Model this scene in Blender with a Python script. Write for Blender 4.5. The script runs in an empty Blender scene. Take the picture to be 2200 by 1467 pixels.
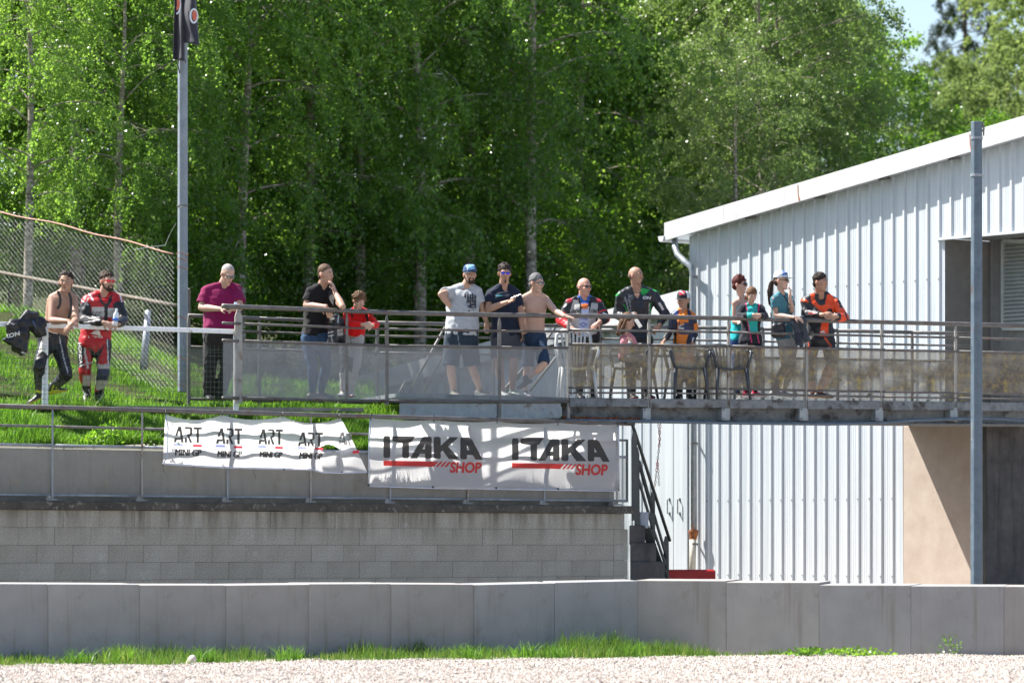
import bpy, bmesh, math, random
import numpy as np
from mathutils import Vector, Matrix, noise
from mathutils.bvhtree import BVHTree
random.seed(7)
RNG = np.random.default_rng(7)
SC = bpy.context.scene
COL = SC.collection
PI = math.pi

# ---------------------------------------------------------------- camera, light, exposure
F = 8500.0            # focal length in photograph pixels (2200 wide)
HY = 1165.0           # eye level line in the photograph
CH = 1.25             # camera height above the gravel
cam_d = bpy.data.cameras.new('camera')
cam = bpy.data.objects.new('camera', cam_d)
COL.objects.link(cam)
cam.location = (0, 0, CH)
cam.rotation_euler = (PI / 2, 0, 0)
cam_d.sensor_width = 36.0
cam_d.lens = F / 2200 * 36.0
cam_d.shift_y = (HY - 733.5) / 2200
cam_d.clip_start = 0.5
cam_d.clip_end = 3000
cam_d.dof.use_dof = True
cam_d.dof.focus_distance = 50.5
cam_d.dof.aperture_fstop = 2.4
SC.camera = cam

SUN_EL = math.radians(54)
SUN_ROT = math.radians(-73)          # from +Y, clockwise
S = Vector((math.sin(SUN_ROT) * math.cos(SUN_EL), math.cos(SUN_ROT) * math.cos(SUN_EL), math.sin(SUN_EL)))
world = bpy.data.worlds.new('World')
SC.world = world
world.use_nodes = True
wn = world.node_tree
sky = wn.nodes.new('ShaderNodeTexSky')
sky.sky_type = 'NISHITA'
sky.sun_disc = False
sky.sun_elevation = SUN_EL
sky.sun_rotation = SUN_ROT
sky.air_density = 1.0
sky.dust_density = 1.6
bg = wn.nodes['Background']
bg.inputs['Strength'].default_value = 0.085
wn.links.new(sky.outputs[0], bg.inputs[0])
sun_d = bpy.data.lights.new('sun', 'SUN')
sun_d.energy = 5.0
sun_d.angle = math.radians(0.53)
sun_d.color = (1.0, 0.955, 0.89)
sun = bpy.data.objects.new('sun', sun_d)
COL.objects.link(sun)
sun.location = (-20, 20, 30)
sun.rotation_euler = (-S).to_track_quat('-Z', 'Y').to_euler()
SC.view_settings.view_transform = 'Standard'
SC.view_settings.look = 'None'
SC.view_settings.exposure = 1.45
SC.view_settings.gamma = 1.0
SC.view_settings.use_curve_mapping = False
SC.render.engine = 'CYCLES'
SC.cycles.use_denoising = True
SC.cycles.max_bounces = 10
SC.cycles.transparent_max_bounces = 24
SC.cycles.sample_clamp_indirect = 6

# ---------------------------------------------------------------- coordinates
def W(x, y, d):
    """point at photograph pixel (x, y) and distance d"""
    return Vector(((x - 1100) * d / F, d, CH + (HY - y) * d / F))
def ZC(y, d): return CH + (HY - y) * d / F

class Plan:
    """a straight line in plan through two (pixel x, distance) points"""
    def __init__(s, x0, d0, x1, d1):
        s.a = Vector(((x0 - 1100) * d0 / F, d0)); b = Vector(((x1 - 1100) * d1 / F, d1))
        s.t = (b - s.a).normalized()
        s.n = Vector((s.t.y, -s.t.x))           # towards the camera side
        if s.n.y > 0: s.n = -s.n
    def d(s, x, off=0.0):
        a = s.a + s.n * off
        u = (x - 1100) / F
        k = (u * a.y - a.x) / (s.t.x - u * s.t.y)
        return a.y + k * s.t.y
    def P(s, x, y, off=0.0): return W(x, y, s.d(x, off))
    def at(s, k, z, off=0.0):
        p = s.a + s.t * k + s.n * off
        return Vector((p.x, p.y, z))
    def k(s, x):
        d = s.d(x); return (Vector(((x - 1100) * d / F, d)) - s.a).dot(s.t)

LW = Plan(0, 44.3, 1340, 50.8)        # lower block wall and its railing
BW = Plan(1520, 62.0, 2200, 56.4)     # gable wall of the shed
BRX = [300, 518, 831, 1073, 1221, 2053, 2300]
BRD = [47.1, 48.1, 49.6, 50.6, 51.3, 53.2, 53.85]
def brd(x, back=0.0):
    d = 1 / float(np.interp(x, BRX, [1 / q for q in BRD]))
    return d + back

# ---------------------------------------------------------------- objects
def props(o, label=None, cat=None, group=None, kind=None):
    if label: o['label'] = label
    if cat: o['category'] = cat
    if group: o['group'] = group
    if kind: o['kind'] = kind
    return o
def empty(name, loc, label=None, cat=None, group=None, kind=None, parent=None):
    o = bpy.data.objects.new(name, None)
    COL.objects.link(o)
    o.empty_display_size = 0.2
    o.location = Vector(loc)
    if parent:
        o.parent = parent; o.location = Vector(loc) - wloc(parent)
    return props(o, label, cat, group, kind)
def wloc(o):
    v = Vector(o.location)
    while o.parent:
        o = o.parent; v += Vector(o.location)
    return v
class MB:
    def __init__(s): s.v = []; s.f = []; s.m = []
    def add(s, vs, fs, m=0):
        n = len(s.v); s.v += [tuple(p) for p in vs]; s.f += [tuple(i + n for i in f) for f in fs]; s.m += [m] * len(fs)
        return s
    def hexa(s, p, m=0):
        """8 corners: bottom 0-3 then top 4-7, same winding"""
        return s.add(p, [(3, 2, 1, 0), (4, 5, 6, 7), (0, 1, 5, 4), (1, 2, 6, 5), (2, 3, 7, 6), (3, 0, 4, 7)], m)
    def box(s, c, sx, sy, sz, rz=0.0, m=0):
        c = Vector(c); co, si = math.cos(rz), math.sin(rz); p = []
        for z in (-sz / 2, sz / 2):
            for a, b in ((-1, -1), (1, -1), (1, 1), (-1, 1)):
                x, y = a * sx / 2, b * sy / 2
                p.append(c + Vector((x * co - y * si, x * si + y * co, z)))
        return s.hexa(p, m)
    def bar(s, p, q, w, h, up=(0, 0, 1), m=0):
        """rectangular bar p-q: w sideways, h along up"""
        p, q = Vector(p), Vector(q); t = (q - p).normalized(); up = Vector(up)
        side = t.cross(up)
        if side.length < 1e-5: side = t.cross(Vector((0, 1, 0)))
        side.normalize(); up = side.cross(t).normalized()
        c = []
        for a, b in ((-1, -1), (1, -1), (1, 1), (-1, 1)):
            c.append(p + side * a * w / 2 + up * b * h / 2)
        for a, b in ((-1, -1), (1, -1), (1, 1), (-1, 1)):
            c.append(q + side * a * w / 2 + up * b * h / 2)
        return s.hexa(c, m)
    def tube(s, pts, r, n=8, cap=True, m=0):
        pts = [Vector(p) for p in pts]; k = len(pts)
        rs = r if isinstance(r, (list, tuple)) else [r] * k
        base = len(s.v); prev = None
        for i, p in enumerate(pts):
            t = (pts[min(i + 1, k - 1)] - pts[max(i - 1, 0)])
            t = t.normalized() if t.length > 1e-9 else Vector((0, 0, 1))
            if prev is None:
                a = t.cross(Vector((0, 0, 1)))
                if a.length < 1e-3: a = t.cross(Vector((0, 1, 0)))
                a.normalize()
            else:
                a = (prev - t * prev.dot(t)); a = a.normalized() if a.length > 1e-6 else t.orthogonal().normalized()
            prev = a; b = t.cross(a)
            for j in range(n):
                an = 2 * PI * j / n
                s.v.append(tuple(p + (a * math.cos(an) + b * math.sin(an)) * rs[i]))
        for i in range(k - 1):
            for j in range(n):
                q = (j + 1) % n
                s.f.append((base + i * n + j, base + i * n + q, base + (i + 1) * n + q, base + (i + 1) * n + j)); s.m.append(m)
        if cap:
            s.f.append(tuple(base + j for j in reversed(range(n)))); s.m.append(m)
            s.f.append(tuple(base + (k - 1) * n + j for j in range(n))); s.m.append(m)
        return s
    def ell(s, c, rx, ry, rz, nu=12, nv=8, m=0, rot=None):
        c = Vector(c); vs = [c + (Vector((0, 0, -rz)) if rot is None else rot @ Vector((0, 0, -rz)))]
        for i in range(1, nv):
            th = PI * i / nv - PI / 2
            for j in range(nu):
                a = 2 * PI * j / nu
                q = Vector((rx * math.cos(th) * math.cos(a), ry * math.cos(th) * math.sin(a), rz * math.sin(th)))
                vs.append(c + (q if rot is None else rot @ q))
        vs.append(c + (Vector((0, 0, rz)) if rot is None else rot @ Vector((0, 0, rz))))
        fs = [(0, 1 + (j + 1) % nu, 1 + j) for j in range(nu)]
        for i in range(nv - 2):
            for j in range(nu):
                a = 1 + i * nu; fs.append((a + j, a + (j + 1) % nu, a + nu + (j + 1) % nu, a + nu + j))
        a = 1 + (nv - 2) * nu; e = len(vs) - 1
        fs += [(a + j, a + (j + 1) % nu, e) for j in range(nu)]
        return s.add(vs, fs, m)
    def loft(s, rings, cap=True, m=0):
        n = len(rings[0]); base = len(s.v)
        for r in rings: s.v += [tuple(p) for p in r]
        for i in range(len(rings) - 1):
            for j in range(n):
                q = (j + 1) % n
                s.f.append((base + i * n + j, base + i * n + q, base + (i + 1) * n + q, base + (i + 1) * n + j)); s.m.append(m)
        if cap:
            s.f.append(tuple(base + j for j in reversed(range(n)))); s.m.append(m)
            s.f.append(tuple(base + (len(rings) - 1) * n + j for j in range(n))); s.m.append(m)
        return s
    def build(s, name, mat, parent=None, label=None, cat=None, group=None, kind=None, bevel=0, smooth=False, origin=None, seg=1, fixn=False):
        vs = np.array(s.v, dtype=float)
        if parent is not None: org = np.array(wloc(parent))
        elif origin is not None: org = np.array(origin, dtype=float)
        else:
            mn, mx = vs.min(0), vs.max(0); org = np.array([(mn[0] + mx[0]) / 2, (mn[1] + mx[1]) / 2, mn[2]])
        me = bpy.data.meshes.new(name)
        me.from_pydata((vs - org).tolist(), [], s.f)
        mats = mat if isinstance(mat, (list, tuple)) else [mat]
        for q in mats: me.materials.append(q)
        if len(mats) > 1: me.polygons.foreach_set('material_index', s.m)
        if bevel or fixn:
            bm = bmesh.new(); bm.from_mesh(me)
            if fixn: bmesh.ops.recalc_face_normals(bm, faces=bm.faces)
            if bevel: bmesh.ops.bevel(bm, geom=[e for e in bm.edges if e.is_manifold and e.calc_face_angle(0) > 0.5], offset=bevel, segments=seg, affect='EDGES', profile=0.5)
            bm.to_mesh(me); bm.free()
        if smooth: me.shade_smooth()
        me.update()
        o = bpy.data.objects.new(name, me); COL.objects.link(o)
        if parent is not None: o.parent = parent
        else: o.location = org
        return props(o, label, cat, group, kind)
def fast_mesh(name, verts, faces_flat, loop_total, mat, attr=None, smooth=False):
    """numpy mesh: verts (n,3); faces_flat indices; loop_total per face"""
    me = bpy.data.meshes.new(name)
    nf = len(loop_total)
    me.vertices.add(len(verts)); me.vertices.foreach_set('co', np.asarray(verts, dtype=np.float32).ravel())
    me.loops.add(len(faces_flat)); me.loops.foreach_set('vertex_index', np.asarray(faces_flat, dtype=np.int32))
    me.polygons.add(nf)
    st = np.zeros(nf, dtype=np.int32); st[1:] = np.cumsum(loop_total)[:-1]
    me.polygons.foreach_set('loop_start', st)
    if attr is not None:
        for k, v in attr.items():
            a = me.attributes.new(k, 'FLOAT', 'POINT'); a.data.foreach_set('value', np.asarray(v, dtype=np.float32))
    me.materials.append(mat)
    me.update(calc_edges=True)
    if smooth: me.shade_smooth()
    return me
def link(name, me, loc=(0, 0, 0), parent=None, **k):
    o = bpy.data.objects.new(name, me); COL.objects.link(o)
    if parent is not None:
        o.parent = parent; o.location = Vector(loc) - wloc(parent)
    else: o.location = loc
    return props(o, **k)

# ---------------------------------------------------------------- materials
class NT:
    def __init__(s, name):
        s.mat = bpy.data.materials.new(name); s.mat.use_nodes = True
        s.t = s.mat.node_tree; s.n = s.t.nodes; s.l = s.t.links
        s.p = s.n['Principled BSDF']; s.out = s.n['Material Output']
        s.tc = s.n.new('ShaderNodeTexCoord'); s.coord = s.tc.outputs['Object']
    def map(s, scale=(1, 1, 1), src=None):
        m = s.n.new('ShaderNodeMapping'); m.inputs['Scale'].default_value = scale
        s.l.new(src or s.coord, m.inputs['Vector']); return m.outputs[0]
    def noise(s, scale=5, detail=4, rough=.55, vec=None, out=0):
        t = s.n.new('ShaderNodeTexNoise'); t.inputs['Scale'].default_value = scale; t.inputs['Detail'].default_value = detail
        t.inputs['Roughness'].default_value = rough; s.l.new(vec or s.coord, t.inputs['Vector']); return t.outputs[out]
    def vor(s, scale=5, vec=None, out='Distance', feat='F1'):
        t = s.n.new('ShaderNodeTexVoronoi'); t.feature = feat; t.inputs['Scale'].default_value = scale; s.l.new(vec or s.coord, t.inputs['Vector']); return t.outputs[out]
    def ramp(s, fac, stops):
        r = s.n.new('ShaderNodeValToRGB'); e = r.color_ramp.elements
        while len(e) < len(stops): e.new(.5)
        for i, (p, c) in enumerate(stops):
            e[i].position = p; e[i].color = (*c, 1) if hasattr(c, '__len__') else (c, c, c, 1)
        s.l.new(fac, r.inputs[0]); return r.outputs[0]
    def mix(s, fac, a, b, mode='MIX'):
        m = s.n.new('ShaderNodeMix'); m.data_type = 'RGBA'; m.blend_type = mode
        for sock, v in ((m.inputs['Factor'], fac), (m.inputs['A'], a), (m.inputs['B'], b)):
            if isinstance(v, bpy.types.NodeSocket): s.l.new(v, sock)
            elif hasattr(v, '__len__'): sock.default_value = (*v, 1)
            else: sock.default_value = v if sock.name == 'Factor' else (v, v, v, 1)
        return m.outputs['Result']
    def math(s, op, a, b=0.0, c=0.0):
        m = s.n.new('ShaderNodeMath'); m.operation = op
        for i, v in enumerate((a, b, c)):
            if isinstance(v, bpy.types.NodeSocket): s.l.new(v, m.inputs[i])
            else: m.inputs[i].default_value = v
        return m.outputs[0]
    def sep(s, vec=None):
        m = s.n.new('ShaderNodeSeparateXYZ'); s.l.new(vec or s.coord, m.inputs[0]); return m.outputs
    def bump(s, h, strength=.3, dist=.01):
        b = s.n.new('ShaderNodeBump'); b.inputs['Strength'].default_value = strength; b.inputs['Distance'].default_value = dist
        s.l.new(h, b.inputs['Height']); s.l.new(b.outputs[0], s.p.inputs['Normal']); return b
    def rnd(s): return s.n.new('ShaderNodeObjectInfo').outputs['Random']
    def attr(s, name, out='Fac', typ='GEOMETRY'):
        a = s.n.new('ShaderNodeAttribute'); a.attribute_name = name; a.attribute_type = typ; return a.outputs[out]
    def set(s, **k):
        for n_, v in k.items():
            sock = s.p.inputs[{'col': 'Base Color', 'rough': 'Roughness', 'metal': 'Metallic', 'alpha': 'Alpha', 'spec': 'Specular IOR Level', 'sheen': 'Sheen Weight', 'coat': 'Coat Weight', 'trans': 'Transmission Weight', 'sss': 'Subsurface Weight'}[n_]]
            if isinstance(v, bpy.types.NodeSocket): s.l.new(v, sock)
            elif hasattr(v, '__len__'): sock.default_value = (*v, 1)
            else: sock.default_value = v
        return s
_M = {}
def simple(name, col, rough=.6, metal=0., var=.12, scale=6, bump=0., bscale=60, spec=.5, rv=.1):
    """plain procedural surface: colour with uneven patches and a fine relief"""
    if name in _M: return _M[name]
    t = NT(name); n = t.noise(scale, 5)
    dark = [c * (1 - var) for c in col]; lite = [min(1, c * (1 + var)) for c in col]
    t.set(col=t.ramp(n, [(.3, dark), (.7, lite)]), rough=rough, metal=metal, spec=spec)
    if rv: t.set(rough=t.ramp(t.noise(scale * 2.3, 3), [(.3, max(0, rough - rv)), (.7, min(1, rough + rv))]))
    if bump: t.bump(t.noise(bscale, 3), bump, .01)
    _M[name] = t.mat
    return t.mat

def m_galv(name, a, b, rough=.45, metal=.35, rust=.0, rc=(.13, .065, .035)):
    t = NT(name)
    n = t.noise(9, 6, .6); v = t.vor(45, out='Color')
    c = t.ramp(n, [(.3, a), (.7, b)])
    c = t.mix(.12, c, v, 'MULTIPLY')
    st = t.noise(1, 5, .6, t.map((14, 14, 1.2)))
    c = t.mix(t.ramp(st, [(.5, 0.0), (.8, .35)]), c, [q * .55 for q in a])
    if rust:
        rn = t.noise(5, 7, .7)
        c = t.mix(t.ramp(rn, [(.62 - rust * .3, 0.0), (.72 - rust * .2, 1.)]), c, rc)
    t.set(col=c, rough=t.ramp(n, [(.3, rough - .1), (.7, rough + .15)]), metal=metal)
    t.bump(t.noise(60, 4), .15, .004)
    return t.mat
M_galv = m_galv('galvanised_steel', (.20, .23, .26), (.33, .36, .39))
M_galvd = m_galv('weathered_steel', (.12, .12, .115), (.21, .205, .19), .55, .2, .25)
M_post = m_galv('post_steel', (.24, .23, .21), (.38, .37, .34), .55, .15, .2)
M_rail = m_galv('rail_steel', (.10, .095, .09), (.17, .16, .15), .5, .2, .3, (.11, .07, .05))
M_dark = m_galv('dark_green_steel', (.045, .055, .055), (.075, .085, .085), .5, .1, .1)
M_beam = m_galv('beam_steel', (.24, .28, .30), (.36, .40, .42), .6, .15, .1)
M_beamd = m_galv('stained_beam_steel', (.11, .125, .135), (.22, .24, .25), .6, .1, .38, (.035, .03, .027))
M_white = m_galv('white_paint', (.80, .82, .83), (.86, .87, .88), .4, 0., .04)
M_pole = m_galv('pole_steel', (.07, .105, .14), (.12, .165, .205), .5, .0, .04)
M_fpole = m_galv('flag_pole_steel', (.19, .23, .26), (.29, .33, .37), .45, .1, .04)

def m_perf(name, base, dirt, amount, pitch=.0125, hole=.37):
    """sheet steel punched with staggered round holes"""
    t = NT(name)
    x, y, z = t.sep()
    l = t.math('SQRT', t.math('ADD', t.math('MULTIPLY', x, x), t.math('MULTIPLY', y, y)))
    # u runs along the sheet (local x of the panel object), v up
    u = t.math('DIVIDE', x, pitch); v = t.math('DIVIDE', z, pitch * .866)
    row = t.math('FLOOR', v); odd = t.math('MULTIPLY', t.math('MODULO', t.math('ABSOLUTE', row), 2.0), .5)
    fu = t.math('SUBTRACT', t.math('FRACT', t.math('ADD', u, odd)), .5)
    fv = t.math('MULTIPLY', t.math('SUBTRACT', t.math('FRACT', v), .5), .866)
    d2 = t.math('ADD', t.math('MULTIPLY', fu, fu), t.math('MULTIPLY', fv, fv))
    solid = t.math('GREATER_THAN', d2, hole * hole)
    n = t.noise(5, 6, .65); g = t.noise(1, 5, .6, t.map((7, 7, 1.5)))
    c = t.ramp(n, [(.3, [q * .8 for q in base]), (.7, base)])
    k = t.ramp(t.noise(2.3, 8, .72), [(.62 - amount * .35, 0.), (.80 - amount * .3, 1.)])
    dc = t.ramp(t.noise(11, 5, .7), [(.36, (.08, .07, .055)), (.52, dirt), (.66, (.42, .31, .06))])
    c = t.mix(t.math('MULTIPLY', k, min(1, amount * 1.4)), c, dc)
    # clogged holes where lichen and grime sit
    if amount > .3:
        clog = t.math('GREATER_THAN', t.noise(7, 5, .7, t.map((1, 1, .6))), .62)
        solid = t.math('MAXIMUM', solid, clog)
    t.set(col=c, rough=.6, metal=.1, alpha=solid)
    return t.mat
M_perf = m_perf('perforated_sheet', (.33, .34, .345), (.10, .08, .05), .15, hole=.36)
M_perfl = m_perf('perforated_sheet_lichen', (.31, .29, .24), (.17, .135, .085), .75, hole=.275)
M_perfd = m_perf('perforated_sheet_grimy', (.27, .27, .255), (.12, .09, .05), .3, hole=.38)

def m_block():
    t = NT('concrete_block')
    r = t.rnd()
    c = t.ramp(r, [(0., (.41, .395, .335)), (.5, (.44, .425, .365)), (1., (.47, .455, .395))])
    n = t.noise(70, 5, .75); c = t.mix(.8, c, t.ramp(n, [(.35, .35), (.62, 1.)]), 'MULTIPLY')
    big = t.noise(2.2, 5, .6, t.tc.outputs['Object']); c = t.mix(.5, c, t.ramp(big, [(.35, .7), (.65, 1.)]), 'MULTIPLY')
    g = t.n.new('ShaderNodeNewGeometry').outputs['Position']; gx = t.sep(g)
    st = t.noise(1, 6, .65, t.map((7, 7, .9), g)); hz = t.math('MULTIPLY', t.math('SUBTRACT', gx[2], 1.25), 2.6)
    k = t.math('MULTIPLY', t.ramp(st, [(.40, 0.), (.68, 1.)]), t.ramp(hz, [(.0, .12), (.85, .85)]))
    c = t.mix(k, c, (.115, .10, .075))
    wt = t.ramp(t.noise(3.1, 5, .7, g), [(.62, 0.), (.74, .35)]); c = t.mix(wt, c, (.50, .50, .46))
    t.set(col=c, rough=.95, spec=.2); t.bump(n, .8, .006); return t.mat
M_block = m_block()
def m_conc(name, a, b, streak=.5, gr=.3, stain=(.05, .05, .045), lich=None, sc=1.5):
    t = NT(name)
    n = t.noise(sc * 2, 6, .65); c = t.ramp(n, [(.3, a), (.7, b)])
    f = t.noise(90, 4, .7); c = t.mix(gr, c, t.ramp(f, [(.3, .4), (.65, 1.)]), 'MULTIPLY')
    s1 = t.noise(1, 6, .65, t.map((9, 9, .7))); c = t.mix(t.math('MULTIPLY', t.ramp(s1, [(.5, 0.), (.72, 1.)]), streak), c, stain)
    if lich is not None:
        c = t.mix(t.ramp(t.noise(14, 6, .7), [(.56, 0.), (.64, 1.)]), c, lich)
    t.set(col=c, rough=.9, spec=.25); t.bump(t.mix(.5, f, n), .4, .006); return t.mat
M_cap = m_conc('weathered_coping_concrete', (.05, .047, .042), (.12, .11, .095), .5, .6, lich=(.20, .195, .17))
M_ret = m_conc('retaining_concrete', (.24, .235, .205), (.34, .33, .295), .55, .3, (.10, .10, .085))
M_barr = None
def m_barrier():
    t = NT('barrier_concrete')
    r = t.rnd()
    c = t.ramp(r, [(0., (.30, .28, .26)), (.4, (.31, .30, .29)), (.7, (.28, .285, .29)), (1., (.34, .325, .305))])
    n = t.noise(2.2, 6, .65); c = t.mix(.55, c, t.ramp(n, [(.3, .65), (.7, 1.)]), 'MULTIPLY')
    s1 = t.noise(1, 5, .6, t.map((16, 16, .8)))
    c = t.mix(t.ramp(s1, [(.54, 0.), (.74, .42)]), c, (.14, .11, .07))
    s2 = t.noise(1.3, 7, .75, t.map((3, 3, 2))); c = t.mix(t.ramp(s2, [(.60, 0.), (.70, .5)]), c, (.14, .115, .10))
    sp = t.vor(9); c = t.mix(t.ramp(sp, [(0.03, .8), (.05, 0.)]), c, (.55, .54, .5))
    t.set(col=c, rough=.8, spec=.3); t.bump(t.mix(.5, t.noise(120, 3), t.noise(3, 4)), .25, .006); return t.mat
M_barr = m_barrier()
def m_clad():
    t = NT('white_coated_cladding')
    s1 = t.noise(1, 5, .6, t.map((12, 12, .35))); c = t.ramp(s1, [(.3, (.41, .445, .475)), (.65, (.52, .555, .585))])
    c = t.mix(t.ramp(t.noise(6, 6, .7), [(.62, 0.), (.75, .35)]), c, (.42, .42, .40))
    t.set(col=c, rough=.42, spec=.4); return t.mat
M_clad = m_clad()
M_fascia = m_conc('fascia_coating', (.46, .46, .48), (.55, .56, .57), .25, .04, (.35, .3, .25))
M_rend = m_conc('beige_render', (.37, .305, .255), (.45, .385, .33), .08, .35, (.2, .17, .14))
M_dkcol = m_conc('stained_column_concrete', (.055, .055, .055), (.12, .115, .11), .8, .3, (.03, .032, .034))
M_red = simple('red_paint', (.45, .01, .012), .5)
M_rust = simple('rust', (.26, .09, .03), .85, var=.5, scale=25, bump=.5)
M_black = simple('black_rubber', (.02, .02, .02), .6)
M_tie = simple('cable_tie', (.03, .03, .03), .5)
M_pvc = simple('pipe_paint', (.45, .42, .36), .5, var=.2)
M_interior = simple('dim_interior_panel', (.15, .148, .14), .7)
M_louvre = simple('louvre_paint', (.34, .36, .34), .5)
M_wire = simple('galvanised_wire', (.27, .30, .29), .5, .0)
M_gwire = simple('green_wire', (.015, .045, .03), .5)
M_wood = m_conc('weathered_timber', (.14, .12, .10), (.25, .22, .19), .4, .4)
# ================================================================ large structure
def wline(X): return 44.3 + 0.908 * (X + 5.733)
def bank_z(X, Y):
    """height of the ground (numpy ok)"""
    X = np.asarray(X, float); Y = np.asarray(Y, float)
    u = Y - wline(X)
    left = np.clip((-X - 4.3) / 1.6, 0, 1.6)
    up = 1.12 + (np.clip(u, .5, 2.6) - .5) * .25
    beyond = np.clip(u - 3.2, 0, 9) * (.075 + .06 * left) + np.clip(u - 12.2, 0, 80) * .05
    z = up + beyond
    z = z - np.clip(u - 6, 0, 6) / 6 * np.clip(X + 2.2, 0, 3) * .9
    z = z + .03 * np.sin(X * 2.1 + Y * 1.3) + .02 * np.sin(X * 5.3 - Y * 3.7)
    return z + CH
def grid_mesh(name, xs, ys, zf, mat, **k):
    X, Y = np.meshgrid(xs, ys); Z = zf(X, Y)
    v = np.stack([X.ravel(), Y.ravel(), Z.ravel()], 1)
    nx, ny = len(xs), len(ys)
    i = np.arange(nx - 1)[None, :] + np.arange(ny - 1)[:, None] * nx
    f = np.stack([i, i + 1, i + nx + 1, i + nx], -1).reshape(-1, 4)
    me = fast_mesh(name, v, f.ravel(), np.full(len(f), 4), mat, smooth=True)
    return link(name, me, **k)
def m_gravelbed():
    t = NT('gravel_bed'); v = t.vor(55, out='Color'); n = t.noise(1.2, 4)
    c = t.ramp(v, [(.1, (.22, .18, .15)), (.4, (.40, .34, .30)), (.7, (.52, .47, .43)), (.95, (.26, .22, .21))])
    t.set(col=c, rough=.9); t.bump(t.vor(55), 1.0, .02); return t.mat
def m_soil(name, a, b, c3):
    t = NT(name); n = t.noise(3, 8, .7); t.set(col=t.ramp(n, [(.3, a), (.5, b), (.7, c3)]), rough=.95, spec=.1); t.bump(t.noise(25, 5), .8, .03); return t.mat
M_gbed = m_gravelbed()
M_soil = m_soil('grassy_soil', (.03, .045, .012), (.05, .09, .02), (.08, .11, .03))
M_floor = m_soil('leaf_litter', (.025, .03, .012), (.045, .05, .02), (.04, .07, .02))
bm = MB(); R = 900
bm.add([(-R, -40, 0), (R, -40, 0), (R, 1500, 0), (-R, 1500, 0)], [(0, 1, 2, 3)])
bm.build('ground', M_gbed, kind='structure', origin=(0, 0, 0))
# bank behind the block wall
def bank_grid(name, x0, x1, mat, u0, u1, nx, nu, **k):
    xs = np.linspace(x0, x1, nx); us = np.concatenate([np.linspace(u0, 4, nu // 2), np.linspace(4, u1, nu - nu // 2 + 1)[1:]])
    X, U = np.meshgrid(xs, us); Y = wline(X) + U; Z = bank_z(X, Y)
    v = np.stack([X.ravel(), Y.ravel(), Z.ravel()], 1); nx, ny = len(xs), len(us)
    # skirt on the right edge down to the yard
    i = np.arange(nx - 1)[None, :] + np.arange(ny - 1)[:, None] * nx
    f = np.stack([i, i + 1, i + nx + 1, i + nx], -1).reshape(-1, 4).tolist()
    n0 = len(v); r = v[nx - 1::nx].copy(); r[:, 2] = -.2; v = np.concatenate([v, r])
    for j in range(ny - 1): f.append([nx - 1 + j * nx, n0 + j, n0 + j + 1, nx - 1 + (j + 1) * nx])
    f = np.array(f)
    return link(name, fast_mesh(name, v, f.ravel(), np.full(len(f), 4), mat, smooth=True), **k)
bank_grid('grass_bank', -26, 1.25, M_soil, .42, 15, 90, 60, kind='structure')
def hill_z(X, Y):
    base = bank_z(np.minimum(X, 0.0) * 0 - 4.0, Y) - .25
    return base + np.clip(Y - 100, 0, 400) * .085 + np.clip(X - 8, 0, 60) * .02
grid_mesh('forest_floor', np.linspace(-60, 90, 60), np.linspace(71, 420, 70), hill_z, M_floor, kind='structure')
bank_grid('forest_edge_ground', -40, -3.2, M_floor, 11.5, 45, 40, 40, kind='structure').location.z = .02

# ---------------------------------------------------------------- block wall
L_end = LW.k(1345)
zcap = CH + .470
wall = empty('block_wall', LW.at(0, 0), 'grey concrete block retaining wall with dark stained coping below the railing', 'wall')
blk = None
def block_mesh(L):
    b = MB(); b.box((0, 0, 0), L, .2, .1975); m = b.build('brick_tmp', M_block, origin=(0, 0, 0), bevel=.0025)
    me = m.data; me.name = 'block'; bpy.data.objects.remove(m); return me
bl_full, bl_half = block_mesh(.498), block_mesh(.248)
rz = math.atan2(LW.t.y, LW.t.x)
def put_piece(me, name, p, parent, rz=0):
    o = bpy.data.objects.new(name, me); COL.objects.link(o); o.parent = parent; o.location = Vector(p) - wloc(parent); o.rotation_euler.z = rz; return o
rr = random.Random(3)
bb = MB()
for c in range(9):
    z = zcap - .10 - .1 - c * .2
    if c > 5: continue
    k = -1.0 - (.25 if c % 2 else 0) - .13 * (c == 0)
    while k < L_end - .02:
        L = .5
        if k + L > L_end: L = .25
        if k + L > L_end + .1: break
        p = LW.at(k + L / 2, z, -.1 + rr.uniform(-.003, .003))
        put_piece(bl_full if L == .5 else bl_half, 'block', p, wall, rz)
        k += L
p0, p1 = LW.at(-3, 0, -.15), LW.at(L_end - .01, 0, -.15)
core = MB(); core.hexa([LW.at(-3, -.2, -.012), LW.at(L_end - .02, -.2, -.012), LW.at(L_end - .02, -.2, -.21), LW.at(-3, -.2, -.21)] + [LW.at(-3, zcap - .1, -.012), LW.at(L_end - .02, zcap - .1, -.012), LW.at(L_end - .02, zcap - .1, -.21), LW.at(-3, zcap - .1, -.21)])
core.build('mortar_core', M_ret, wall)
# coping, slightly uneven
cp = MB(); nseg = 70; prev = None
for i in range(nseg + 1):
    k = -3 + (L_end + .12 + 3) * i / nseg
    j = lambda s: rr.uniform(-s, s)
    ring = [LW.at(k, zcap - .098 + j(.004), .045 + j(.004)), LW.at(k, zcap - .012 + j(.004), .05 + j(.004)), LW.at(k, zcap + j(.004), .035), LW.at(k, zcap + .002, -.42), LW.at(k, zcap - .098, -.42)]
    if prev:
        cp.loft([prev, ring], cap=(i in (1, nseg)))
    prev = ring
cp.build('coping', M_cap, wall)
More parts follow.
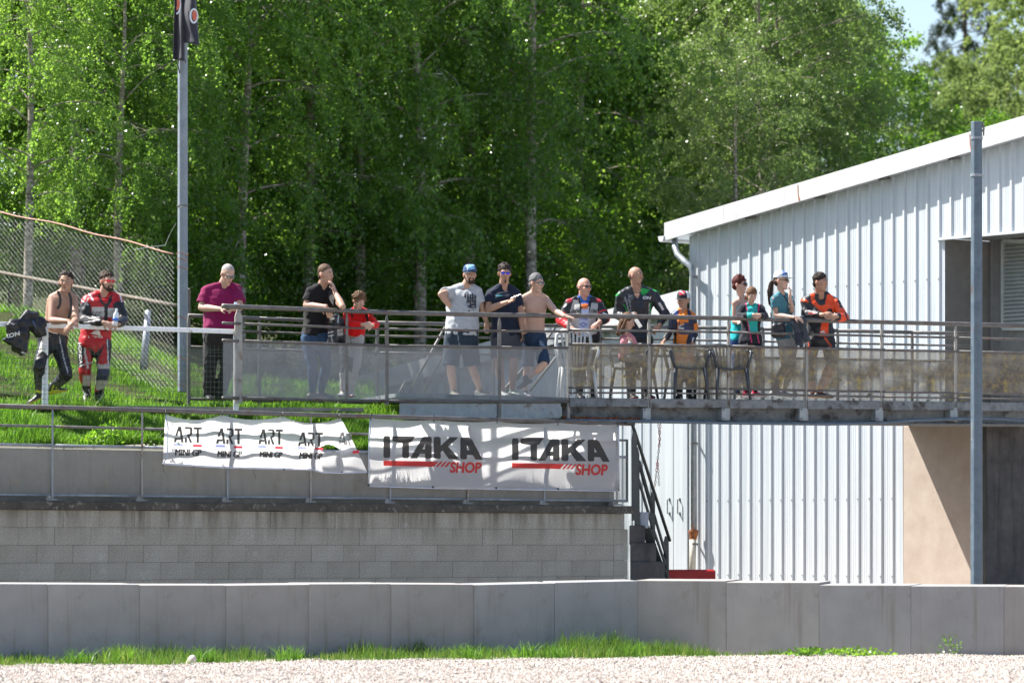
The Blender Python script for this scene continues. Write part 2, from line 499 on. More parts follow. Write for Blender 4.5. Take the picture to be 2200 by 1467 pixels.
# upstand behind the railing
rt = MB()
a, b_ = -3, LW.k(1311) + .42
zt = CH + 1.07
rt.hexa([LW.at(a, zcap - .05, -.36), LW.at(b_, zcap - .05, -.36), LW.at(b_, zcap - .05, -.42), LW.at(a, zcap - .05, -.42), LW.at(a, zt, -.36), LW.at(b_, zt, -.36), LW.at(b_, zt, -.42), LW.at(a, zt, -.42)])
rt.build('retaining_wall', M_ret, label='plain grey concrete upstand wall right behind the lower railing panels', cat='wall', bevel=.01)

# stepped end of the wall, beside the stair
sw = empty('masonry_step', LW.P(1385, 1245), 'stained stepped masonry block at the foot of the steel stair', 'steps')
for (xa, xb, yt, yb, o_) in ((1352, 1386, 1128, 1170, -.10), (1354, 1410, 1166, 1210, -.06), (1354, 1428, 1206, 1300, -.02)):
    q = [LW.P(xa, yb, o_), LW.P(xb, yb, o_), LW.P(xb, yb, o_ - .4), LW.P(xa, yb, o_ - .4)]
    top = [LW.P(xa, yt, o_), LW.P(xb, yt, o_), LW.P(xb, yt, o_ - .4), LW.P(xa, yt, o_ - .4)]
    for i in range(4): top[i].z = top[0].z; q[i].z = q[0].z; top[i].x, top[i].y = q[i].x, q[i].y
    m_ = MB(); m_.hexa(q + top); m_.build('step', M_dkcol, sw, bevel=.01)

# ---------------------------------------------------------------- barrier segments
BX = [-95, 103, 300, 485, 663, 840, 1018, 1191, 1370, 1560, 1760, 1957, 2157, 2360]
BD = [41.6, 42.0, 42.4, 42.8, 43.2, 43.6, 44.0, 44.3, 44.5, 44.2, 43.9, 43.6, 43.4, 43.2]
BT = [(1253, 1254), (1254, 1255), (1256.5, 1256.5), (1257, 1255), (1254, 1253.5), (1254, 1255), (1256, 1252), (1251, 1247), (1246, 1247), (1250, 1250.5), (1256, 1256.5), (1258, 1258.5), (1259, 1260)]
blab = ['concrete barrier slab at the left picture edge with a rusty scrape', 'second concrete barrier slab from the left, under the first railing post', 'third concrete barrier slab from the left, smooth bluish grey face',
 'concrete barrier slab below the left half of the ART banner', 'concrete barrier slab below the torn end of the ART banner', 'concrete barrier slab below the left end of the ITAKA banner', 'concrete barrier slab below the middle of the ITAKA banner with tall grass',
 'concrete barrier slab with brown streaks below the right ITAKA lettering', 'tallest concrete barrier slab in front of the stair foot and red block', 'concrete barrier slab in front of white cladding with a dark scrape low down',
 'low concrete barrier slab in front of the beige rendered wall left side', 'concrete barrier slab at the foot of the right steel pole', 'concrete barrier slab at the right picture edge']
for i in range(13):
    a, b2 = W(BX[i] + (.05 if i != 8 else -5.), 0, BD[i] + (0 if i != 8 else .012)), W(BX[i + 1] - .05, 0, BD[i + 1])
    off = rr.uniform(-.002, .002)
    a.y += off; b2.y += off
    za, zb = ZC(BT[i][0], BD[i]), ZC(BT[i][1], BD[i + 1])
    t_ = (b2 - a); t_.z = 0; t_.normalize(); nb = Vector((-t_.y, t_.x, 0)) * .62
    def V(p, z): return Vector((p.x, p.y, z))
    m_ = MB(); m_.hexa([V(a, -.12), V(b2, -.12), V(b2 + nb, -.12), V(a + nb, -.12), V(a, za), V(b2, zb), V(b2 + nb, zb + .012), V(a + nb, za + .012)])
    o = m_.build('concrete_barrier', M_barr, label=blab[i], cat='barrier', group='concrete barrier slabs along the gravel trap', bevel=.007, seg=2)

# ---------------------------------------------------------------- shed (gable wall, lean-to)
shed = empty('corrugated_shed', BW.at(BW.k(1800), 0), 'white corrugated metal shed with sloping roof edge and shaded bay at right', 'shed')
RIB = .25
sA = BW.k(1481); sB = BW.k(2230)
def soff(x_): return None
# soffit / fascia heights as straight lines in space
zTL = BW.d(1430) ; 
def zline(kk, k0, z0, k1, z1): return z0 + (z1 - z0) * (kk - k0) / (k1 - k0)
OV = .235                                     # roof overhang
dFl, dFr = BW.d(1427, OV), BW.d(2195, OV)
kFl = (Vector((( 1427 - 1100) * dFl / F, dFl)) - BW.a).dot(BW.t); kFr = (Vector(((2195 - 1100) * dFr / F, dFr)) - BW.a).dot(BW.t)
zFtl, zFtr = ZC(479, dFl), ZC(250, dFr)
zFbl, zFbr = ZC(517, dFl), ZC(294, dFr)
def zsof(k): return zline(k, kFl, zFbl, kFr, zFbr)
def profile_panel(k0, k1, zb, ztf, plan=BW, off=0., rib=RIB, depth=.028, name='cladding_panel', parent=shed, mat=None, fine=True):
    """ribbed sheet between k0 and k1; ztf(k) gives the top"""
    pts = []; n0 = math.ceil(k0 / rib - 1e-6); k = n0 * rib
    pts.append((k0, 0))
    while k < k1 - 1e-6:
        for dk, dd in ((0, 0), (.012, depth), (.046, depth), (.058, 0)):
            if k0 < k + dk < k1: pts.append((k + dk, dd))
        if fine:
            for dk in (.105, .15, .195):
                for e, dd in ((-.008, 0), (0, .004), (.008, 0)):
                    if k0 < k + dk + e < k1: pts.append((k + dk + e, dd))
        k += rib
    pts.append((k1, 0))
    v = []; f = []
    for (kk, dd) in pts:
        v.append(plan.at(kk, zb(kk) if callable(zb) else zb, off + dd)); v.append(plan.at(kk, ztf(kk), off + dd))
    for i in range(len(pts) - 1): f.append((2 * i, 2 * i + 2, 2 * i + 3, 2 * i + 1))
    m_ = MB(); m_.add(v, f); return m_.build(name, mat or M_clad, parent)
kOpen = BW.k(2030)          # left jamb of the shaded bay
kLow = BW.k(1941)
zOpenT = ZC(513, BW.d(2035))
k = sA
first = True
kk = math.floor(sA / RIB) * RIB
while kk < sB:
    k0 = max(kk, sA); k1 = min(kk + 1.0, sB)
    segs = [(k0, k1)]
    if k0 < kOpen < k1: segs = [(k0, kOpen), (kOpen, k1)]
    for a, b2 in segs:
        if a >= kOpen - 1e-6:
            profile_panel(a, b2, zOpenT + .01, lambda q: zsof(q) + .02)
        else:
            profile_panel(a, b2, lambda q: (0.0 if q < kLow else CH + 1.9), lambda q: zsof(q) + .02)
    kk += 1.0
# screw heads along the ribs
m_ = MB(); ks_ = [n_ * RIB + .03 for n_ in range(int(sA / RIB) + 1, int(sB / RIB))]
for zz in (.75, 1.9, 4.2, 5.1):
    for q in ks_:
        if (q < kLow or zz > 4.6) and zz < zsof(q) - .1 and not (q > kOpen and zz < zOpenT + .1): m_.box(BW.at(q, zz + .004 * math.sin(q * 9), .031), .014, .014, .014, .6)
m_.build('screw_heads', M_galvd, shed, kind='stuff')
# lintel trim over the bay, jamb and bay interior
m_ = MB(); m_.bar(BW.at(kOpen - .12, zOpenT, .03), BW.at(sB, zOpenT, .03), .07, .035); m_.build('lintel_trim', M_clad, shed)
BAY = .9
zdk = CH + 1.87
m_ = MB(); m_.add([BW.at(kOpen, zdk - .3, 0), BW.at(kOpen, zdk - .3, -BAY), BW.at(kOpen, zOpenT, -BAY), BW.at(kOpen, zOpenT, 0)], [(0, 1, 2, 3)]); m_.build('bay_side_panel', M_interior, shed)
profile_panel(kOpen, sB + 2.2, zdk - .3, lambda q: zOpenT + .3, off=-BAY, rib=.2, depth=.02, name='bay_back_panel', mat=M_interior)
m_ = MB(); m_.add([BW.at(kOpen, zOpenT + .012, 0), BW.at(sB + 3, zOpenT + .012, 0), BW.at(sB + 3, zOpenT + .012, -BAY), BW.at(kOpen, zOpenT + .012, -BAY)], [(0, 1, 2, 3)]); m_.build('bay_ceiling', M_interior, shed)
# louvred shutter in the bay
dl = BW.d(2160, -BAY + .03)
def inbay(x, y, off=-BAY + .05):
    d = BW.d(x, off); return W(x, y, d)
shut = MB(); p = [inbay(2155, 706), inbay(2290, 706), inbay(2290, 518), inbay(2155, 518)]
for q, w_ in (((p[0], p[1]), .04), ((p[3], p[2]), .04), ((p[0], p[3]), .04), ((p[1], p[2]), .04)):
    shut.bar(q[0], q[1], .05, w_, up=(BW.n.x, BW.n.y, 0))
fr = shut.build('louvre_frame', M_louvre, shed)
kl0 = (Vector((p[0].x, p[0].y)) - BW.a).dot(BW.t); kl1 = (Vector((p[1].x, p[1].y)) - BW.a).dot(BW.t)
zb_, zt_ = p[0].z, p[3].z; nlv = 22
for i in range(nlv):
    z = zb_ + (zt_ - zb_) * (i + .5) / nlv
    m_ = MB(); h = (zt_ - zb_) / nlv
    m_.hexa([BW.at(kl0, z - h * .5, -BAY + .07), BW.at(kl1, z - h * .5, -BAY + .07), BW.at(kl1, z - h * .5 + .008, -BAY + .07), BW.at(kl0, z - h * .5 + .008, -BAY + .07),
             BW.at(kl0, z + h * .45, -BAY + .025), BW.at(kl1, z + h * .45, -BAY + .025), BW.at(kl1, z + h * .45 + .008, -BAY + .02), BW.at(kl0, z + h * .45 + .008, -BAY + .02)])
    m_.build('slat', M_louvre, fr)
# fascia: outer face, soffit, roof
m_ = MB()
kR = sB + .6
def FT(k): return zline(k, kFl, zFtl, kFr, zFtr)
def FB(k): return zline(k, kFl, zFbl, kFr, zFbr)
kN = [kFl] + [kFl + (kR - kFl) * i / 6 for i in range(1, 7)]
for i in range(6):
    a, b2 = kN[i] + (.002 if i else 0), kN[i + 1] - .002
    m_ = MB()
    m_.hexa([BW.at(a, FB(a), OV), BW.at(b2, FB(b2), OV), BW.at(b2, FB(b2), OV - .03), BW.at(a, FB(a), OV - .03), BW.at(a, FT(a), OV), BW.at(b2, FT(b2), OV), BW.at(b2, FT(b2), OV - .03), BW.at(a, FT(a), OV - .03)])
    m_.build('fascia_board', M_fascia, shed)
m_ = MB(); m_.add([BW.at(kFl, FB(kFl) + .03, OV - .03), BW.at(kR, FB(kR) + .03, OV - .03), BW.at(kR, FB(kR) + .03, -.3), BW.at(kFl, FB(kFl) + .03, -.3)], [(0, 1, 2, 3)]); m_.build('soffit', M_clad, shed)
m_ = MB(); m_.hexa([BW.at(kFl, FT(kFl) - .06, OV - .03), BW.at(kR, FT(kR) - .06, OV - .03), BW.at(kR, FT(kR) - .06, -14), BW.at(kFl, FT(kFl) - .06, -14), BW.at(kFl, FT(kFl) - .01, OV - .03), BW.at(kR, FT(kR) - .01, OV - .03), BW.at(kR, FT(kR) - .01, -14), BW.at(kFl, FT(kFl) - .01, -14)])
roof = m_.build('roof', M_clad, shed)
# left side wall of the shed, running away
m_ = MB(); m_.add([BW.at(sA, 0, 0), BW.at(sA, zsof(sA), 0), BW.at(sA, zsof(sA), -13.5), BW.at(sA, 0, -13.5)], [(0, 1, 2, 3)]); m_.build('side_wall', M_clad, shed)
# purlin ends under the fascia
for x in (1629, 1779, 1917, 2067):
    k = BW.k(x); m_ = MB(); m_.hexa([BW.at(k - .12, FB(k) - .03, .17), BW.at(k, FB(k) - .03, .17), BW.at(k, FB(k) - .012, 0.04), BW.at(k - .12, FB(k) - .012, .04), BW.at(k - .12, FB(k) + .03, .17), BW.at(k, FB(k) + .03, .17), BW.at(k, FB(k) + .03, .04), BW.at(k - .12, FB(k) + .03, .04)]); m_.build('purlin_end', M_galvd, shed)
# rust runs on the fascia
for x in (1758, 2130):
    k = BW.k(x) - .2; m_ = MB()
    z0, z1 = FB(k), FT(k)
    m_.add([BW.at(k - .008, z1 - .03, OV + .003), BW.at(k + .012, z1 - .03, OV + .003), BW.at(k + .02, z0 + .1, OV + .003), BW.at(k + .06, z0 + .02, OV + .003), BW.at(k + .02, z0 + .01, OV + .003), BW.at(k + .0, z0 + .1, OV + .003)], [(0, 5, 4, 3, 2, 1)]); m_.build('rust_stain', M_rust, shed)
# gutter end and downpipe
gx = [W(1418, 505, BW.d(1430) - .1), W(1435, 505, BW.d(1430) - .1)]
g0 = BW.at(kFl - .06, FB(kFl) + .07, OV + .02); g1 = BW.at(kFl - .06, FB(kFl) + .07, -10)
m_ = MB(); rings = []
for g in (g0, g1):
    ring = []
    for a in range(13):
        an = PI + PI * a / 12; ring.append(g + Vector((BW.t.x * math.cos(an) * .07, BW.t.y * math.cos(an) * .07, math.sin(an) * .09)))
    ring += [g + Vector((BW.t.x * .07, BW.t.y * .07, 0.004)), g + Vector((-BW.t.x * .07, -BW.t.y * .07, .004))]
    rings.append(ring)
m_.loft(rings); m_.build('gutter', M_fascia, shed)
def dpt(x, y, o=0.0):
    return W(x, y, BW.d(1488) - .25 + o)
m_ = MB(); m_.tube([dpt(1450, 515, .5), dpt(1450, 530, .35), dpt(1455, 546, .25), dpt(1470, 561, .12), dpt(1484, 572, 0), dpt(1489, 590, 0), dpt(1490, 860, 0), dpt(1491, 1148, 0)], .050, 12)
m_.build('downpipe', M_galv, shed, smooth=True)
for y in (595, 952, 1168):
    m_ = MB(); m_.tube([dpt(1491, y - 2, 0), dpt(1491, y + 2, 0)], .058, 12); m_.bar(dpt(1491, y, 0), dpt(1500, y, .15), .03, .02); m_.build('pipe_bracket', M_galvd, shed)
m_ = MB(); m_.tube([dpt(1490, 1138), dpt(1490, 1142), dpt(1489.5, 1152), dpt(1489, 1158)], [.078, .080, .062, .058], 14); m_.build('pipe_socket', M_rust, shed)
m_ = MB(); m_.tube([dpt(1489, 1150), dpt(1487, 1250)], .053, 12); m_.build('lower_pipe', M_pvc, shed, smooth=True)

# lean-to at the left of the shed
lean = empty('lean_to_annex', BW.at(BW.k(1300), 0), 'low white lean-to annex with sloping roof edge joined to the left of the shed', 'annex')
OA = .25
def kx(x, off): 
    d = BW.d(x, off); return (Vector(((x - 1100) * d / F, d)) - BW.a).dot(BW.t), d
ka, da = kx(700, OA - .1); kb, db = kx(1474, OA - .1)
zat, zbt = ZC(826, da), ZC(620, db)
zab, zbb = zat - .33, zbt - .33
def AT(k): return zline(k, ka, zat, kb, zbt)
nn = 6
for i in range(nn):
    a = ka + (sA - .02 - ka) * i / nn + .002; b2 = ka + (sA - .02 - ka) * (i + 1) / nn - .002
    m_ = MB(); m_.hexa([BW.at(a, AT(a) - .33, OA - .1), BW.at(b2, AT(b2) - .33, OA - .1), BW.at(b2, AT(b2) - .33, OA - .13), BW.at(a, AT(a) - .33, OA - .13), BW.at(a, AT(a), OA - .1), BW.at(b2, AT(b2), OA - .1), BW.at(b2, AT(b2), OA - .13), BW.at(a, AT(a), OA - .13)]); m_.build('fascia_board', M_fascia, lean)
m_ = MB(); a, b2 = ka, sA - .02
m_.hexa([BW.at(a, AT(a) - .06, OA - .13), BW.at(b2, AT(b2) - .06, OA - .13), BW.at(b2, AT(b2) - .06, -10), BW.at(a, AT(a) - .06, -10), BW.at(a, AT(a) - .01, OA - .13), BW.at(b2, AT(b2) - .01, OA - .13), BW.at(b2, AT(b2) - .01, -10), BW.at(a, AT(a) - .01, -10)]); m_.build('roof', M_clad, lean)
k = sA - .01
while k > ka + .3:
    profile_panel(max(k - 1, ka + .3), k, -.1, lambda q: AT(q) - .3, off=-.06, parent=lean, depth=.02)
    k -= 1
# double door with handles low in the lean-to
kd0, kd1 = BW.k(1416), BW.k(1476); zd = ZC(870, BW.d(1440))
mid = (kd0 + kd1) / 2 - .01
for a, b2 in ((kd0, BW.k(1446.5)), (BW.k(1447.5), kd1)):
    m_ = MB(); m_.hexa([BW.at(a, 0, .0), BW.at(b2, 0, .0), BW.at(b2, 0, -.03), BW.at(a, 0, -.03), BW.at(a, zd, .0), BW.at(b2, zd, .0), BW.at(b2, zd, -.03), BW.at(a, zd, -.03)]); dr = m_.build('door', M_clad, lean, bevel=.004)
    hx = 1439 if a == kd0 else 1461
    h = MB(); kh = BW.k(hx); zh0, zh1 = ZC(1103, BW.d(hx)), ZC(1073, BW.d(hx))
    h.tube([BW.at(kh, zh0, .0), BW.at(kh, zh0, .05), BW.at(kh, zh1, .05), BW.at(kh, zh1, 0)], .009, 6)
    h.box(BW.at(kh, zh0, .006), .02, .02, .05); h.box(BW.at(kh, zh1, .006), .02, .02, .05)
    h.build('handle', M_dark, dr)

# beige rendered wall low at the right, column and doorway edge
m_ = MB(); d1, d2 = BW.k(1942), sB + 1.5
m_.hexa([BW.at(d1, -.1, .02), BW.at(d2, -.1, .02), BW.at(d2, -.1, -.3), BW.at(d1, -.1, -.3), BW.at(d1, CH + 1.72, .02), BW.at(d2, CH + 1.72, .02), BW.at(d2, CH + 1.72, -.3), BW.at(d1, CH + 1.72, -.3)])
m_.build('rendered_wall', M_rend, label='beige rendered wall under the footbridge with a slanting shadow edge', cat='wall', bevel=.01)
dc = 53.9
colm = MB(); a, b2 = W(2119, 0, dc), W(2190, 0, dc + .15)
zt2 = ZC(911, dc)
colm.hexa([V(a, -.1), V(b2, -.1), V(b2 + Vector((.3, .4, 0)), -.1), V(a + Vector((-.08, .5, 0)), -.1), V(a, zt2), V(b2, zt2), V(b2 + Vector((.3, .4, 0)), zt2), V(a + Vector((-.08, .5, 0)), zt2)])
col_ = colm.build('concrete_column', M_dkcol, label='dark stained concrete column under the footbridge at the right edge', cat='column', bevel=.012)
moss = MB()
for i in range(40):
    moss.ell(a.lerp(b2, rr.random()) + Vector((rr.uniform(0, .1), rr.uniform(-.01, .2), zt2 + rr.uniform(-.01, .008))), rr.uniform(.012, .03), .02, rr.uniform(.006, .014), 6, 4)
moss.build('moss', simple('yellow_moss', (.35, .28, .03), .9), col_, kind='stuff')

# ---------------------------------------------------------------- footbridge
bridge = empty('footbridge', W(1700, 1165, 52.5), 'long steel footbridge deck crossing from the bank to the shed', 'footbridge')
BK = 1.85
def bz(x, y, back=0): return W(x, y, brd(x, back))
def ypx(x, xs, ys): return float(np.interp(x, xs, ys))
# deck plate
def deckquad(x0, x1, y0, y1, h, inset=0.03):
    p = [bz(x0, y0), bz(x1, y1)]; q = [Vector((v_.x + .45, v_.y + BK, v_.z)) for v_ in p]
    return p, q
m_ = MB()
xs_ = [855, 1073, 1221, 1600, 2053, 2290]; ys_ = [858.5, 858.5, 858, 860, 863, 865]
pp = [bz(x, y) for x, y in zip(xs_, ys_)]
for v_ in pp[:]: pass
# horizontal deck: level z
zdeck = float(np.mean([p.z for p in pp[2:]]))
for i in range(len(pp) - 1):
    a, b2 = pp[i], pp[i + 1]; a = V(a, zdeck); b2 = V(b2, zdeck)
    A2, B2 = a + Vector((-.55, BK + .12, 0)), b2 + Vector((-.55, BK + .12, 0))
    dz = Vector((0, 0, -.05)); 
    m_.hexa([a + dz, b2 + dz, B2 + dz, A2 + dz, a, b2, B2, A2])
m_.build('deck', M_beam, bridge)
# landing between bridge and shed, added unseen, edge angled to cast the slanting shadow
Q = BW.at(BW.k(1952), 0, -.0); Q = Vector((Q.x, Q.y)); L1 = Q + Vector((-.743, -.676)) * 1.15
LL = [Vector((Q.x + .02, Q.y)), L1, Vector((L1.x + .25, brd(1950) + BK + .1)), Vector((8.2, brd(2290) + BK + .25)), Vector(BW.at(sB, 0, 0).xy)]
m_ = MB(); nL = len(LL)
m_.add([Vector((p.x, p.y, zdeck - .16)) for p in LL] + [Vector((p.x, p.y, zdeck - .004)) for p in LL], [tuple(range(nL)), tuple(reversed(range(nL, 2 * nL)))] + [(i, (i + 1) % nL, nL + (i + 1) % nL, nL + i) for i in range(nL)])
m_.build('shadow_landing', M_beam, bridge, fixn=True)
# edge channels per bay
edge = [(1224, 1392), (1396, 1563), (1567, 1731), (1735, 1892), (1896, 2051), (2055, 2290)]
def edge_y(x): return ypx(x, [1221, 2080, 2290], [854, 863, 865.5])
for a, b2 in edge:
    m_ = MB()
    P = [bz(a, edge_y(a) + 20, -.03), bz(b2, edge_y(b2) + 18, -.03), bz(b2, edge_y(b2) + 18, .05), bz(a, edge_y(a) + 20, .05), bz(a, edge_y(a), -.03), bz(b2, edge_y(b2), -.03), bz(b2, edge_y(b2), .05), bz(a, edge_y(a), .05)]
    for i in range(4):
        P[i].x, P[i].y = P[i + 4].x, P[i + 4].y
    m_.hexa(P); m_.build('edge_channel', M_beamd, bridge, bevel=.006)
# girder web and flanges
def gir_y(x): return ypx(x, [1205, 2290], [877, 882])
def girb_y(x): return ypx(x, [1205, 1380, 2080, 2290], [905, 908, 915, 917])
X0, X1 = 1207, 2290
N_ = 8
for i in range(N_):
    a, b2 = X0 + (X1 - X0) * i / N_, X0 + (X1 - X0) * (i + 1) / N_
    m_ = MB()
    def slab(ya0, ya1, yb0, yb1, bf, bk):
        P = [bz(a, ya1, bf), bz(b2, yb1, bf), bz(b2, yb1, bk), bz(a, ya1, bk), bz(a, ya0, bf), bz(b2, yb0, bf), bz(b2, yb0, bk), bz(a, ya0, bk)]
        for j in (0, 3): P[j].z = P[0].z; P[j + 4].z = P[4].z
        for j in (1, 2): P[j].z = P[1].z; P[j + 4].z = P[5].z
        m_.hexa(P)
    slab(gir_y(a) - 4, girb_y(a) - 5, gir_y(b2) - 4, girb_y(b2) - 5, .14, .16)
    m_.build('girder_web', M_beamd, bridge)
    m_ = MB(); slab(girb_y(a) - 5, girb_y(a), girb_y(b2) - 5, girb_y(b2), .01, .25); m_.build('girder_flange', M_galvd, bridge)
# inner second girder
m_ = MB(); m_.hexa([bz(1207, 905, BK - .2), bz(2290, 912, BK - .2), bz(2290, 912, BK - .1), bz(1207, 905, BK - .1), bz(1207, 870, BK - .2), bz(2290, 878, BK - .2), bz(2290, 878, BK - .1), bz(1207, 870, BK - .1)]); m_.build('rear_girder', M_galvd, bridge)
for x in (1388, 1557, 1724, 1887, 2047):
    for dx, w_ in ((-3, 9),):
        m_ = MB(); g = bz(x + dx, 890, .06); h = (girb_y(x) - gir_y(x)) * brd(x) / F * .86
        m_.box(g, w_ * 2 * brd(x) / F, .16, h, .35); s_ = m_.build('stiffener', M_beam, bridge, bevel=.004)
        b_o = MB()
        for sy in (-.06, .06): b_o.tube([g + Vector((0, -.10, sy)), g + Vector((0, -.07, sy))], .012, 6)
        b_o.build('bolt_heads', M_galvd, s_, kind='stuff')
# conduit under the edge
m_ = MB(); m_.tube([bz(1215, 902, -.08), bz(1330, 904, -.08), bz(1600, 909, -.08), bz(1780, 911, -.08), bz(1900, 908, -.1), bz(1960, 903, -.1), bz(2050, 899.5, -.12), bz(2130, 899, -.1), bz(2200, 903, -.1)], .02, 8)
m_.build('conduit', M_pole, bridge, smooth=True)
# abutment beam (plain galvanised panels) left of the girder
for a, b2 in ((858, 1071), (1076, 1205)):
    m_ = MB(); ya, yb = 862, 862; P = [bz(a, 901, .02), bz(b2, 901 - (3 if b2 > 1100 else 0), .02), bz(b2, 901, .1), bz(a, 901, .1), bz(a, ya, .02), bz(b2, yb - .5, .02), bz(b2, yb, .1), bz(a, ya, .1)]
    m_.hexa(P); m_.build('side_plate', M_beam, bridge, bevel=.006)
# soil and leaves caught on the flange
m_ = MB()
for i in range(420):
    x = rr.choice([rr.uniform(1230, 1385), rr.uniform(1210, 1300), rr.uniform(1240, 1375)])
    p = bz(x, girb_y(x) - 6 - abs(rr.gauss(0, 2.0)), rr.uniform(.02, .12)); m_.box(p, rr.uniform(.008, .03), .02, rr.uniform(.006, .018), rr.random() * 3)
m_.build('caught_leaves', M_rust, bridge, kind='stuff')

# ---------------------------------------------------------------- railings
def panel(name, p, q, zb0, zt0, zb1, zt1, mat, parent, inset=0.0):
    """perforated sheet from p to q (plan), heights at both ends"""
    t_ = Vector((q.x - p.x, q.y - p.y, 0)); L = t_.length; ang = math.atan2(t_.y, t_.x)
    me = bpy.data.meshes.new(name)
    me.from_pydata([(inset, 0, 0), (L - inset, 0, zb1 - zb0), (L - inset, 0, zt1 - zb0), (inset, 0, zt0 - zb0)], [], [(0, 1, 2, 3)])
    me.materials.append(mat)
    o = bpy.data.objects.new(name, me); COL.objects.link(o); o.parent = parent
    o.location = Vector((p.x, p.y, zb0)) - wloc(parent); o.rotation_euler.z = ang
    return o
def flat_post(p_bot, p_top, w_, th, ang, mat, parent, name='post', taper=.35):
    """flat bar with a pointed top, facing the run direction"""
    co, si = math.cos(ang), math.sin(ang); v = []
    h = p_top.z - p_bot.z; prof = [(-.5, 0), (.5, 0), (.5, h - .09), (taper * .5, h), (-taper * .5, h), (-.5, h - .09)]
    for dy in (-th / 2, th / 2):
        for a, z in prof:
            v.append(Vector((p_bot.x + (p_top.x - p_bot.x) * z / h + a * w_ * co - dy * si, p_bot.y + a * w_ * si + dy * co, p_bot.z + z)))
    m_ = MB(); m_.add(v, [(5, 4, 3, 2, 1, 0), (6, 7, 8, 9, 10, 11)] + [(i, (i + 1) % 6, 6 + (i + 1) % 6, 6 + i) for i in range(6)])
    return m_.build(name, mat, parent)

front = empty('footbridge_railing', W(1300, 860, 51.4), 'rusty steel footbridge railing with perforated panels that the spectators lean on', 'railing')
TX = [478, 512, 831, 1073, 1221, 1394, 1565, 1733, 1894, 2053, 2290]
TY = [657.5, 659, 671.5, 676.5, 678.5, 680.5, 683.5, 688, 692, 696, 702]
def ry(x, dz): # a rail dz metres under the top one
    d = brd(x); return ypx(x, TX, TY) + dz * F / d
M2 = .205
def railrun(xs, dz, r, parent, mat, back=0.0, square=False, name='rail'):
    m_ = MB(); pts = [bz(x, ry(x, dz), back) for x in xs]
    if square:
        for i in range(len(pts) - 1): m_.bar(pts[i], pts[i + 1], r * 2, r * 2)
    else: m_.tube(pts, r, 10)
    return m_.build(name, mat, parent, smooth=not square)
railrun(TX, 0, .030, front, M_rail, name='top_rail')
posts = [518, 745, 831, 1073, 1221, 1394, 1565, 1733, 1894, 2053]
railrun([478] + posts[:1], M2, .017, front, M_rail)
for a, b2 in zip([518] + posts[2:], posts[2:] + [2290]):
    railrun([a, b2], M2 if a < 1221 else .185, .016, front, M_rail)
    railrun([a, b2], .415 if a < 1221 else .37, .019, front, M_rail, name='panel_rail')
    if a < 1221: railrun([a, b2], 1.11, .021, front, M_rail, name='panel_rail')
    else:
        railrun([a, b2], .93, .015, front, M_rail, name='panel_rail'); railrun([a, b2], .995, .013, front, M_rail, name='bottom_rail')
railrun([478, 512], .415, .019, front, M_rail); railrun([478, 512], 1.11, .021, front, M_rail)
pp_ = [478] + [p for p in posts] + [2290]
for i in range(len(pp_) - 1):
    a, b2 = pp_[i], pp_[i + 1]
    if a == 478: b2 = 512
    if (a, b2) == (518, 745): pass
    mat = M_perf if b2 <= 1221 else M_perfl
    bot = 1.10 if b2 <= 1221 else .93
    P0, P1 = bz(a, ry(a, 0)), bz(b2, ry(b2, 0))
    pt = (.425, .425) if b2 <= 1221 else (.38, .38)
    panel('perforated_panel', P0, P1, P0.z - bot, P0.z - pt[0], P1.z - bot, P1.z - pt[1], mat, front, .01)
pd = (1170, 1190)
for x in posts:
    w_ = .075 if x == 518 else (.04 if x in (745,) else .055)
    top = bz(x, ry(x, .03)); 
    if x == 518: yb = ry(x, 1.17); top = bz(512, ry(512, .03))
    elif x == 745: yb = ry(x, 1.12)
    elif x == 831: yb = ry(x, 1.16)
    elif x == 1073: yb = 898
    elif x == 1221: yb = 902
    else: yb = girb_y(x) - 4 - (4 if x > 1500 else 0)
    bot = W(x if x != 518 else 512, yb, brd(x))
    flat_post(bot, top, w_ * (.8 if x not in (518,) else 1.2), .02 if x != 518 else .05, .25 + (0.5 if x > 1200 else 0), M_post if x > 1200 or x < 600 else M_galvd, front)

rear = empty('rear_railing', W(1000, 860, 52), 'rear steel railing of the footbridge behind the spectators with its own panels', 'railing')
def ryb(x, back): # rear railing: same heights, further back
    return HY - (HY - ypx(x, TX, TY)) * brd(x) / (brd(x) + back)
RX = [405, 557, 810, 1060, 1290, 1480, 1640, 1800, 1960, 2090]
BKR = 1.85
def bzr(x, dz=0, bk=None):
    bk = BKR if bk is None else bk
    xx = max(x, 478); d = brd(x) + bk
    zt_ = ZC(ypx(max(x, 512), TX, TY), brd(max(x, 512)))
    return Vector(((x - 1100) * d / F, d, zt_ - dz))
for i in range(len(RX) - 1):
    a, b2 = RX[i], RX[i + 1]
    for dz, r in ((0.03, .026), (.2, .015), (.42, .018), (1.07, .018)):
        if 1040 < a and dz == .2: pass
        m_ = MB(); m_.tube([bzr(a, dz), bzr(b2, dz)], r, 8); m_.build('rail', M_rail, rear, smooth=True)
    P0, P1 = bzr(a), bzr(b2)
    if not (1000 < a < 1300):
        panel('perforated_panel', P0, P1, P0.z - 1.05, P0.z - .44, P1.z - 1.05, P1.z - .44, M_perfl if a > 1250 else M_perfd, rear, .01)
    flat_post(bzr(a, 1.15), bzr(a, .03), .05, .02, 1.0, M_galvd, rear)

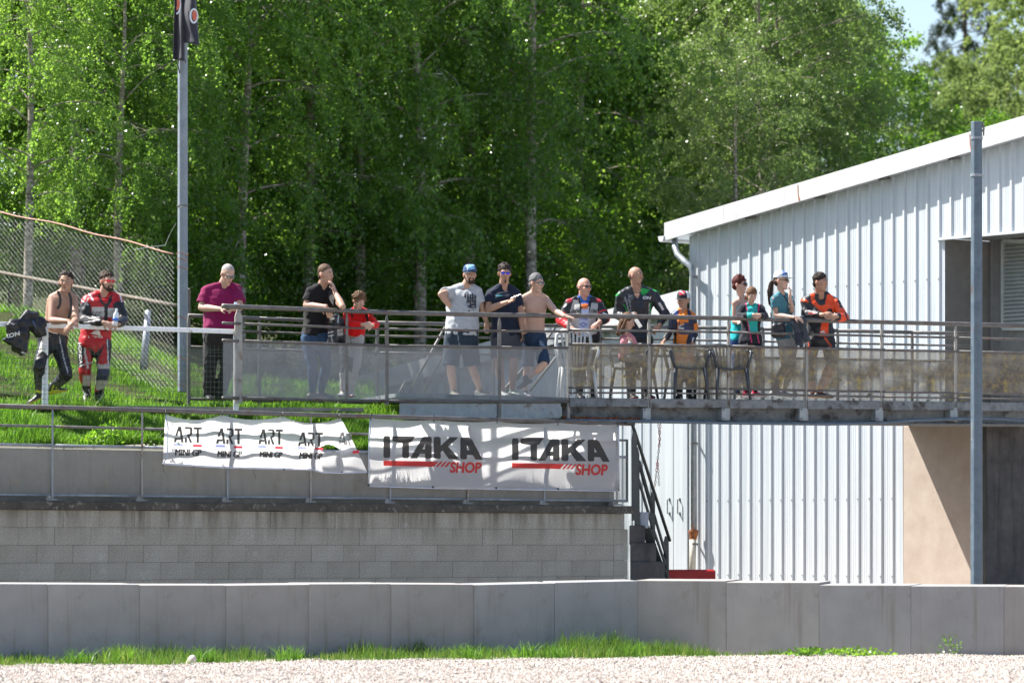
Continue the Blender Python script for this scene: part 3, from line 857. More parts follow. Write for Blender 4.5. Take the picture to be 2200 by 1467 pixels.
# lower railing on the block wall
low = empty('lower_railing', LW.at(4, zcap), 'lower steel railing with grey perforated panels on top of the block wall', 'railing')
OFF = -.10
LP = [-85, 113, 305.5, 489, 668, 838.4, 1005.4, 1169.3, 1326]
def lp(k, z): return LW.at(k, CH + z, OFF)
def lk(x):
    d = LW.d(x, OFF); return (Vector(((x - 1100) * d / F, d)) - LW.a - LW.n * OFF).dot(LW.t)
kE = lk(1347)
m_ = MB(); m_.tube([lp(lk(-120), 1.530), lp(lk(400), 1.532), lp(lk(900), 1.532), lp(lk(1362), 1.53)], .028, 10); m_.build('top_rail', M_rail, low, smooth=True)
ks = [lk(x) for x in LP]
for i, k0 in enumerate(ks):
    k1 = ks[i + 1] if i + 1 < len(ks) else kE
    for z, r in ((1.315, .015), (1.10, .016), (.535, .017)):
        m_ = MB(); m_.tube([lp(k0, z), lp(k1, z)], r, 8); m_.build('rail', M_galvd if z > 1.2 else M_galv, low, smooth=True)
    A_, B_ = lp(k0, 0), lp(k1, 0)
    if k1 - k0 > .05: panel('perforated_panel', A_, B_, CH + .54, CH + 1.09, CH + .54, CH + 1.09, M_perfd, low, .012)
    flat_post(lp(k0, .49), lp(k0, 1.505), .06, .02, rz + .9, M_galv if i % 2 else M_post, low)
    m_ = MB(); m_.box(lp(k0 - .04, .487), .16, .09, .02, rz); m_.hexa([lp(k0 - .09, .495) + Vector((0, -.02, 0)), lp(k0 - .02, .495) + Vector((0, -.02, 0)), lp(k0 - .02, .495) + Vector((0, .01, 0)), lp(k0 - .09, .495) + Vector((0, .01, 0))] + [lp(k0 - .05, .54) + Vector((0, -.02, 0)), lp(k0 - .02, .54) + Vector((0, -.02, 0)), lp(k0 - .02, .54) + Vector((0, .01, 0)), lp(k0 - .05, .54) + Vector((0, .01, 0))])
    m_.build('base_plate', M_post, low)
m_ = MB(); m_.bar(lp(kE, .52), lp(kE, 1.33), .03, .03, up=(0, 1, 0)); m_.build('end_bar', M_dark, low)

# stair railing at the end of the wall
st = empty('steel_stair', W(1390, 1245, 51.4), 'steep dark green steel stair railing going down from the wall end', 'stair')
def sp_(x, y, d=None):
    return W(x, y, 50.9 + (x - 1350) * .014 if d is None else d)
m_ = MB(); m_.tube([sp_(1346, 907), sp_(1358, 909), sp_(1439, 1161)], .022, 8); m_.build('handrail', M_dark, st, smooth=True)
for a, b2, w_ in (((1370, 985), (1433, 1200), .045), ((1372, 1030), (1402, 1133), .045), ((1404, 1137), (1432, 1220), .04)):
    m_ = MB(); m_.bar(sp_(*a), sp_(*b2), .02, w_, up=(0, 0, 1)); m_.build('mid_rail', M_dark, st)
m_ = MB(); m_.bar(sp_(1386, 1132), sp_(1434, 1262), .03, .11, up=(1, 0, .2)); m_.build('stringer', M_dark, st)
m_ = MB(); m_.bar(sp_(1372, 990), sp_(1408, 1120), .02, .05, up=(1, 0, .2)); m_.build('mid_rail', M_dark, st)
for (x, y0, y1, w_) in ((1363.5, 928, 1118, .065), (1369, 960, 1163, .06), (1403, 1056, 1246, .055), (1432, 1151, 1262, .06)):
    flat_post(sp_(x, y1), sp_(x - 1, y0), w_ * 1.1, .03, .2, M_dark, st)
m_ = MB(); m_.box(sp_(1383, 1117), .115, .1, .21, .1); bx = m_.build('junction_box', simple('box_grey', (.32, .36, .42), .5), label='grey metal junction box fixed beside the stair railing', cat='box', bevel=.008)
m_ = MB(); m_.box(W(1472, 1259, 54.5), .78, .35, 72 * 54.5 / 8500, .2); m_.build('red_block', M_red, label='bright red plastic block lying behind the barrier below the door', cat='block', bevel=.02)
# chains
def chain(pts, name, mats, label):
    e = empty(name, pts[0], label, 'chain', 'safety chains hanging by the stair')
    P = [Vector(p) for p in pts]; L = sum((P[i + 1] - P[i]).length for i in range(len(P) - 1)); n = int(L / .040); acc = 0
    for i in range(n):
        s_ = (i + .5) / n * L; j = 0; q = s_
        while q > (P[j + 1] - P[j]).length and j < len(P) - 2: q -= (P[j + 1] - P[j]).length; j += 1
        dirv = (P[j + 1] - P[j]).normalized(); c = P[j] + dirv * q
        side = dirv.cross(Vector((.3, 1, 0) if i % 2 else (1, -.2, 0))).normalized(); ring = []
        for a in range(10):
            an = 2 * PI * a / 10; ring.append(c + dirv * math.sin(an) * .026 + side * math.cos(an) * .012)
        m_ = MB(); m_.tube(ring + [ring[0]], .0038, 5, cap=False); m_.build('chain_link', mats[(i // 4) % len(mats)], e)
    return e
M_chw = simple('white_chain_plastic', (.30, .28, .24), .6); M_chr = simple('red_chain_plastic', (.32, .03, .03), .6)
chain([W(1413, 905, 51.9), W(1418, 945, 51.9), W(1413, 985, 51.9), W(1407, 1045, 51.8)], 'chain', [M_chw, M_chr], 'long red and white plastic chain hanging under the footbridge')
chain([W(1419, 905, 51.95), W(1417, 940, 51.95), W(1413, 990, 51.95), W(1416, 1042, 51.95)], 'chain', [M_chr, M_chw, M_galvd], 'faded shorter chain hanging beside the red and white one')
chain([W(1388, 1142, 51.6), W(1381, 1160, 51.6), W(1392, 1168, 51.6), W(1383, 1180, 51.6)], 'chain', [M_galvd, M_chr], 'small tangled rusty chain below the grey junction box')

# rear stair handrails behind the bridge
bs = empty('rear_stair', W(930, 860, 54.3), 'diagonal grey handrails of a stair behind the footbridge', 'stair railing')
def q_(x, y): return W(x, y, 54.6)
for a, b2 in (((866, 866), (958, 700)), ((896, 866), (985, 705)), ((846, 866), (872, 818)), ((878, 850), (905, 866))):
    if a[1] > b2[1]:
        m_ = MB(); m_.tube([q_(*a), q_(*b2)], .02, 8); m_.build('handrail', M_galvd, bs, smooth=True)
for a in ((985, 705, 862), (958, 700, 862)):
    m_ = MB(); m_.bar(q_(a[0], a[2]), q_(a[0], a[1]), .04, .03, up=(0, 1, 0)); m_.build('post', M_galvd, bs)
bs2 = empty('rear_stair', W(1170, 860, 54.8), 'second stair handrail behind the footbridge beside the white plastic chair', 'stair railing')
for L_ in (((1082, 850), (1150, 765), (1195, 700)), ((1138, 840), (1195, 767), (1218, 767)), ((1060, 862), (1126, 790))):
    m_ = MB(); m_.tube([q_(*p) for p in L_], .02, 8); m_.build('handrail', M_galvd, bs2, smooth=True)
for x in (1200, 1225):
    m_ = MB(); m_.bar(q_(x, 850), q_(x, 740), .045, .03, up=(0, 1, 0)); m_.build('post', M_galv, bs2)

# ---------------------------------------------------------------- poles
def pole(name, x, ytop, ybot, d, wpx, lab, mat=None):
    e = empty(name, W(x, ybot, d), lab, 'pole')
    r = wpx * d / F / 2 / math.cos(PI / 8)
    n = 8; rings = []
    z0, z1 = ZC(ybot, d), ZC(ytop, d)
    for z, k in ((z0, 1.06), (z1, .98)):
        rings.append([Vector(((x - 1100) * d / F + r * k * math.cos(2 * PI * (i + .5) / n + .628), d + r * k * math.sin(2 * PI * (i + .5) / n + .628), z)) for i in range(n)])
    m_ = MB(); m_.loft(rings); m_.build('shaft', mat or M_pole, e, bevel=.004)
    return e, r
p2_, r2 = pole('steel_pole', 2098, 262, 1270, 47.5, 24, 'tall octagonal galvanised steel pole in front of the shed at right')
P2 = lambda x, y, dy=0: W(x, y, 47.5 + dy)
for y, h in ((297, 3), (377, 3)):
    m_ = MB(); m_.tube([P2(2098, y - h), P2(2098, y + h)], r2 * 1.04, 16); m_.build('clamp', M_galv, p2_)
m_ = MB(); m_.tube([P2(2107, 262), P2(2112, 268, -.02), P2(2114, 277, -.02), P2(2108, 284)], .012, 6); m_.tube([P2(2110, 262), P2(2114, 275), P2(2113, 292)], .010, 6); m_.box(P2(2108, 268), .04, .05, .05); m_.build('top_bracket', M_galvd, p2_)
m_ = MB(); m_.box(P2(2088, 927, -.0), .012, .08, .22); m_.build('sticker_strip', simple('cream_strip', (.7, .66, .5), .5), p2_)
fp, r1 = pole('flag_pole', 392.5, -160, 842, 50.6, 20, 'tall grey flag pole standing on the grass bank with a dark furled flag', M_fpole)
P1_ = lambda x, y, dy=0: W(x, y, 50.6 + dy)
m_ = MB(); m_.tube([P1_(392, 441), P1_(392, 443.5)], r1 * 1.1, 14); m_.tube([P1_(386, 446, -.1), P1_(392, 444, -.1)], .006, 5); m_.build('clamp', M_galvd, fp)
# weathered wooden prop against the foot of the pole
wp = MB(); wp.box(W(398, 730, 50.9), .13, .1, 222 * 50.9 / F, .2)
wp.build('wooden_post', M_wood, label='rotten wooden post standing against the foot of the flag pole', cat='post', bevel=.015)
for i, (y, w_) in enumerate(((545, 16), (557, 14), (575, 15), (682, 13), (770, 13), (828, 14))):
    m_ = MB(); m_.tube([P1_(386 + math.cos(a / 2) * w_ * .8 + 6, y + math.sin(a) * 3, -.11 + math.sin(a * .5) * .02) for a in range(8)], .004, 5); m_.build('wire_tie', M_rust, fp)
# flag
def m_flag():
    t = NT('dark_flag_cloth'); t.set(col=(.018, .02, .032), rough=.75, sheen=.2); t.bump(t.noise(9, 4), .3, .02); return t.mat
M_flag = m_flag()
fl = empty('flag', P1_(397, 130), 'dark navy flag hanging furled at the top of the flag pole with orange ring logo', 'flag')
def cloth_strip(name, left, right, dfun, mat, parent, nu=14, nv=20, th=.006, **k):
    """cloth between two pixel polylines"""
    v = []; 
    for j in range(nv + 1):
        s_ = j / nv
        def ev(pl):
            ys = [p[1] for p in pl]; y = ys[0] + (ys[-1] - ys[0]) * s_; return float(np.interp(y, ys, [p[0] for p in pl])), y
        (xa, ya), (xb, yb) = ev(left), ev(right)
        for i in range(nu + 1):
            q = i / nu; x = xa + (xb - xa) * q; y = ya + (yb - ya) * q
            v.append(W(x, y, dfun(q, s_, x, y)))
    f = [(j * (nu + 1) + i, j * (nu + 1) + i + 1, (j + 1) * (nu + 1) + i + 1, (j + 1) * (nu + 1) + i) for j in range(nv) for i in range(nu)]
    m_ = MB(); m_.add(v, f)
    o = m_.build(name, mat, parent, smooth=True, **k); sd = o.modifiers.new('thickness', 'SOLIDIFY'); sd.thickness = th
    return o
cloth_strip('fold', [(376, -40), (373, 60), (371, 128)], [(394, -40), (396, 60), (397, 132)], lambda q, s_, x, y: 50.36 + .06 * math.sin(q * 6) + .02 * math.sin(s_ * 9), M_flag, fl)
cloth_strip('fold', [(391, -40), (388, 50), (386, 90)], [(418, -40), (423, 40), (428, 98)], lambda q, s_, x, y: 50.26 + .07 * math.sin(q * 5 + 1) + .03 * math.sin(s_ * 7 + q * 3), M_flag, fl)
m_ = MB(); m_.tube([P1_(385, 120, -.1), P1_(382, 140, -.1), P1_(386, 158, -.1)], .008, 6); m_.tube([P1_(396, 124, -.12), P1_(399, 136, -.12)], .006, 5); m_.build('cord', M_black, fl)
M_forg = simple('flag_orange', (.55, .14, .09), .7); M_fwht = simple('flag_white', (.62, .66, .72), .7)
def ringshape(cx, cy, rx, ry_, w_, d, mat, parent, name, a0=0., a1=2 * PI, n=26):
    v = []; f = []
    for i in range(n + 1):
        a = a0 + (a1 - a0) * i / n
        v.append(W(cx + rx * math.cos(a), cy + ry_ * math.sin(a), d)); v.append(W(cx + (rx - w_) * math.cos(a), cy + (ry_ - w_) * math.sin(a), d))
    for i in range(n): f.append((2 * i, 2 * i + 1, 2 * i + 3, 2 * i + 2))
    m_ = MB(); m_.add(v, f); o = m_.build(name, mat, parent); o['kind'] = 'stuff'; return o
ringshape(416.5, 35, 9.5, 16.5, 4.2, 50.13, M_fwht, fl, 'logo_ring'); ringshape(418, 34, 5, 11, 5, 50.125, M_forg, fl, 'logo_disc')
ringshape(379, 12, 10, 20, 4, 50.24, M_fwht, fl, 'logo_ring', -PI / 2, PI / 2); ringshape(379, 8, 7.5, 15, 6.5, 50.235, M_forg, fl, 'logo_disc', -PI / 2, PI / 2)

# ---------------------------------------------------------------- white fence with wire mesh
wfd = lambda x: 46.4 + (x / 507.) * 1.75
wf = empty('white_fence', W(250, 872, wfd(250)), 'white painted steel fence rail along the path with green wire mesh below', 'fence')
def wfy(x): return ypx(x, [-100, 0, 507], [693.5, 696, 712.5])
for a, b2 in ((-60, 97), (97, 507)):
    m_ = MB(); m_.bar(W(a, wfy(a), wfd(a)), W(b2, wfy(b2), wfd(b2)), .045, .056); m_.build('top_rail', M_white, wf, bevel=.004)
for x, y0, y1, w_ in ((97, 700, 874, 13), (507, 716, 884, 11)):
    m_ = MB(); d = wfd(x) + .002; m_.bar(W(x, y1, d), W(x, y0 - 1, d), w_ * d / F, .05, up=(0, 1, 0)); m_.build('post', M_white, wf, bevel=.004)
m_ = MB()
x = -20
while x < 518:
    yb = 872; ya = 742 + (6 if x < 97 else 0)
    d = wfd(x) - .035
    m_.tube([W(x, ya, d), W(x + 1, (ya + yb) / 2, d), W(x, yb, d)], .0017, 3, cap=False)
    x += 8.9
for y in (743, 748, 757, 768, 779, 790, 801, 812, 823, 834, 845, 856, 866, 871):
    m_.tube([W(x_, y + (x_ * .018) + .8 * math.sin(x_ * .03 + y), wfd(x_) - .036) for x_ in range(-20, 520, 30)], .0019, 3, cap=False)
m_.build('wire_mesh', M_gwire, wf, kind='stuff')

# chain-link fence behind
cf = empty('chain_link_fence', W(200, 800, 54.5), 'rusty topped chain link fence sloping down behind the two riders', 'fence')
cfd = lambda x: 55.5 - x / 378. * 4.6
def ctop(x): return ypx(x, [-60, 0, 150, 378], [446, 455, 488, 546])
def cbot(x): return ypx(x, [-60, 0, 250, 378], [760, 770, 790, 862])
m_ = MB()
def clip_wire(slope, c, rw):
    xs = np.arange(-40, 379, 6.0); run = []
    for x in xs:
        y = c + slope * x
        if ctop(x) + 6 * ((int(c) % 3) == 0) - 7 < y < cbot(x): run.append(W(x + .35 * math.sin(y * .4), y, cfd(x) + .02 * math.sin(x * .05)))
        else:
            if len(run) > 1: m_.tube(run, rw, 4, cap=False)
            run = []
    if len(run) > 1: m_.tube(run, rw, 4, cap=False)
for i in range(-10, 125):
    clip_wire(1.28, 440 - 560 + i * 11.5, .0010); clip_wire(-.86, 440 + i * 9.8 - 130, .0017)
m_.build('wire_mesh', M_wire, cf, kind='stuff')
m_ = MB(); m_.tube([W(x, ctop(x) + 2 * math.sin(x * .04), cfd(x) - .02) for x in range(-60, 379, 24)], .013, 6); m_.build('top_wire', simple('rusty_wire', (.30, .17, .12), .8, var=.4, scale=20), cf, smooth=True)
M_lichbar = m_conc('lichen_bar', (.13, .11, .09), (.24, .21, .17), .3, .6, lich=(.30, .28, .20), sc=8)
m_ = MB(); m_.tube([W(x, 574 + (x + 60) * .188, cfd(x) + .05) for x in range(-60, 385, 44)], .027, 8); m_.build('middle_bar', M_lichbar, cf, smooth=True)
m_ = MB(); a, b2 = W(309, 792, cfd(309) + .1), W(318, 668, cfd(309) + .35); m_.tube([a, b2], [.055, .042], 10); m_.build('post', M_galv, cf, smooth=True)
m_ = MB(); m_.tube([W(290, 536, 51), W(330, 530, 51), W(355, 527, 51), W(364, 505, 51), W(378, 480, 50.8)], .004, 5); m_.build('loose_wire', M_wire, cf)

# path kerb
kb = MB(); prev = None
xs = list(range(-60, 800, 30)); rr2 = random.Random(5)
def kerb_y(x): return ypx(x, [-60, 0, 250, 480, 800], [867, 869, 872, 874, 876])
def kerb_d(x): return wfd(x) + .12 if x < 520 else 48.27 + (x - 520) * .0045
for i in range(len(xs) - 1):
    a, b2 = xs[i], xs[i + 1]
    P = []
    for z in (8, 0):
        for x, o_ in ((a, 0), (b2, 0), (b2, .25), (a, .25)): P.append(W(x, kerb_y(x) + z, kerb_d(x) + (0 if z else 0)) + Vector((0, o_, 0)))
    kb.hexa(P)
kb.build('kerb', M_ret, kind='structure', label='concrete kerb edging the path on the bank', fixn=True)
# ================================================================ vegetation
def m_leaf(name, stops, trans, tmix=.5, rough=.28, spec=.6):
    t = NT(name); tn = t.attr('tint'); r = t.rnd()
    f = t.math('FRACT', t.math('ADD', tn, t.math('MULTIPLY', r, .12)))
    f = t.math('ADD', t.math('MULTIPLY', tn, .62), t.math('MULTIPLY', r, .38))
    c = t.ramp(f, stops)
    t.set(col=c, rough=rough, spec=spec)
    tr = t.n.new('ShaderNodeBsdfTranslucent'); t.l.new(t.mix(.95, c, t.ramp(f, [(p, [q * k for q, k in zip(cc, trans)]) for p, cc in stops])), tr.inputs[0])
    mx = t.n.new('ShaderNodeMixShader'); mx.inputs[0].default_value = tmix
    t.l.new(t.p.outputs[0], mx.inputs[1]); t.l.new(tr.outputs[0], mx.inputs[2]); t.l.new(mx.outputs[0], t.out.inputs[0])
    return t.mat
M_birch = m_leaf('birch_leaves', [(0., (.055, .108, .026)), (.5, (.088, .165, .038)), (1., (.15, .235, .068))], (3.1, 2.95, 1.5), .58)
M_pale = m_leaf('pale_birch_leaves', [(0., (.09, .145, .04)), (.5, (.14, .205, .065)), (1., (.20, .265, .10))], (2.2, 2.2, 1.6), .45, .38, .6)
M_maple = m_leaf('bright_broad_leaves', [(0., (.04, .088, .012)), (.5, (.07, .145, .02)), (1., (.12, .21, .03))], (2.8, 2.8, 1.4), .5)
M_hill = m_leaf('yellow_green_leaves', [(0., (.11, .17, .05)), (.5, (.17, .23, .075)), (1., (.24, .28, .09))], (1.8, 1.8, 1.5), .45, .6, .2)
M_con = m_leaf('conifer_needles', [(0., (.012, .025, .012)), (.5, (.02, .038, .018)), (1., (.035, .055, .025))], (1.4, 1.4, 1.2), .2, .7, .1)
M_grass = m_leaf('grass_blades', [(0., (.035, .09, .012)), (.55, (.075, .17, .02)), (.85, (.135, .245, .035)), (1., (.30, .27, .12))], (2.2, 2.2, 1.4), .45, .45, .3)
M_gdark = m_leaf('verge_grass_blades', [(0., (.035, .075, .014)), (.55, (.06, .13, .02)), (.82, (.10, .165, .035)), (1., (.30, .24, .13))], (2.2, 2.2, 1.4), .4, .5, .25)
def m_bark(name, a, b, c3):
    t = NT(name); n = t.noise(1, 6, .7, t.map((6, 6, 14))); n2 = t.noise(2.2, 5)
    c = t.ramp(n, [(.36, c3), (.46, b), (.6, a)]); c = t.mix(t.ramp(n2, [(.4, 0.), (.6, .7)]), c, b)
    t.set(col=c, rough=.85, spec=.2); t.bump(n, .6, .02); return t.mat
M_bbark = m_bark('birch_bark', (.52, .47, .40), (.22, .19, .15), (.06, .05, .04))
M_bark = m_bark('dark_bark', (.14, .115, .09), (.09, .075, .055), (.04, .035, .025))

def leaf_cards(C, axis, L, Wd, rng, tint):
    """diamond leaves: C (n,3) stems, axis (n,3) directions"""
    n = len(C); axis = axis / np.linalg.norm(axis, axis=1, keepdims=True)
    r = rng.normal(size=(n, 3)); side = np.cross(axis, r); side /= np.linalg.norm(side, axis=1, keepdims=True) + 1e-9
    L = (L * rng.uniform(.7, 1.25, n))[:, None]; Wd = (Wd * rng.uniform(.7, 1.25, n))[:, None]
    v = np.stack([C, C + axis * L * .45 + side * Wd * .5, C + axis * L, C + axis * L * .45 - side * Wd * .5], 1).reshape(-1, 3)
    return v, np.arange(4 * n), np.full(n, 4), np.repeat(tint, 4)

def grow(seed, H, R, nl, n_limb=30, droop=1.0, leafL=.06, leafW=.045, kind='birch', low=.12):
    rng = np.random.default_rng(seed); rd = random.Random(seed)
    wood = MB(); lean = Vector((rd.uniform(-.05, .05), rd.uniform(-.05, .05), 0))
    ph = rd.random() * 6
    def trunk(t): return Vector((lean.x * H * t + .16 * math.sin(t * 5 + ph) * t, lean.y * H * t + .16 * math.cos(t * 4 + ph) * t, H * t))
    r0 = .0095 * H + .02
    ts = [i / 16 for i in range(17)]
    wood.tube([trunk(t) for t in ts], [max(.012, r0 * (1 - t) ** .8) for t in ts], 8)
    starts = []; dirs = []; wts = []
    for i in range(n_limb):
        t = low + (.97 - low) * ((i + rd.random() * .8) / n_limb) ** .9
        p = trunk(t); az = i * 2.4 + rd.uniform(-.5, .5)
        prof = math.sin(PI * min(1, max(.0, (1 - t) ** .75 * .9 + .08))) if kind != 'cone' else (1 - t)
        ln = R * (.45 + .75 * prof) * rd.uniform(.75, 1.15)
        el = {'birch': .75, 'broad': .45, 'cone': -.05}[kind] * rd.uniform(.6, 1.2)
        pts = [p]; d = Vector((math.cos(az) * math.cos(el), math.sin(az) * math.cos(el), math.sin(el))); ns = 6
        for s_ in range(ns):
            d = (d + Vector((rd.uniform(-.16, .16), rd.uniform(-.16, .16), -.15 * droop + rd.uniform(-.08, .08)))).normalized()
            pts.append(pts[-1] + d * ln / ns)
        rb = max(.012, r0 * (1 - t) * .42)
        wood.tube(pts, [max(.006, rb * (1 - q / (ns + .5))) for q in range(ns + 1)], 5)
        for q in range(1, ns + 1):
            starts.append(pts[q]); dirs.append(d); wts.append(.4 + q / ns)
            if q in (2, 3, 4, 5):
                a2 = az + rd.choice((-1, 1)) * rd.uniform(.5, 1.2); l2 = ln * rd.uniform(.25, .5)
                d2 = Vector((math.cos(a2), math.sin(a2), rd.uniform(-.1, .5))).normalized(); pp = [pts[q]]
                for s_ in range(3):
                    d2 = (d2 + Vector((0, 0, -.2 * droop))).normalized(); pp.append(pp[-1] + d2 * l2 / 3)
                wood.tube(pp, [.012, .009, .006, .004], 3)
                for z in pp[1:]: starts.append(z); dirs.append(d2); wts.append(1.3)
    P = np.array([tuple(p) for p in starts]); D = np.array([tuple(p) for p in dirs]); w_ = np.array(wts); w_ /= w_.sum()
    if kind == 'birch':
        ns = nl // 34; idx = rng.choice(len(P), ns, p=w_); base = P[idx] + rng.normal(size=(ns, 3)) * .16 * (R / 2.2)
        dr = D[idx] * .4 + rng.normal(size=(ns, 3)) * .38; dr[:, 2] = -abs(dr[:, 2]) * .5 - .75 * droop
        ln = rng.uniform(.35, 1.15, ns) * (.7 + .3 * droop); ct = rng.uniform(0, .45, ns)
        k = rng.uniform(0, 1, (ns, 34)); wob = rng.normal(size=(ns, 34, 3)) * .045
        C = base[:, None, :] + dr[:, None, :] * (k * ln[:, None])[:, :, None] + wob
        C[:, :, :2] += D[idx][:, None, :2] * (np.sqrt(k) * .18)[:, :, None]
        tint = (ct[:, None] + rng.uniform(0, .55, (ns, 34))).ravel(); C = C.reshape(-1, 3)
        ax = rng.normal(size=C.shape); ax[:, 2] -= .9
    elif kind == 'broad':
        nc = nl // 70; idx = rng.choice(len(P), nc, p=w_); base = P[idx] + rng.normal(size=(nc, 3)) * .2
        C = base[:, None, :] + rng.normal(size=(nc, 70, 3)) * np.array([.20, .20, .10]); ct = rng.uniform(0, .5, nc)
        tint = (ct[:, None] + rng.uniform(0, .5, (nc, 70))).ravel(); C = C.reshape(-1, 3)
        ax = rng.normal(size=C.shape); ax[:, 2] -= .3
    else:
        nc = nl // 30; idx = rng.choice(len(P), nc, p=w_); base = P[idx] + rng.normal(size=(nc, 3)) * .08
        k = rng.uniform(0, 1, (nc, 30)); dr = rng.normal(size=(nc, 3)) * .4; dr[:, 2] = -1
        C = base[:, None, :] + dr[:, None, :] * (k * .45)[:, :, None] + rng.normal(size=(nc, 30, 3)) * .04
        tint = rng.uniform(0, 1, nc * 30); C = C.reshape(-1, 3); ax = rng.normal(size=C.shape); ax[:, 2] -= 1.
    return wood, leaf_cards(C, ax, leafL, leafW, rng, tint)
def wood_mesh(wood, name, mat):
    me = bpy.data.meshes.new(name); me.from_pydata(wood.v, [], wood.f); me.materials.append(mat); me.shade_smooth(); return me
VAR = {}
def variant(key, bark, leafmat, **k):
    w_, (v, f, lt, tn) = grow(**k)
    VAR[key] = (wood_mesh(w_, key + '_wood', bark), fast_mesh(key + '_crown', v, f, lt, leafmat, {'tint': tn}))
variant('birch_a', M_bbark, M_birch, seed=11, H=11.5, R=1.9, nl=33000, n_limb=36, low=.24, leafL=.082, leafW=.064)
variant('birch_b', M_bbark, M_birch, seed=12, H=11, R=2.1, nl=33000, n_limb=32, droop=1.2, low=.2, leafL=.082, leafW=.064)
variant('birch_c', M_bbark, M_birch, seed=13, H=12, R=1.8, nl=31000, n_limb=36, droop=.8, low=.28, leafL=.082, leafW=.064)
variant('pale_birch', M_bbark, M_pale, seed=14, H=11, R=2.3, nl=50000, n_limb=44, droop=.5, low=.07, leafL=.08, leafW=.06)
variant('broadleaf', M_bark, M_maple, seed=15, H=10.5, R=2.5, nl=40000, n_limb=36, kind='broad', leafL=.10, leafW=.085, low=.10, droop=.5)
variant('hill_tree', M_bark, M_hill, seed=16, H=10, R=2.8, nl=36000, n_limb=34, kind='birch', droop=.4, leafL=.12, leafW=.09, low=.12)
variant('conifer', M_bark, M_con, seed=17, H=22, R=3.6, nl=36000, n_limb=90, kind='cone', leafL=.22, leafW=.05, low=.1)
variant('bush', M_bark, M_maple, seed=18, H=3.2, R=1.5, nl=14000, n_limb=22, kind='broad', leafL=.075, leafW=.055, low=.08, droop=.3)
def gz(X, Y):
    if X < -3.2 or Y < 71: return float(bank_z(X, Y))
    return float(hill_z(np.array(X), np.array(Y)))
def tree(name, key, x, d, s, lab, rot=None, group='trees of the wood behind the footbridge', lean=0, zoff=0.0):
    X = (x - 1100) * d / F; z = gz(X, d) - .05 + zoff
    e = empty(name, (X, d, z), lab, 'tree' if name != 'bush' else 'bush', group)
    r = rr.uniform(0, 6.28) if rot is None else rot
    sc = (s, s, s * rr.uniform(.95, 1.08))
    for nm, me in zip(('trunk', 'crown'), VAR[key]):
        o = bpy.data.objects.new(nm, me); COL.objects.link(o); o.parent = e; o.rotation_euler = (lean, 0, r); o.scale = sc
        if nm == 'crown': o['kind'] = 'stuff'
    return e
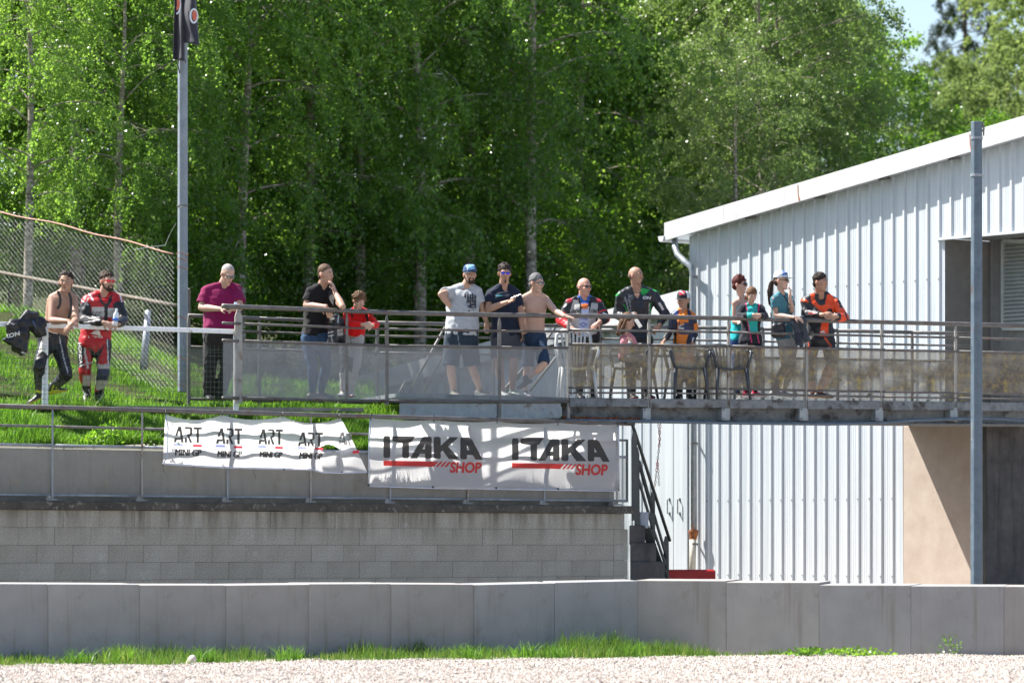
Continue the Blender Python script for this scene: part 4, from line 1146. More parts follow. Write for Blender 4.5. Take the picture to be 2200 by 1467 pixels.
T = [  # x, d, variant, scale, label
 (60, 63.5, 'birch_a', .62, 'birch at the left edge behind the chain link fence'),
 (255, 66.5, 'birch_b', .66, 'birch whose pale trunk shows left of the flag pole'),
 (-110, 76, 'birch_c', 1.0, 'birch standing at the very left edge of the picture'),
 (170, 69, 'birch_c', 1.0, 'birch between the two left trunks, further back'),
 (395, 69.5, 'birch_a', .9, 'birch right behind the flag pole'),
 (515, 70.5, 'birch_b', .9, 'birch with a bright patch on its trunk above the man in the crimson shirt'),
 (655, 73, 'birch_c', .92, 'birch above the man in the black shirt'),
 (770, 74, 'birch_a', .95, 'birch with white trunk patches high above the curly haired boy'),
 (900, 74.5, 'birch_b', 1.05, 'birch above the man with the blue cap, left of him'),
 (1010, 77, 'birch_c', 1.0, 'birch right above the man with the blue cap'),
 (1145, 75.5, 'birch_a', 1.0, 'leaning birch with pale trunk above the shirtless grey haired man'),
 (1250, 84, 'birch_b', 1.0, 'birch above the bald man with sunglasses'),
 (1370, 87, 'birch_a', 1.0, 'birch above the left end of the shed roof'),
 (1470, 90, 'birch_c', 1.0, 'dark birch behind the left corner of the shed roof'),
 (120, 76, 'birch_b', 1.1, 'back row birch at the far left'), (330, 75, 'broadleaf', 1.05, 'bright leaved broad tree behind the flag pole'),
 (455, 79, 'birch_c', 1.1, 'back row birch just right of the flag pole'), 
 (720, 81, 'broadleaf', 1.15, 'bright leaved broad tree high above the black shirt'), 
 (960, 86, 'broadleaf', 1.2, 'bright leaved broad tree left of the blue cap'), 
 (1190, 88, 'birch_c', 1.15, 'back row birch above the shirtless grey haired man'), (1310, 90, 'broadleaf', 1.2, 'bright leaved broad tree above the two bald men'),
 (1440, 92, 'birch_b', 1.15, 'back row birch above the boy in the orange suit'),
 (1530, 98, 'broadleaf', 1.1, 'dark leaved broad tree left of the pale birch'),
 (1570, 77.5, 'pale_birch', .58, 'low pale leaved young birch just above the roof edge'),
 (1660, 80, 'pale_birch', .86, 'large pale leaved birch standing over the middle of the roof'),
 (1665, 81.5, 'pale_birch', .82, 'smaller pale leaved birch left of the large one'),
 (1775, 93, 'birch_b', .82, 'greener birch behind the right side of the large pale one'),
 (1765, 97, 'broadleaf', .87, 'bright green broad tree against the white sky gap'),
 (2040, 98, 'broadleaf', .6, 'dark green broad tree behind the top of the right steel pole'),
 (1985, 95, 'birch_a', .5, 'small green birch above the roof left of the steel pole'),
 (2085, 150, 'conifer', .72, 'tall dark conifer against the sky near the top right corner'),
 (2330, 128, 'hill_tree', 1.2, 'hazy pale green tree at the top right edge'),
 (2110, 118, 'hill_tree', .70, 'yellow green tree between conifer and roof'),
 (1960, 128, 'hill_tree', .72, 'yellowish budding tree just below the white sky gap'),
 (2180, 108, 'hill_tree', .72, 'yellow green tree right above the roof at the right edge'),
 (2270, 112, 'hill_tree', .9, 'yellow green tree partly cut by the right edge of the picture'),
 (-330, 70, 'birch_a', 1.05, 'birch standing just beyond the left edge of the picture'), (-520, 72, 'birch_b', 1.1, 'second birch beyond the left edge of the picture'), (-250, 79, 'broadleaf', 1.05, 'broad tree beyond the left edge, behind the birches'), (-700, 76, 'birch_c', 1.1, 'third birch beyond the left edge of the picture'), (-480, 84, 'birch_a', 1.15, 'back row birch beyond the left edge'),
 (200, 90, 'broadleaf', 1.1, 'third row broad tree at the far left'), (380, 93, 'birch_a', 1.1, 'third row birch behind the flag pole'), (540, 95, 'birch_b', 1.1, 'third row birch right of the flag'),
 (690, 97, 'birch_c', 1.1, 'third row birch above the black shirt'), (820, 99, 'birch_a', 1.1, 'third row birch left of the picture middle'), (1030, 102, 'birch_b', 1.15, 'third row birch in the picture middle'),
 (1150, 104, 'birch_c', 1.1, 'third row birch right of the picture middle'), (1270, 106, 'birch_a', 1.15, 'third row birch above the bald man with sunglasses'), (1400, 108, 'birch_b', 1.15, 'third row birch above the shed corner'), (1530, 110, 'birch_c', 1.15, 'third row birch above the low young birch'),
 (1670, 112, 'birch_a', 1.1, 'third row birch behind the pale leaved trees'), (1700, 116, 'birch_b', 1.0, 'third row birch behind the large pale birch'), (30, 92, 'birch_c', 1.1, 'third row birch at the left edge'),
]
NAMES = {'birch_a': 'birch_tree', 'birch_b': 'birch_tree', 'birch_c': 'birch_tree', 'pale_birch': 'birch_tree', 'broadleaf': 'broadleaf_tree', 'hill_tree': 'broadleaf_tree', 'conifer': 'conifer_tree'}
for (x, d, k_, s_, lab) in T: tree(NAMES[k_], k_, x, d, s_, lab)
for i, (x, d, s_) in enumerate([(20, 68, .7), (140, 70, .75), (215, 73, .9), (345, 69, .8), (440, 71, .8), (540, 73, .9), (610, 75, 1.0), (700, 74, .8), (790, 77, 1.0), (880, 78, .9), (960, 80, 1.0), (1050, 80, 1.1), (1130, 82, 1.1), (1220, 85, 1.1), (1320, 87, 1.2), (1410, 89, 1.3)]):
    labs = ['at the left edge', 'left of the shirtless rider', 'above the red suited rider', 'left of the flag pole foot', 'left of the crimson shirt', 'right of the crimson shirt', 'left of the black shirt', 'behind the black shirt', 'behind the curly haired boy', 'in the gap right of the curly haired boy', 'left of the grey shirt', 'behind the blue cap', 'behind the shirtless grey haired man', 'behind the bald man with sunglasses', 'left of the bald man in green and black', 'left of the shed downpipe']
    tree('bush', 'bush', x, d, s_, 'leafy undergrowth bush at the wood edge ' + labs[i], group='undergrowth bushes at the wood edge')

# ---------------------------------------------------------------- grass
def blades(P, h, w_, rng, bend=.35, tint=None):
    n = len(P); az = rng.uniform(0, 2 * PI, n); dx = np.stack([np.cos(az), np.sin(az), np.zeros(n)], 1)
    fa = rng.uniform(0, 2 * PI, n); bd = np.stack([np.cos(fa), np.sin(fa), np.zeros(n)], 1) * (rng.uniform(.1, 1, n) * bend * h)[:, None]
    up = np.array([0, 0, 1.])[None] * h[:, None]; w_ = (w_ * rng.uniform(.7, 1.3, n))[:, None]
    v = np.stack([P - dx * w_ / 2, P + dx * w_ / 2, P + dx * w_ * .4 + up * .55 + bd * .35, P - dx * w_ * .4 + up * .55 + bd * .35, P + up * rng.uniform(.85, 1, n)[:, None] + bd], 1).reshape(-1, 3)
    b = np.arange(n)[:, None] * 5
    f = np.concatenate([b, b + 1, b + 2, b + 3, b + 3, b + 2, b + 4], 1).ravel(); lt = np.tile([4, 3], n)
    return v, f, lt, np.repeat(tint if tint is not None else rng.uniform(0, 1, n), 5)
def vnoise(x, y, s, seed=0):
    return .5 + .25 * (np.sin(x * s + seed) * np.cos(y * s * 1.3 + seed * 2) + np.sin(x * s * 2.3 + y * s * 1.1 + seed) * .7 + np.sin(x * s * 5.1 - y * s * 4.3 + seed) * .5)
rg = np.random.default_rng(5)
def bank_grass():
    n = 175000; X = rg.uniform(-9.5, 1.0, n); u = .43 + 15.5 * rg.uniform(0, 1, n) ** 1.5; Y = wline(X) + u
    px = 1100 + X / Y * F
    keep = (px > -60) & (px < 1290) & ~((u > 2.62) & (u < 3.6) & (rg.uniform(0, 1, n) < .55))
    keep &= ~((X > -.9) & (u > 2.6)); keep &= ~((px > 860) & (u > 1.9) & (rg.uniform(0, 1, n) < .6))
    keep &= ~((px > 520) & (u > 4.5) & (rg.uniform(0, 1, n) < .6))
    X, Y, u, px = X[keep], Y[keep], u[keep], px[keep]
    c = np.clip(vnoise(X, Y, 2.2, 1.), 0, 1); h = (.03 + .19 * c ** 2.2) * rg.uniform(.6, 1.3, len(X))
    h *= np.where(u < 2.3, 1.4, 1.0); h *= np.where((u < .9) & (px > 340), .45, 1.); h *= np.where((px > 700) & (px < 880) & (u < 3.2), 1.7, 1.)
    tint = np.clip(.75 * vnoise(X, Y, 2.4, 4.) + rg.uniform(-.12, .5, len(X)), 0, 1)
    P = np.stack([X, Y, bank_z(X, Y) - .01], 1)
    v, f, lt, tn = blades(P, h, .011, rg, .7, tint)
    link('grass', fast_mesh('bank_grass', v, f, lt, M_grass, {'tint': tn}), label='bright green grass covering the bank', kind='stuff')
bank_grass()
def verge():
    n = 60000; px = rg.uniform(-60, 2230, n)
    dens = np.interp(px, [0, 200, 420, 620, 800, 1000, 1400, 1560, 1700, 1900, 2230], [.5, .45, .5, .7, .42, .62, .8, .45, .26, .2, .1])
    bd = np.interp(px, BX, BD); fd = np.interp(px, [-60, 400, 700, 1000, 1400, 1560, 2230], [39.4, 39.7, 41.0, 41.4, 42.3, 42.5, 42.9])
    q = rg.uniform(0, 1, n) ** .85; Y = fd + (bd - .06 - fd) * q; X = (px - 1100) * Y / F
    cl = vnoise(X, Y, 3.3, 2.) * vnoise(X, Y * .2, 1.1, 7.) * 2
    keep = rg.uniform(0, 1, n) < dens * (.08 + 1.15 * np.clip(cl, 0, 2) ** 1.5)
    X, Y, px, cl, q = X[keep], Y[keep], px[keep], cl[keep], q[keep]
    hs = np.interp(px, [0, 150, 400, 900, 1100, 1380, 1560, 1700, 2230], [.10, .09, .15, .13, .16, .18, .10, .05, .04])
    h = hs * (.35 + .9 * cl) * rg.uniform(.4, 1.35, len(X)) * (.55 + .7 * q)
    P = np.stack([X, Y, np.zeros(len(X)) - .01], 1); tint = np.clip(rg.uniform(0, .9, len(X)) + .1 * rg.uniform(0, 1, len(X)) ** 8 + .12 * (1 - q), 0, 1)
    v, f, lt, tn = blades(P, h, .0085, rg, .55, tint)
    link('verge_grass', fast_mesh('verge_grass', v, f, lt, M_gdark, {'tint': tn}), label='tall rough grass growing along the foot of the barrier', kind='stuff')
verge()
def tuft(px, d, n, h, R, mat, name, lab, grp, tintlo=.3):
    X = (px - 1100) * d / F; P = np.zeros((n, 3)); P[:, :2] = rg.normal(size=(n, 2)) * R
    v, f, lt, tn = blades(P, h * rg.uniform(.5, 1.2, n), .009, rg, 1.0, np.clip(rg.uniform(tintlo, 1, n), 0, 1))
    link(name, fast_mesh(name, v, f, lt, mat, {'tint': tn}), loc=(X, d, -.005), label=lab, cat='grass tuft', group=grp)
for px, d, lab in ((170, 39.9, 'small spiky grass tuft near the left edge of the gravel'), (262, 40.9, 'spiky grass tuft in front of the second slab'), (440, 40.6, 'bright spiky grass tuft beside the pale stone'), (1010, 41.9, 'dry tipped grass tuft below the ITAKA banner'), (1195, 42.0, 'pale fan shaped grass tuft below the right ITAKA letters'), (1130, 42.2, 'green grass tuft left of the pale fan shaped one'), (1350, 42.6, 'tall grass tuft in front of the tallest slab'), (620, 41.2, 'loose grass tuft below the torn banner')):
    tuft(px, d, 130, .20, .07, M_grass, 'grass_tuft', lab, 'grass tufts on the gravel edge')
# leafy weeds
def weed(x, y, d, n, R, Hh, lab, mat=M_maple, leafL=.05, name='weed'):
    C = rg.normal(size=(n, 3)) * np.array([R, R, 1]) ; C[:, 2] = rg.uniform(0, 1, n) ** .7 * Hh * (1 - .5 * np.clip(np.hypot(C[:, 0], C[:, 1]) / (2 * R), 0, 1))
    ax = rg.normal(size=(n, 3)); ax[:, 2] += .2
    v, f, lt, tn = leaf_cards(C, ax, leafL, leafL * .6, rg, rg.uniform(.2, 1, n))
    p = W(x, y, d)
    link(name, fast_mesh(name, v, f, lt, mat, {'tint': tn}), loc=p, label=lab, cat='weed', group='leafy weeds')
weed(232, 955, 45.9, 420, .14, .26, 'leafy bright weed clump above the lower railing panel, left of the ART banner')
weed(195, 958, 45.8, 300, .12, .14, 'low leafy weed clump left of the bigger one')
weed(140, 958, 45.7, 260, .14, .12, 'small leafy weed clump behind the first lower railing post')
weed(330, 960, 46.2, 200, .12, .14, 'dark weed clump beside the left edge of the ART banner')
weed(1735, 1408, 42.9, 240, .12, .10, 'small round leafed weed on the gravel in front of the beige wall slab')
weed(2040, 1410, 43.2, 130, .09, .28, 'thin upright weed in front of the slab by the steel pole', leafL=.03)
weed(1830, 1408, 43.1, 260, .2, .09, 'low dark weeds along the foot of the slab left of the steel pole')
# shrubby grass beside the bank edge under the banners
# ---------------------------------------------------------------- gravel stones (instanced, nobody could count them)
def stones():
    gn = bpy.data.node_groups.new('stones', 'GeometryNodeTree')
    gn.interface.new_socket('Geometry', in_out='INPUT', socket_type='NodeSocketGeometry'); gn.interface.new_socket('Geometry', in_out='OUTPUT', socket_type='NodeSocketGeometry')
    N = gn.nodes; Lk = gn.links
    gi = N.new('NodeGroupInput'); go = N.new('NodeGroupOutput')
    dp = N.new('GeometryNodeDistributePointsOnFaces'); dp.inputs['Density'].default_value = 2600
    ico = N.new('GeometryNodeMeshIcoSphere'); ico.inputs['Radius'].default_value = .0145; ico.inputs['Subdivisions'].default_value = 2
    nz = N.new('ShaderNodeTexNoise'); nz.inputs['Scale'].default_value = 55.; nz.inputs['Detail'].default_value = 1
    sp = N.new('GeometryNodeSetPosition'); sub = N.new('ShaderNodeVectorMath'); sub.operation = 'SUBTRACT'; sub.inputs[1].default_value = (.5, .5, .5)
    scl = N.new('ShaderNodeVectorMath'); scl.operation = 'SCALE'; scl.inputs['Scale'].default_value = .018
    Lk.new(nz.outputs['Color'], sub.inputs[0]); Lk.new(sub.outputs[0], scl.inputs[0]); Lk.new(scl.outputs[0], sp.inputs['Offset']); Lk.new(ico.outputs[0], sp.inputs['Geometry'])
    ins = N.new('GeometryNodeInstanceOnPoints'); rv = N.new('FunctionNodeRandomValue'); rv.data_type = 'FLOAT_VECTOR'; rv.inputs['Max'].default_value = (6.28, 6.28, 6.28)
    rs = N.new('FunctionNodeRandomValue'); rs.data_type = 'FLOAT_VECTOR'; rs.inputs['Min'].default_value = (.4, .35, .3); rs.inputs['Max'].default_value = (1.9, 1.5, 1.15)
    sm = N.new('GeometryNodeSetMaterial')
    t = NT('gravel_stones'); r = t.rnd()
    c = t.ramp(r, [(0., (.10, .085, .09)), (.10, (.20, .17, .15)), (.16, (.40, .34, .29)), (.42, (.44, .39, .34)), (.7, (.52, .475, .43)), (.9, (.62, .59, .55)), (.97, (.34, .22, .17))])
    c = t.mix(.4, c, t.ramp(t.noise(150, 4), [(.3, .55), (.7, 1.)]), 'MULTIPLY')
    t.set(col=c, rough=.85, spec=.3)
    sm.inputs['Material'].default_value = t.mat
    Lk.new(gi.outputs[0], dp.inputs['Mesh']); Lk.new(dp.outputs['Points'], ins.inputs['Points']); Lk.new(sp.outputs[0], ins.inputs['Instance'])
    for i_ in rv.outputs:
        if i_.enabled: Lk.new(i_, ins.inputs['Rotation']); break
    for i_ in rs.outputs:
        if i_.enabled: Lk.new(i_, ins.inputs['Scale']); break
    Lk.new(ins.outputs[0], sm.inputs['Geometry']); Lk.new(sm.outputs[0], go.inputs[0])
    xs = np.linspace(-60, 2260, 30); near = 34.6; far = np.interp(xs, [-60, 400, 700, 1000, 1400, 1560, 2260], [39.9, 40.1, 41.4, 41.9, 42.7, 43.1, 43.6])
    v = []; f = []
    for j in range(7):
        for i, x in enumerate(xs):
            d = near + (far[i] - near) * j / 6; v.append(((x - 1100) * d / F, d, .006 + .012 * math.sin(x * .02 + d * 2)))
    for j in range(6):
        for i in range(29): f.append((j * 30 + i, j * 30 + i + 1, (j + 1) * 30 + i + 1, (j + 1) * 30 + i))
    m_ = MB(); m_.add(v, f); o = m_.build('gravel', M_gbed, kind='stuff', label='pale pinkish gravel stones of the run off area', origin=(0, 0, 0))
    md = o.modifiers.new('stones', 'NODES'); md.node_group = gn
stones()
m_ = MB(); m_.ell(W(411, 1421, 40.3), .05, .05, .075, 10, 8, rot=Matrix.Rotation(.4, 3, 'Y')); m_.build('stone', simple('pale_stone', (.55, .50, .42), .9, bump=.6, bscale=30), label='pale upright stone at the edge of the grass and gravel', cat='stone', smooth=True)
# ================================================================ flat print (lettering, logos)
TMP = bpy.data.scenes.new('workbench')
def tmp_dg():
    with bpy.context.temp_override(scene=TMP, view_layer=TMP.view_layers[0]):
        dg = bpy.context.evaluated_depsgraph_get(); dg.update(); return dg
def text_shape(txt, size=1.0, shear=0., space=1.0, bold=0.0):
    c = bpy.data.curves.new('t', 'FONT'); c.body = txt; c.size = size; c.shear = shear; c.space_character = space; c.offset = bold; c.resolution_u = 3
    return shape_mesh(c)
def poly_shape(loops):
    c = bpy.data.curves.new('p', 'CURVE'); c.dimensions = '2D'; c.fill_mode = 'FRONT'
    for lp_ in loops:
        sp = c.splines.new('POLY'); sp.points.add(len(lp_) - 1)
        for i, p in enumerate(lp_): sp.points[i].co = (p[0], p[1], 0, 1)
        sp.use_cyclic_u = True
    return shape_mesh(c)
def shape_mesh(c):
    o = bpy.data.objects.new('t', c); TMP.collection.objects.link(o); dg = tmp_dg()
    me = bpy.data.meshes.new_from_object(o.evaluated_get(dg)); v = [tuple(p.co) for p in me.vertices]; f = [tuple(p.vertices) for p in me.polygons]
    bpy.data.objects.remove(o); bpy.data.curves.remove(c); bpy.data.meshes.remove(me)
    return v, f
def join_shapes(*sh):
    V = []; Fc = []
    for v, f in sh: n = len(V); V += v; Fc += [tuple(i + n for i in q) for q in f]
    return V, Fc
def xf(sh, fn): return [tuple(fn(p)) for p in sh[0]], sh[1]
def print_on(sh, fn, mat, parent, name, maxlen):
    """lay a flat shape (2-D) on a surface; fn maps (u, v) to a world point"""
    bm = bmesh.new(); vs = [bm.verts.new((p[0], p[1], 0)) for p in sh[0]]
    for q in sh[1]:
        try: bm.faces.new([vs[i] for i in q])
        except ValueError: pass
    for _ in range(3):
        es = [e for e in bm.edges if e.calc_length() > maxlen]
        if not es: break
        bmesh.ops.subdivide_edges(bm, edges=es, cuts=1); bmesh.ops.triangulate(bm, faces=bm.faces)
    ok = {}
    for v in bm.verts:
        p = fn(v.co.x, v.co.y)
        if p is None: ok[v] = False
        else: v.co = p
    bmesh.ops.delete(bm, geom=[v for v in bm.verts if ok.get(v) is False], context='VERTS')
    if not bm.verts: bm.free(); return None
    org = wloc(parent); me = bpy.data.meshes.new(name)
    for v in bm.verts: v.co -= org
    bm.to_mesh(me); bm.free(); me.materials.append(mat)
    o = bpy.data.objects.new(name, me); COL.objects.link(o); o.parent = parent
    # child of a child: keep the world place
    o['kind'] = 'stuff'
    return o

def m_banner():
    t = NT('mesh_banner_cloth'); n = t.noise(3, 5, .6)
    c = t.ramp(n, [(.3, (.70, .71, .74)), (.7, (.80, .81, .83))])
    t.set(col=c, rough=.75, spec=.2)
    tr = t.n.new('ShaderNodeBsdfTranslucent'); tr.inputs[0].default_value = (.97, .97, .98, 1)
    mx = t.n.new('ShaderNodeMixShader'); mx.inputs[0].default_value = .72
    t.l.new(t.p.outputs[0], mx.inputs[1]); t.l.new(tr.outputs[0], mx.inputs[2]); t.l.new(mx.outputs[0], t.out.inputs[0])
    t.bump(t.noise(14, 3), .12, .01); return t.mat
M_ban = m_banner()
def m_ink(name, col, tr_=.35):
    t = NT(name); t.set(col=col, rough=.6)
    tr = t.n.new('ShaderNodeBsdfTranslucent'); tr.inputs[0].default_value = (*[min(1, q * 2.2) for q in col], 1)
    mx = t.n.new('ShaderNodeMixShader'); mx.inputs[0].default_value = tr_
    t.l.new(t.p.outputs[0], mx.inputs[1]); t.l.new(tr.outputs[0], mx.inputs[2]); t.l.new(mx.outputs[0], t.out.inputs[0]); return t.mat
I_dark = m_ink('dark_grey_ink', (.045, .043, .042)); I_red = m_ink('red_ink', (.50, .035, .03)); I_blue = m_ink('blue_ink', (.28, .30, .62), .4); I_ared = m_ink('bright_red_ink', (.55, .04, .06), .4)

def banner(name, lab, topc, botc, left, right, wave, holes, nx, ny, cut=None):
    e = empty(name, LW.P((topc[0][0] + topc[-1][0]) / 2, botc[0][1], -.02), lab, 'banner')
    def dep(x, y):
        return LW.d(x, OFF) - .045 + wave(x, y)
    P = []; keep = []
    for j in range(ny + 1):
        q = j / ny
        for i in range(nx + 1):
            s_ = i / nx
            xt = topc[0][0] + (topc[-1][0] - topc[0][0]) * s_; yt = ypx(xt, [p[0] for p in topc], [p[1] for p in topc])
            xb = botc[0][0] + (botc[-1][0] - botc[0][0]) * s_; yb = ypx(xb, [p[0] for p in botc], [p[1] for p in botc])
            x = xt + (xb - xt) * q; y = yt + (yb - yt) * q
            x += (1 - s_) * (ypx(y, [p[1] for p in left], [p[0] for p in left])) if left else 0
            P.append((x, y))
    f = []
    for j in range(ny):
        for i in range(nx):
            q4 = [j * (nx + 1) + i, j * (nx + 1) + i + 1, (j + 1) * (nx + 1) + i + 1, (j + 1) * (nx + 1) + i]
            cx = sum(P[k][0] for k in q4) / 4; cy = sum(P[k][1] for k in q4) / 4
            if any(((cx - hx) / hw) ** 2 + ((cy - hy - .12 * abs(cx - hx)) / hh) ** 2 < 1 for hx, hy, hw, hh in holes): continue
            f.append(q4[::-1])
    m_ = MB(); m_.add([W(x, y, dep(x, y)) for x, y in P], f)
    cl = m_.build('cloth', M_ban, e, smooth=True)
    return e, dep
rb = random.Random(9)
def sag(xs, ys, dips):
    out = []
    for i in range(len(xs) - 1):
        n = 8
        for k in range(n):
            s_ = k / n; out.append((xs[i] + (xs[i + 1] - xs[i]) * s_, ys[i] + (ys[i + 1] - ys[i]) * s_ + dips[i] * (math.sin(PI * s_) ** .8)))
    out.append((xs[-1], ys[-1])); return out
tA = sag([355, 477, 607, 728], [889, 891, 894, 898], [12, 9, 13])
def wvA(x, y): return .7 * (.022 * math.sin(x * .045 + y * .02) + .018 * math.sin(y * .09 + x * .01) + .012 * math.sin(x * .11 - y * .06) - .015 * math.sin(PI * min(1, max(0, (y - 890) / 120))))
eA, dA = banner('banner', 'white ART MINI GP banner with a torn right end tied to the lower railing', tA + [(731, 899)], [(350, 996), (420, 1001), (480, 1003), (580, 1007), (672, 1008), (690, 1013), (731, 1015)], None, None, wvA, [(707, 962, 21, 7.5)], 110, 44)
# torn flap at the right
m_ = MB(); v = []; nfx, nfy = 12, 20
for j in range(nfy + 1):
    q = j / nfy; y0 = 899 + (1015 - 899) * q; xr = 732 + (789 - 732) * q ** .92; yr = 899 + (1014 - 899) * q
    for i in range(nfx + 1):
        s_ = i / nfx; x = 731 + (xr - 731) * s_; y = y0 + (yr - y0) * s_
        v.append(W(x, y, dA(x, y) - .03 * math.sin(s_ * 4 + q * 3) * q))
m_.add(v, [(j * (nfx + 1) + i, (j + 1) * (nfx + 1) + i, (j + 1) * (nfx + 1) + i + 1, j * (nfx + 1) + i + 1) for j in range(nfy) for i in range(nfx)])
m_.build('torn_flap', M_ban, eA, smooth=True)
def hemline(pts, e, d, w_=3.0):
    m_ = MB(); m_.tube([W(x, y, d(x, y) - .008) for x, y in pts], w_ * .5 * 47 / F, 5); return m_.build('hem', simple('grey_hem', (.48, .52, .60), .7), e, smooth=True)
hemline([(350, 996), (420, 1001), (480, 1004), (580, 1007), (672, 1009)], eA, dA, 4); hemline([(672, 1009), (692, 1015), (730, 1016), (788, 1014)], eA, dA, 3.4)
hemline([(356, 889), (360, 940), (360, 982), (351, 995)], eA, dA, 2.5)
def mapper(dep, fx, eps=.006):
    def fn(u, v):
        x, y = fx(u, v); return W(x, y, dep(x, y) - eps)
    return fn
# ART glyphs in unit cells (height 1, y up)
def G_A(): return poly_shape([[(0, 0), (.17, .62), (.30, 1), (.46, 1), (.60, 0), (.44, 0), (.405, .28), (.20, .28), (.13, 0)], [(.235, .42), (.39, .42), (.365, .78)]])
def G_A2():  # stencil A with the broken left leg
    return join_shapes(poly_shape([[(.09, .42), (.28, 1), (.46, 1), (.62, 0), (.46, 0), (.36, .70), (.30, .70), (.24, .42)]]), poly_shape([[(0, 0), (.06, .30), (.42, .30), (.42, .16), (.20, .16), (.16, 0)]]))
def G_R2():
    return join_shapes(poly_shape([[(0, .86), (0, 1), (.36, 1), (.46, .92), (.46, .56), (.38, .46), (.28, .42), (.46, 0), (.30, 0), (.14, .42), (.14, .52), (.30, .55), (.31, .84), (.28, .86)]]), poly_shape([[(-.02, 0), (.0, .30), (.14, .30), (.13, 0)]]))
def G_T(): return poly_shape([[(0, .84), (0, 1), (.52, 1), (.52, .84), (.34, .84), (.34, 0), (.18, 0), (.18, .84)]])
def offs(sh, dx, k=1.): return xf(sh, lambda p: (p[0] * k + dx, p[1], 0))
ART = join_shapes(offs(G_A2(), 0), offs(G_R2(), .68), offs(G_T(), 1.2))
for (x0, x1, yt, yb, by, my0, my1, sk) in ((373, 434, 916, 950, 957, 963, 978, -.2), (464, 521, 919, 953, 960, 967, 981, -.2), (555, 608, 921, 954, 961.5, 968, 982, -.1), (640, 694, 928, 958, 964, 970, 985, .2)):
    k = (x1 - x0) / 1.72; hh = yb - yt
    print_on(ART, mapper(dA, lambda u, v, x0=x0, k=k, yb=yb, hh=hh, sk=sk: (x0 + u * k, yb - v * hh + (u * k) * .02)), I_dark, eA, 'lettering', .12)
    sl = .035
    bar = lambda a, b: poly_shape([[(a, 0), (b, 0), (b, 5), (a, 5)]])
    w_ = x1 - x0
    print_on(bar(0, w_ * .36), mapper(dA, lambda u, v, x0=x0, by=by: (x0 + u - 1, by - v + u * sl)), I_blue, eA, 'blue_bar', 6)
    print_on(bar(w_ * .68, w_ * 1.0), mapper(dA, lambda u, v, x0=x0, by=by: (x0 + u, by + 1 - v + u * sl)), I_ared, eA, 'red_bar', 6)
    ts = text_shape('MINI GP', 1.0, .12, 1.0, .0); mx = max(p[0] for p in ts[0]); 
    for dx_, ep_ in ((0, .006), (.9, .008), (1.7, .010)):
        print_on(ts, mapper(dA, lambda u, v, x0=x0, w_=w_, mx=mx, my1=my1, my0=my0: (x0 + 1.5 + dx_ + u / mx * (w_ - 4), my1 - v / .73 * (my1 - my0) + u * .4), ep_), I_dark, eA, 'lettering', .2)
# half hidden fifth print on the torn end
print_on(join_shapes(offs(G_A2(), 0), offs(G_R2(), .62)), mapper(dA, lambda u, v: (727 + u * 26, 952 - v * 26 + u * 6), .02), m_ink('faded_ink', (.16, .15, .15), .5), eA, 'lettering', .12)
print_on(poly_shape([[(0, 0), (14, -1), (15, 5), (1, 6)]]), mapper(dA, lambda u, v: (757 + u, 968 + v), .03), I_ared, eA, 'red_bar', 6)
for x, y in ((355, 888), (477, 889), (607, 892), (728, 896)):
    m_ = MB(); d = dA(x, y); m_.tube([W(x, y + 5, d - .01), W(x + 1, y - 3, d - .02), W(x + 1, y - 8, d), W(x - 1, y - 7, d + .06), W(x, y + 3, d + .05)], .004, 5); m_.build('cable_tie', M_tie, eA)
for x, y in ((350, 998), (416, 1002), (482, 1004), (544, 1006), (610, 1008), (734, 1014), (789, 1013)):
    m_ = MB(); d = dA(x, y) - .012; m_.ell(W(x, y, d), .010, .006, .010, 8, 5)
    if x in (350, 544): m_.tube([W(x, y, d), W(x + 1, y + 10, d), W(x + 6, y + 22, d + .01)], .0022, 4)
    if x == 789: m_.tube([W(x, y, d), W(x, y + 9, d)], .006, 4)
    m_.build('eyelet', M_tie, eA)

def wvB(x, y): return .016 * math.sin(x * .03 + y * .012) + .014 * math.sin(y * .07 - x * .012) + .008 * math.sin(x * .075 + y * .05)
tB = sag([796, 932, 1067, 1199, 1329], [898, 901.5, 905, 908, 912], [3, 3, 3.5, 2.5])
eB, dB = banner('banner', 'large white ITAKA SHOP banner tied to the lower railing', tB, [(791.5, 1044.5), (930, 1049), (1067, 1051), (1200, 1053), (1329, 1055)], None, None, wvB, [], 90, 26)
hemline([(791.5, 1044), (930, 1048.5), (1067, 1050.5), (1200, 1052.5), (1329, 1054.5)], eB, dB, 3); hemline([(795, 900), (792, 970), (792, 1044)], eB, dB, 2.5); hemline([(1329, 913), (1330, 1054)], eB, dB, 3)
for x, y in ((797, 898), (932, 901), (1068, 904), (1199, 908), (1328, 911)):
    m_ = MB(); d = dB(x, y); m_.tube([W(x, y + 5, d - .01), W(x, y - 4, d - .02), W(x, y - 11, d), W(x, y - 10, d + .07), W(x, y + 2, d + .05)], .006, 5); m_.build('cable_tie', M_tie, eB)
for x, y in ((792, 1042), (930, 1046), (1066, 1048), (1199, 1050), (1327, 1051)):
    m_ = MB(); d = dB(x, y) - .014; m_.ell(W(x, y, d), .013, .008, .016, 8, 5); m_.build('eyelet', M_tie, eB)
def rnd_rect(x0, y0, x1, y1, r=.05):
    return [(x0 + r, y0), (x1 - r, y0), (x1, y0 + r), (x1, y1 - r), (x1 - r, y1), (x0 + r, y1), (x0, y1 - r), (x0, y0 + r)]
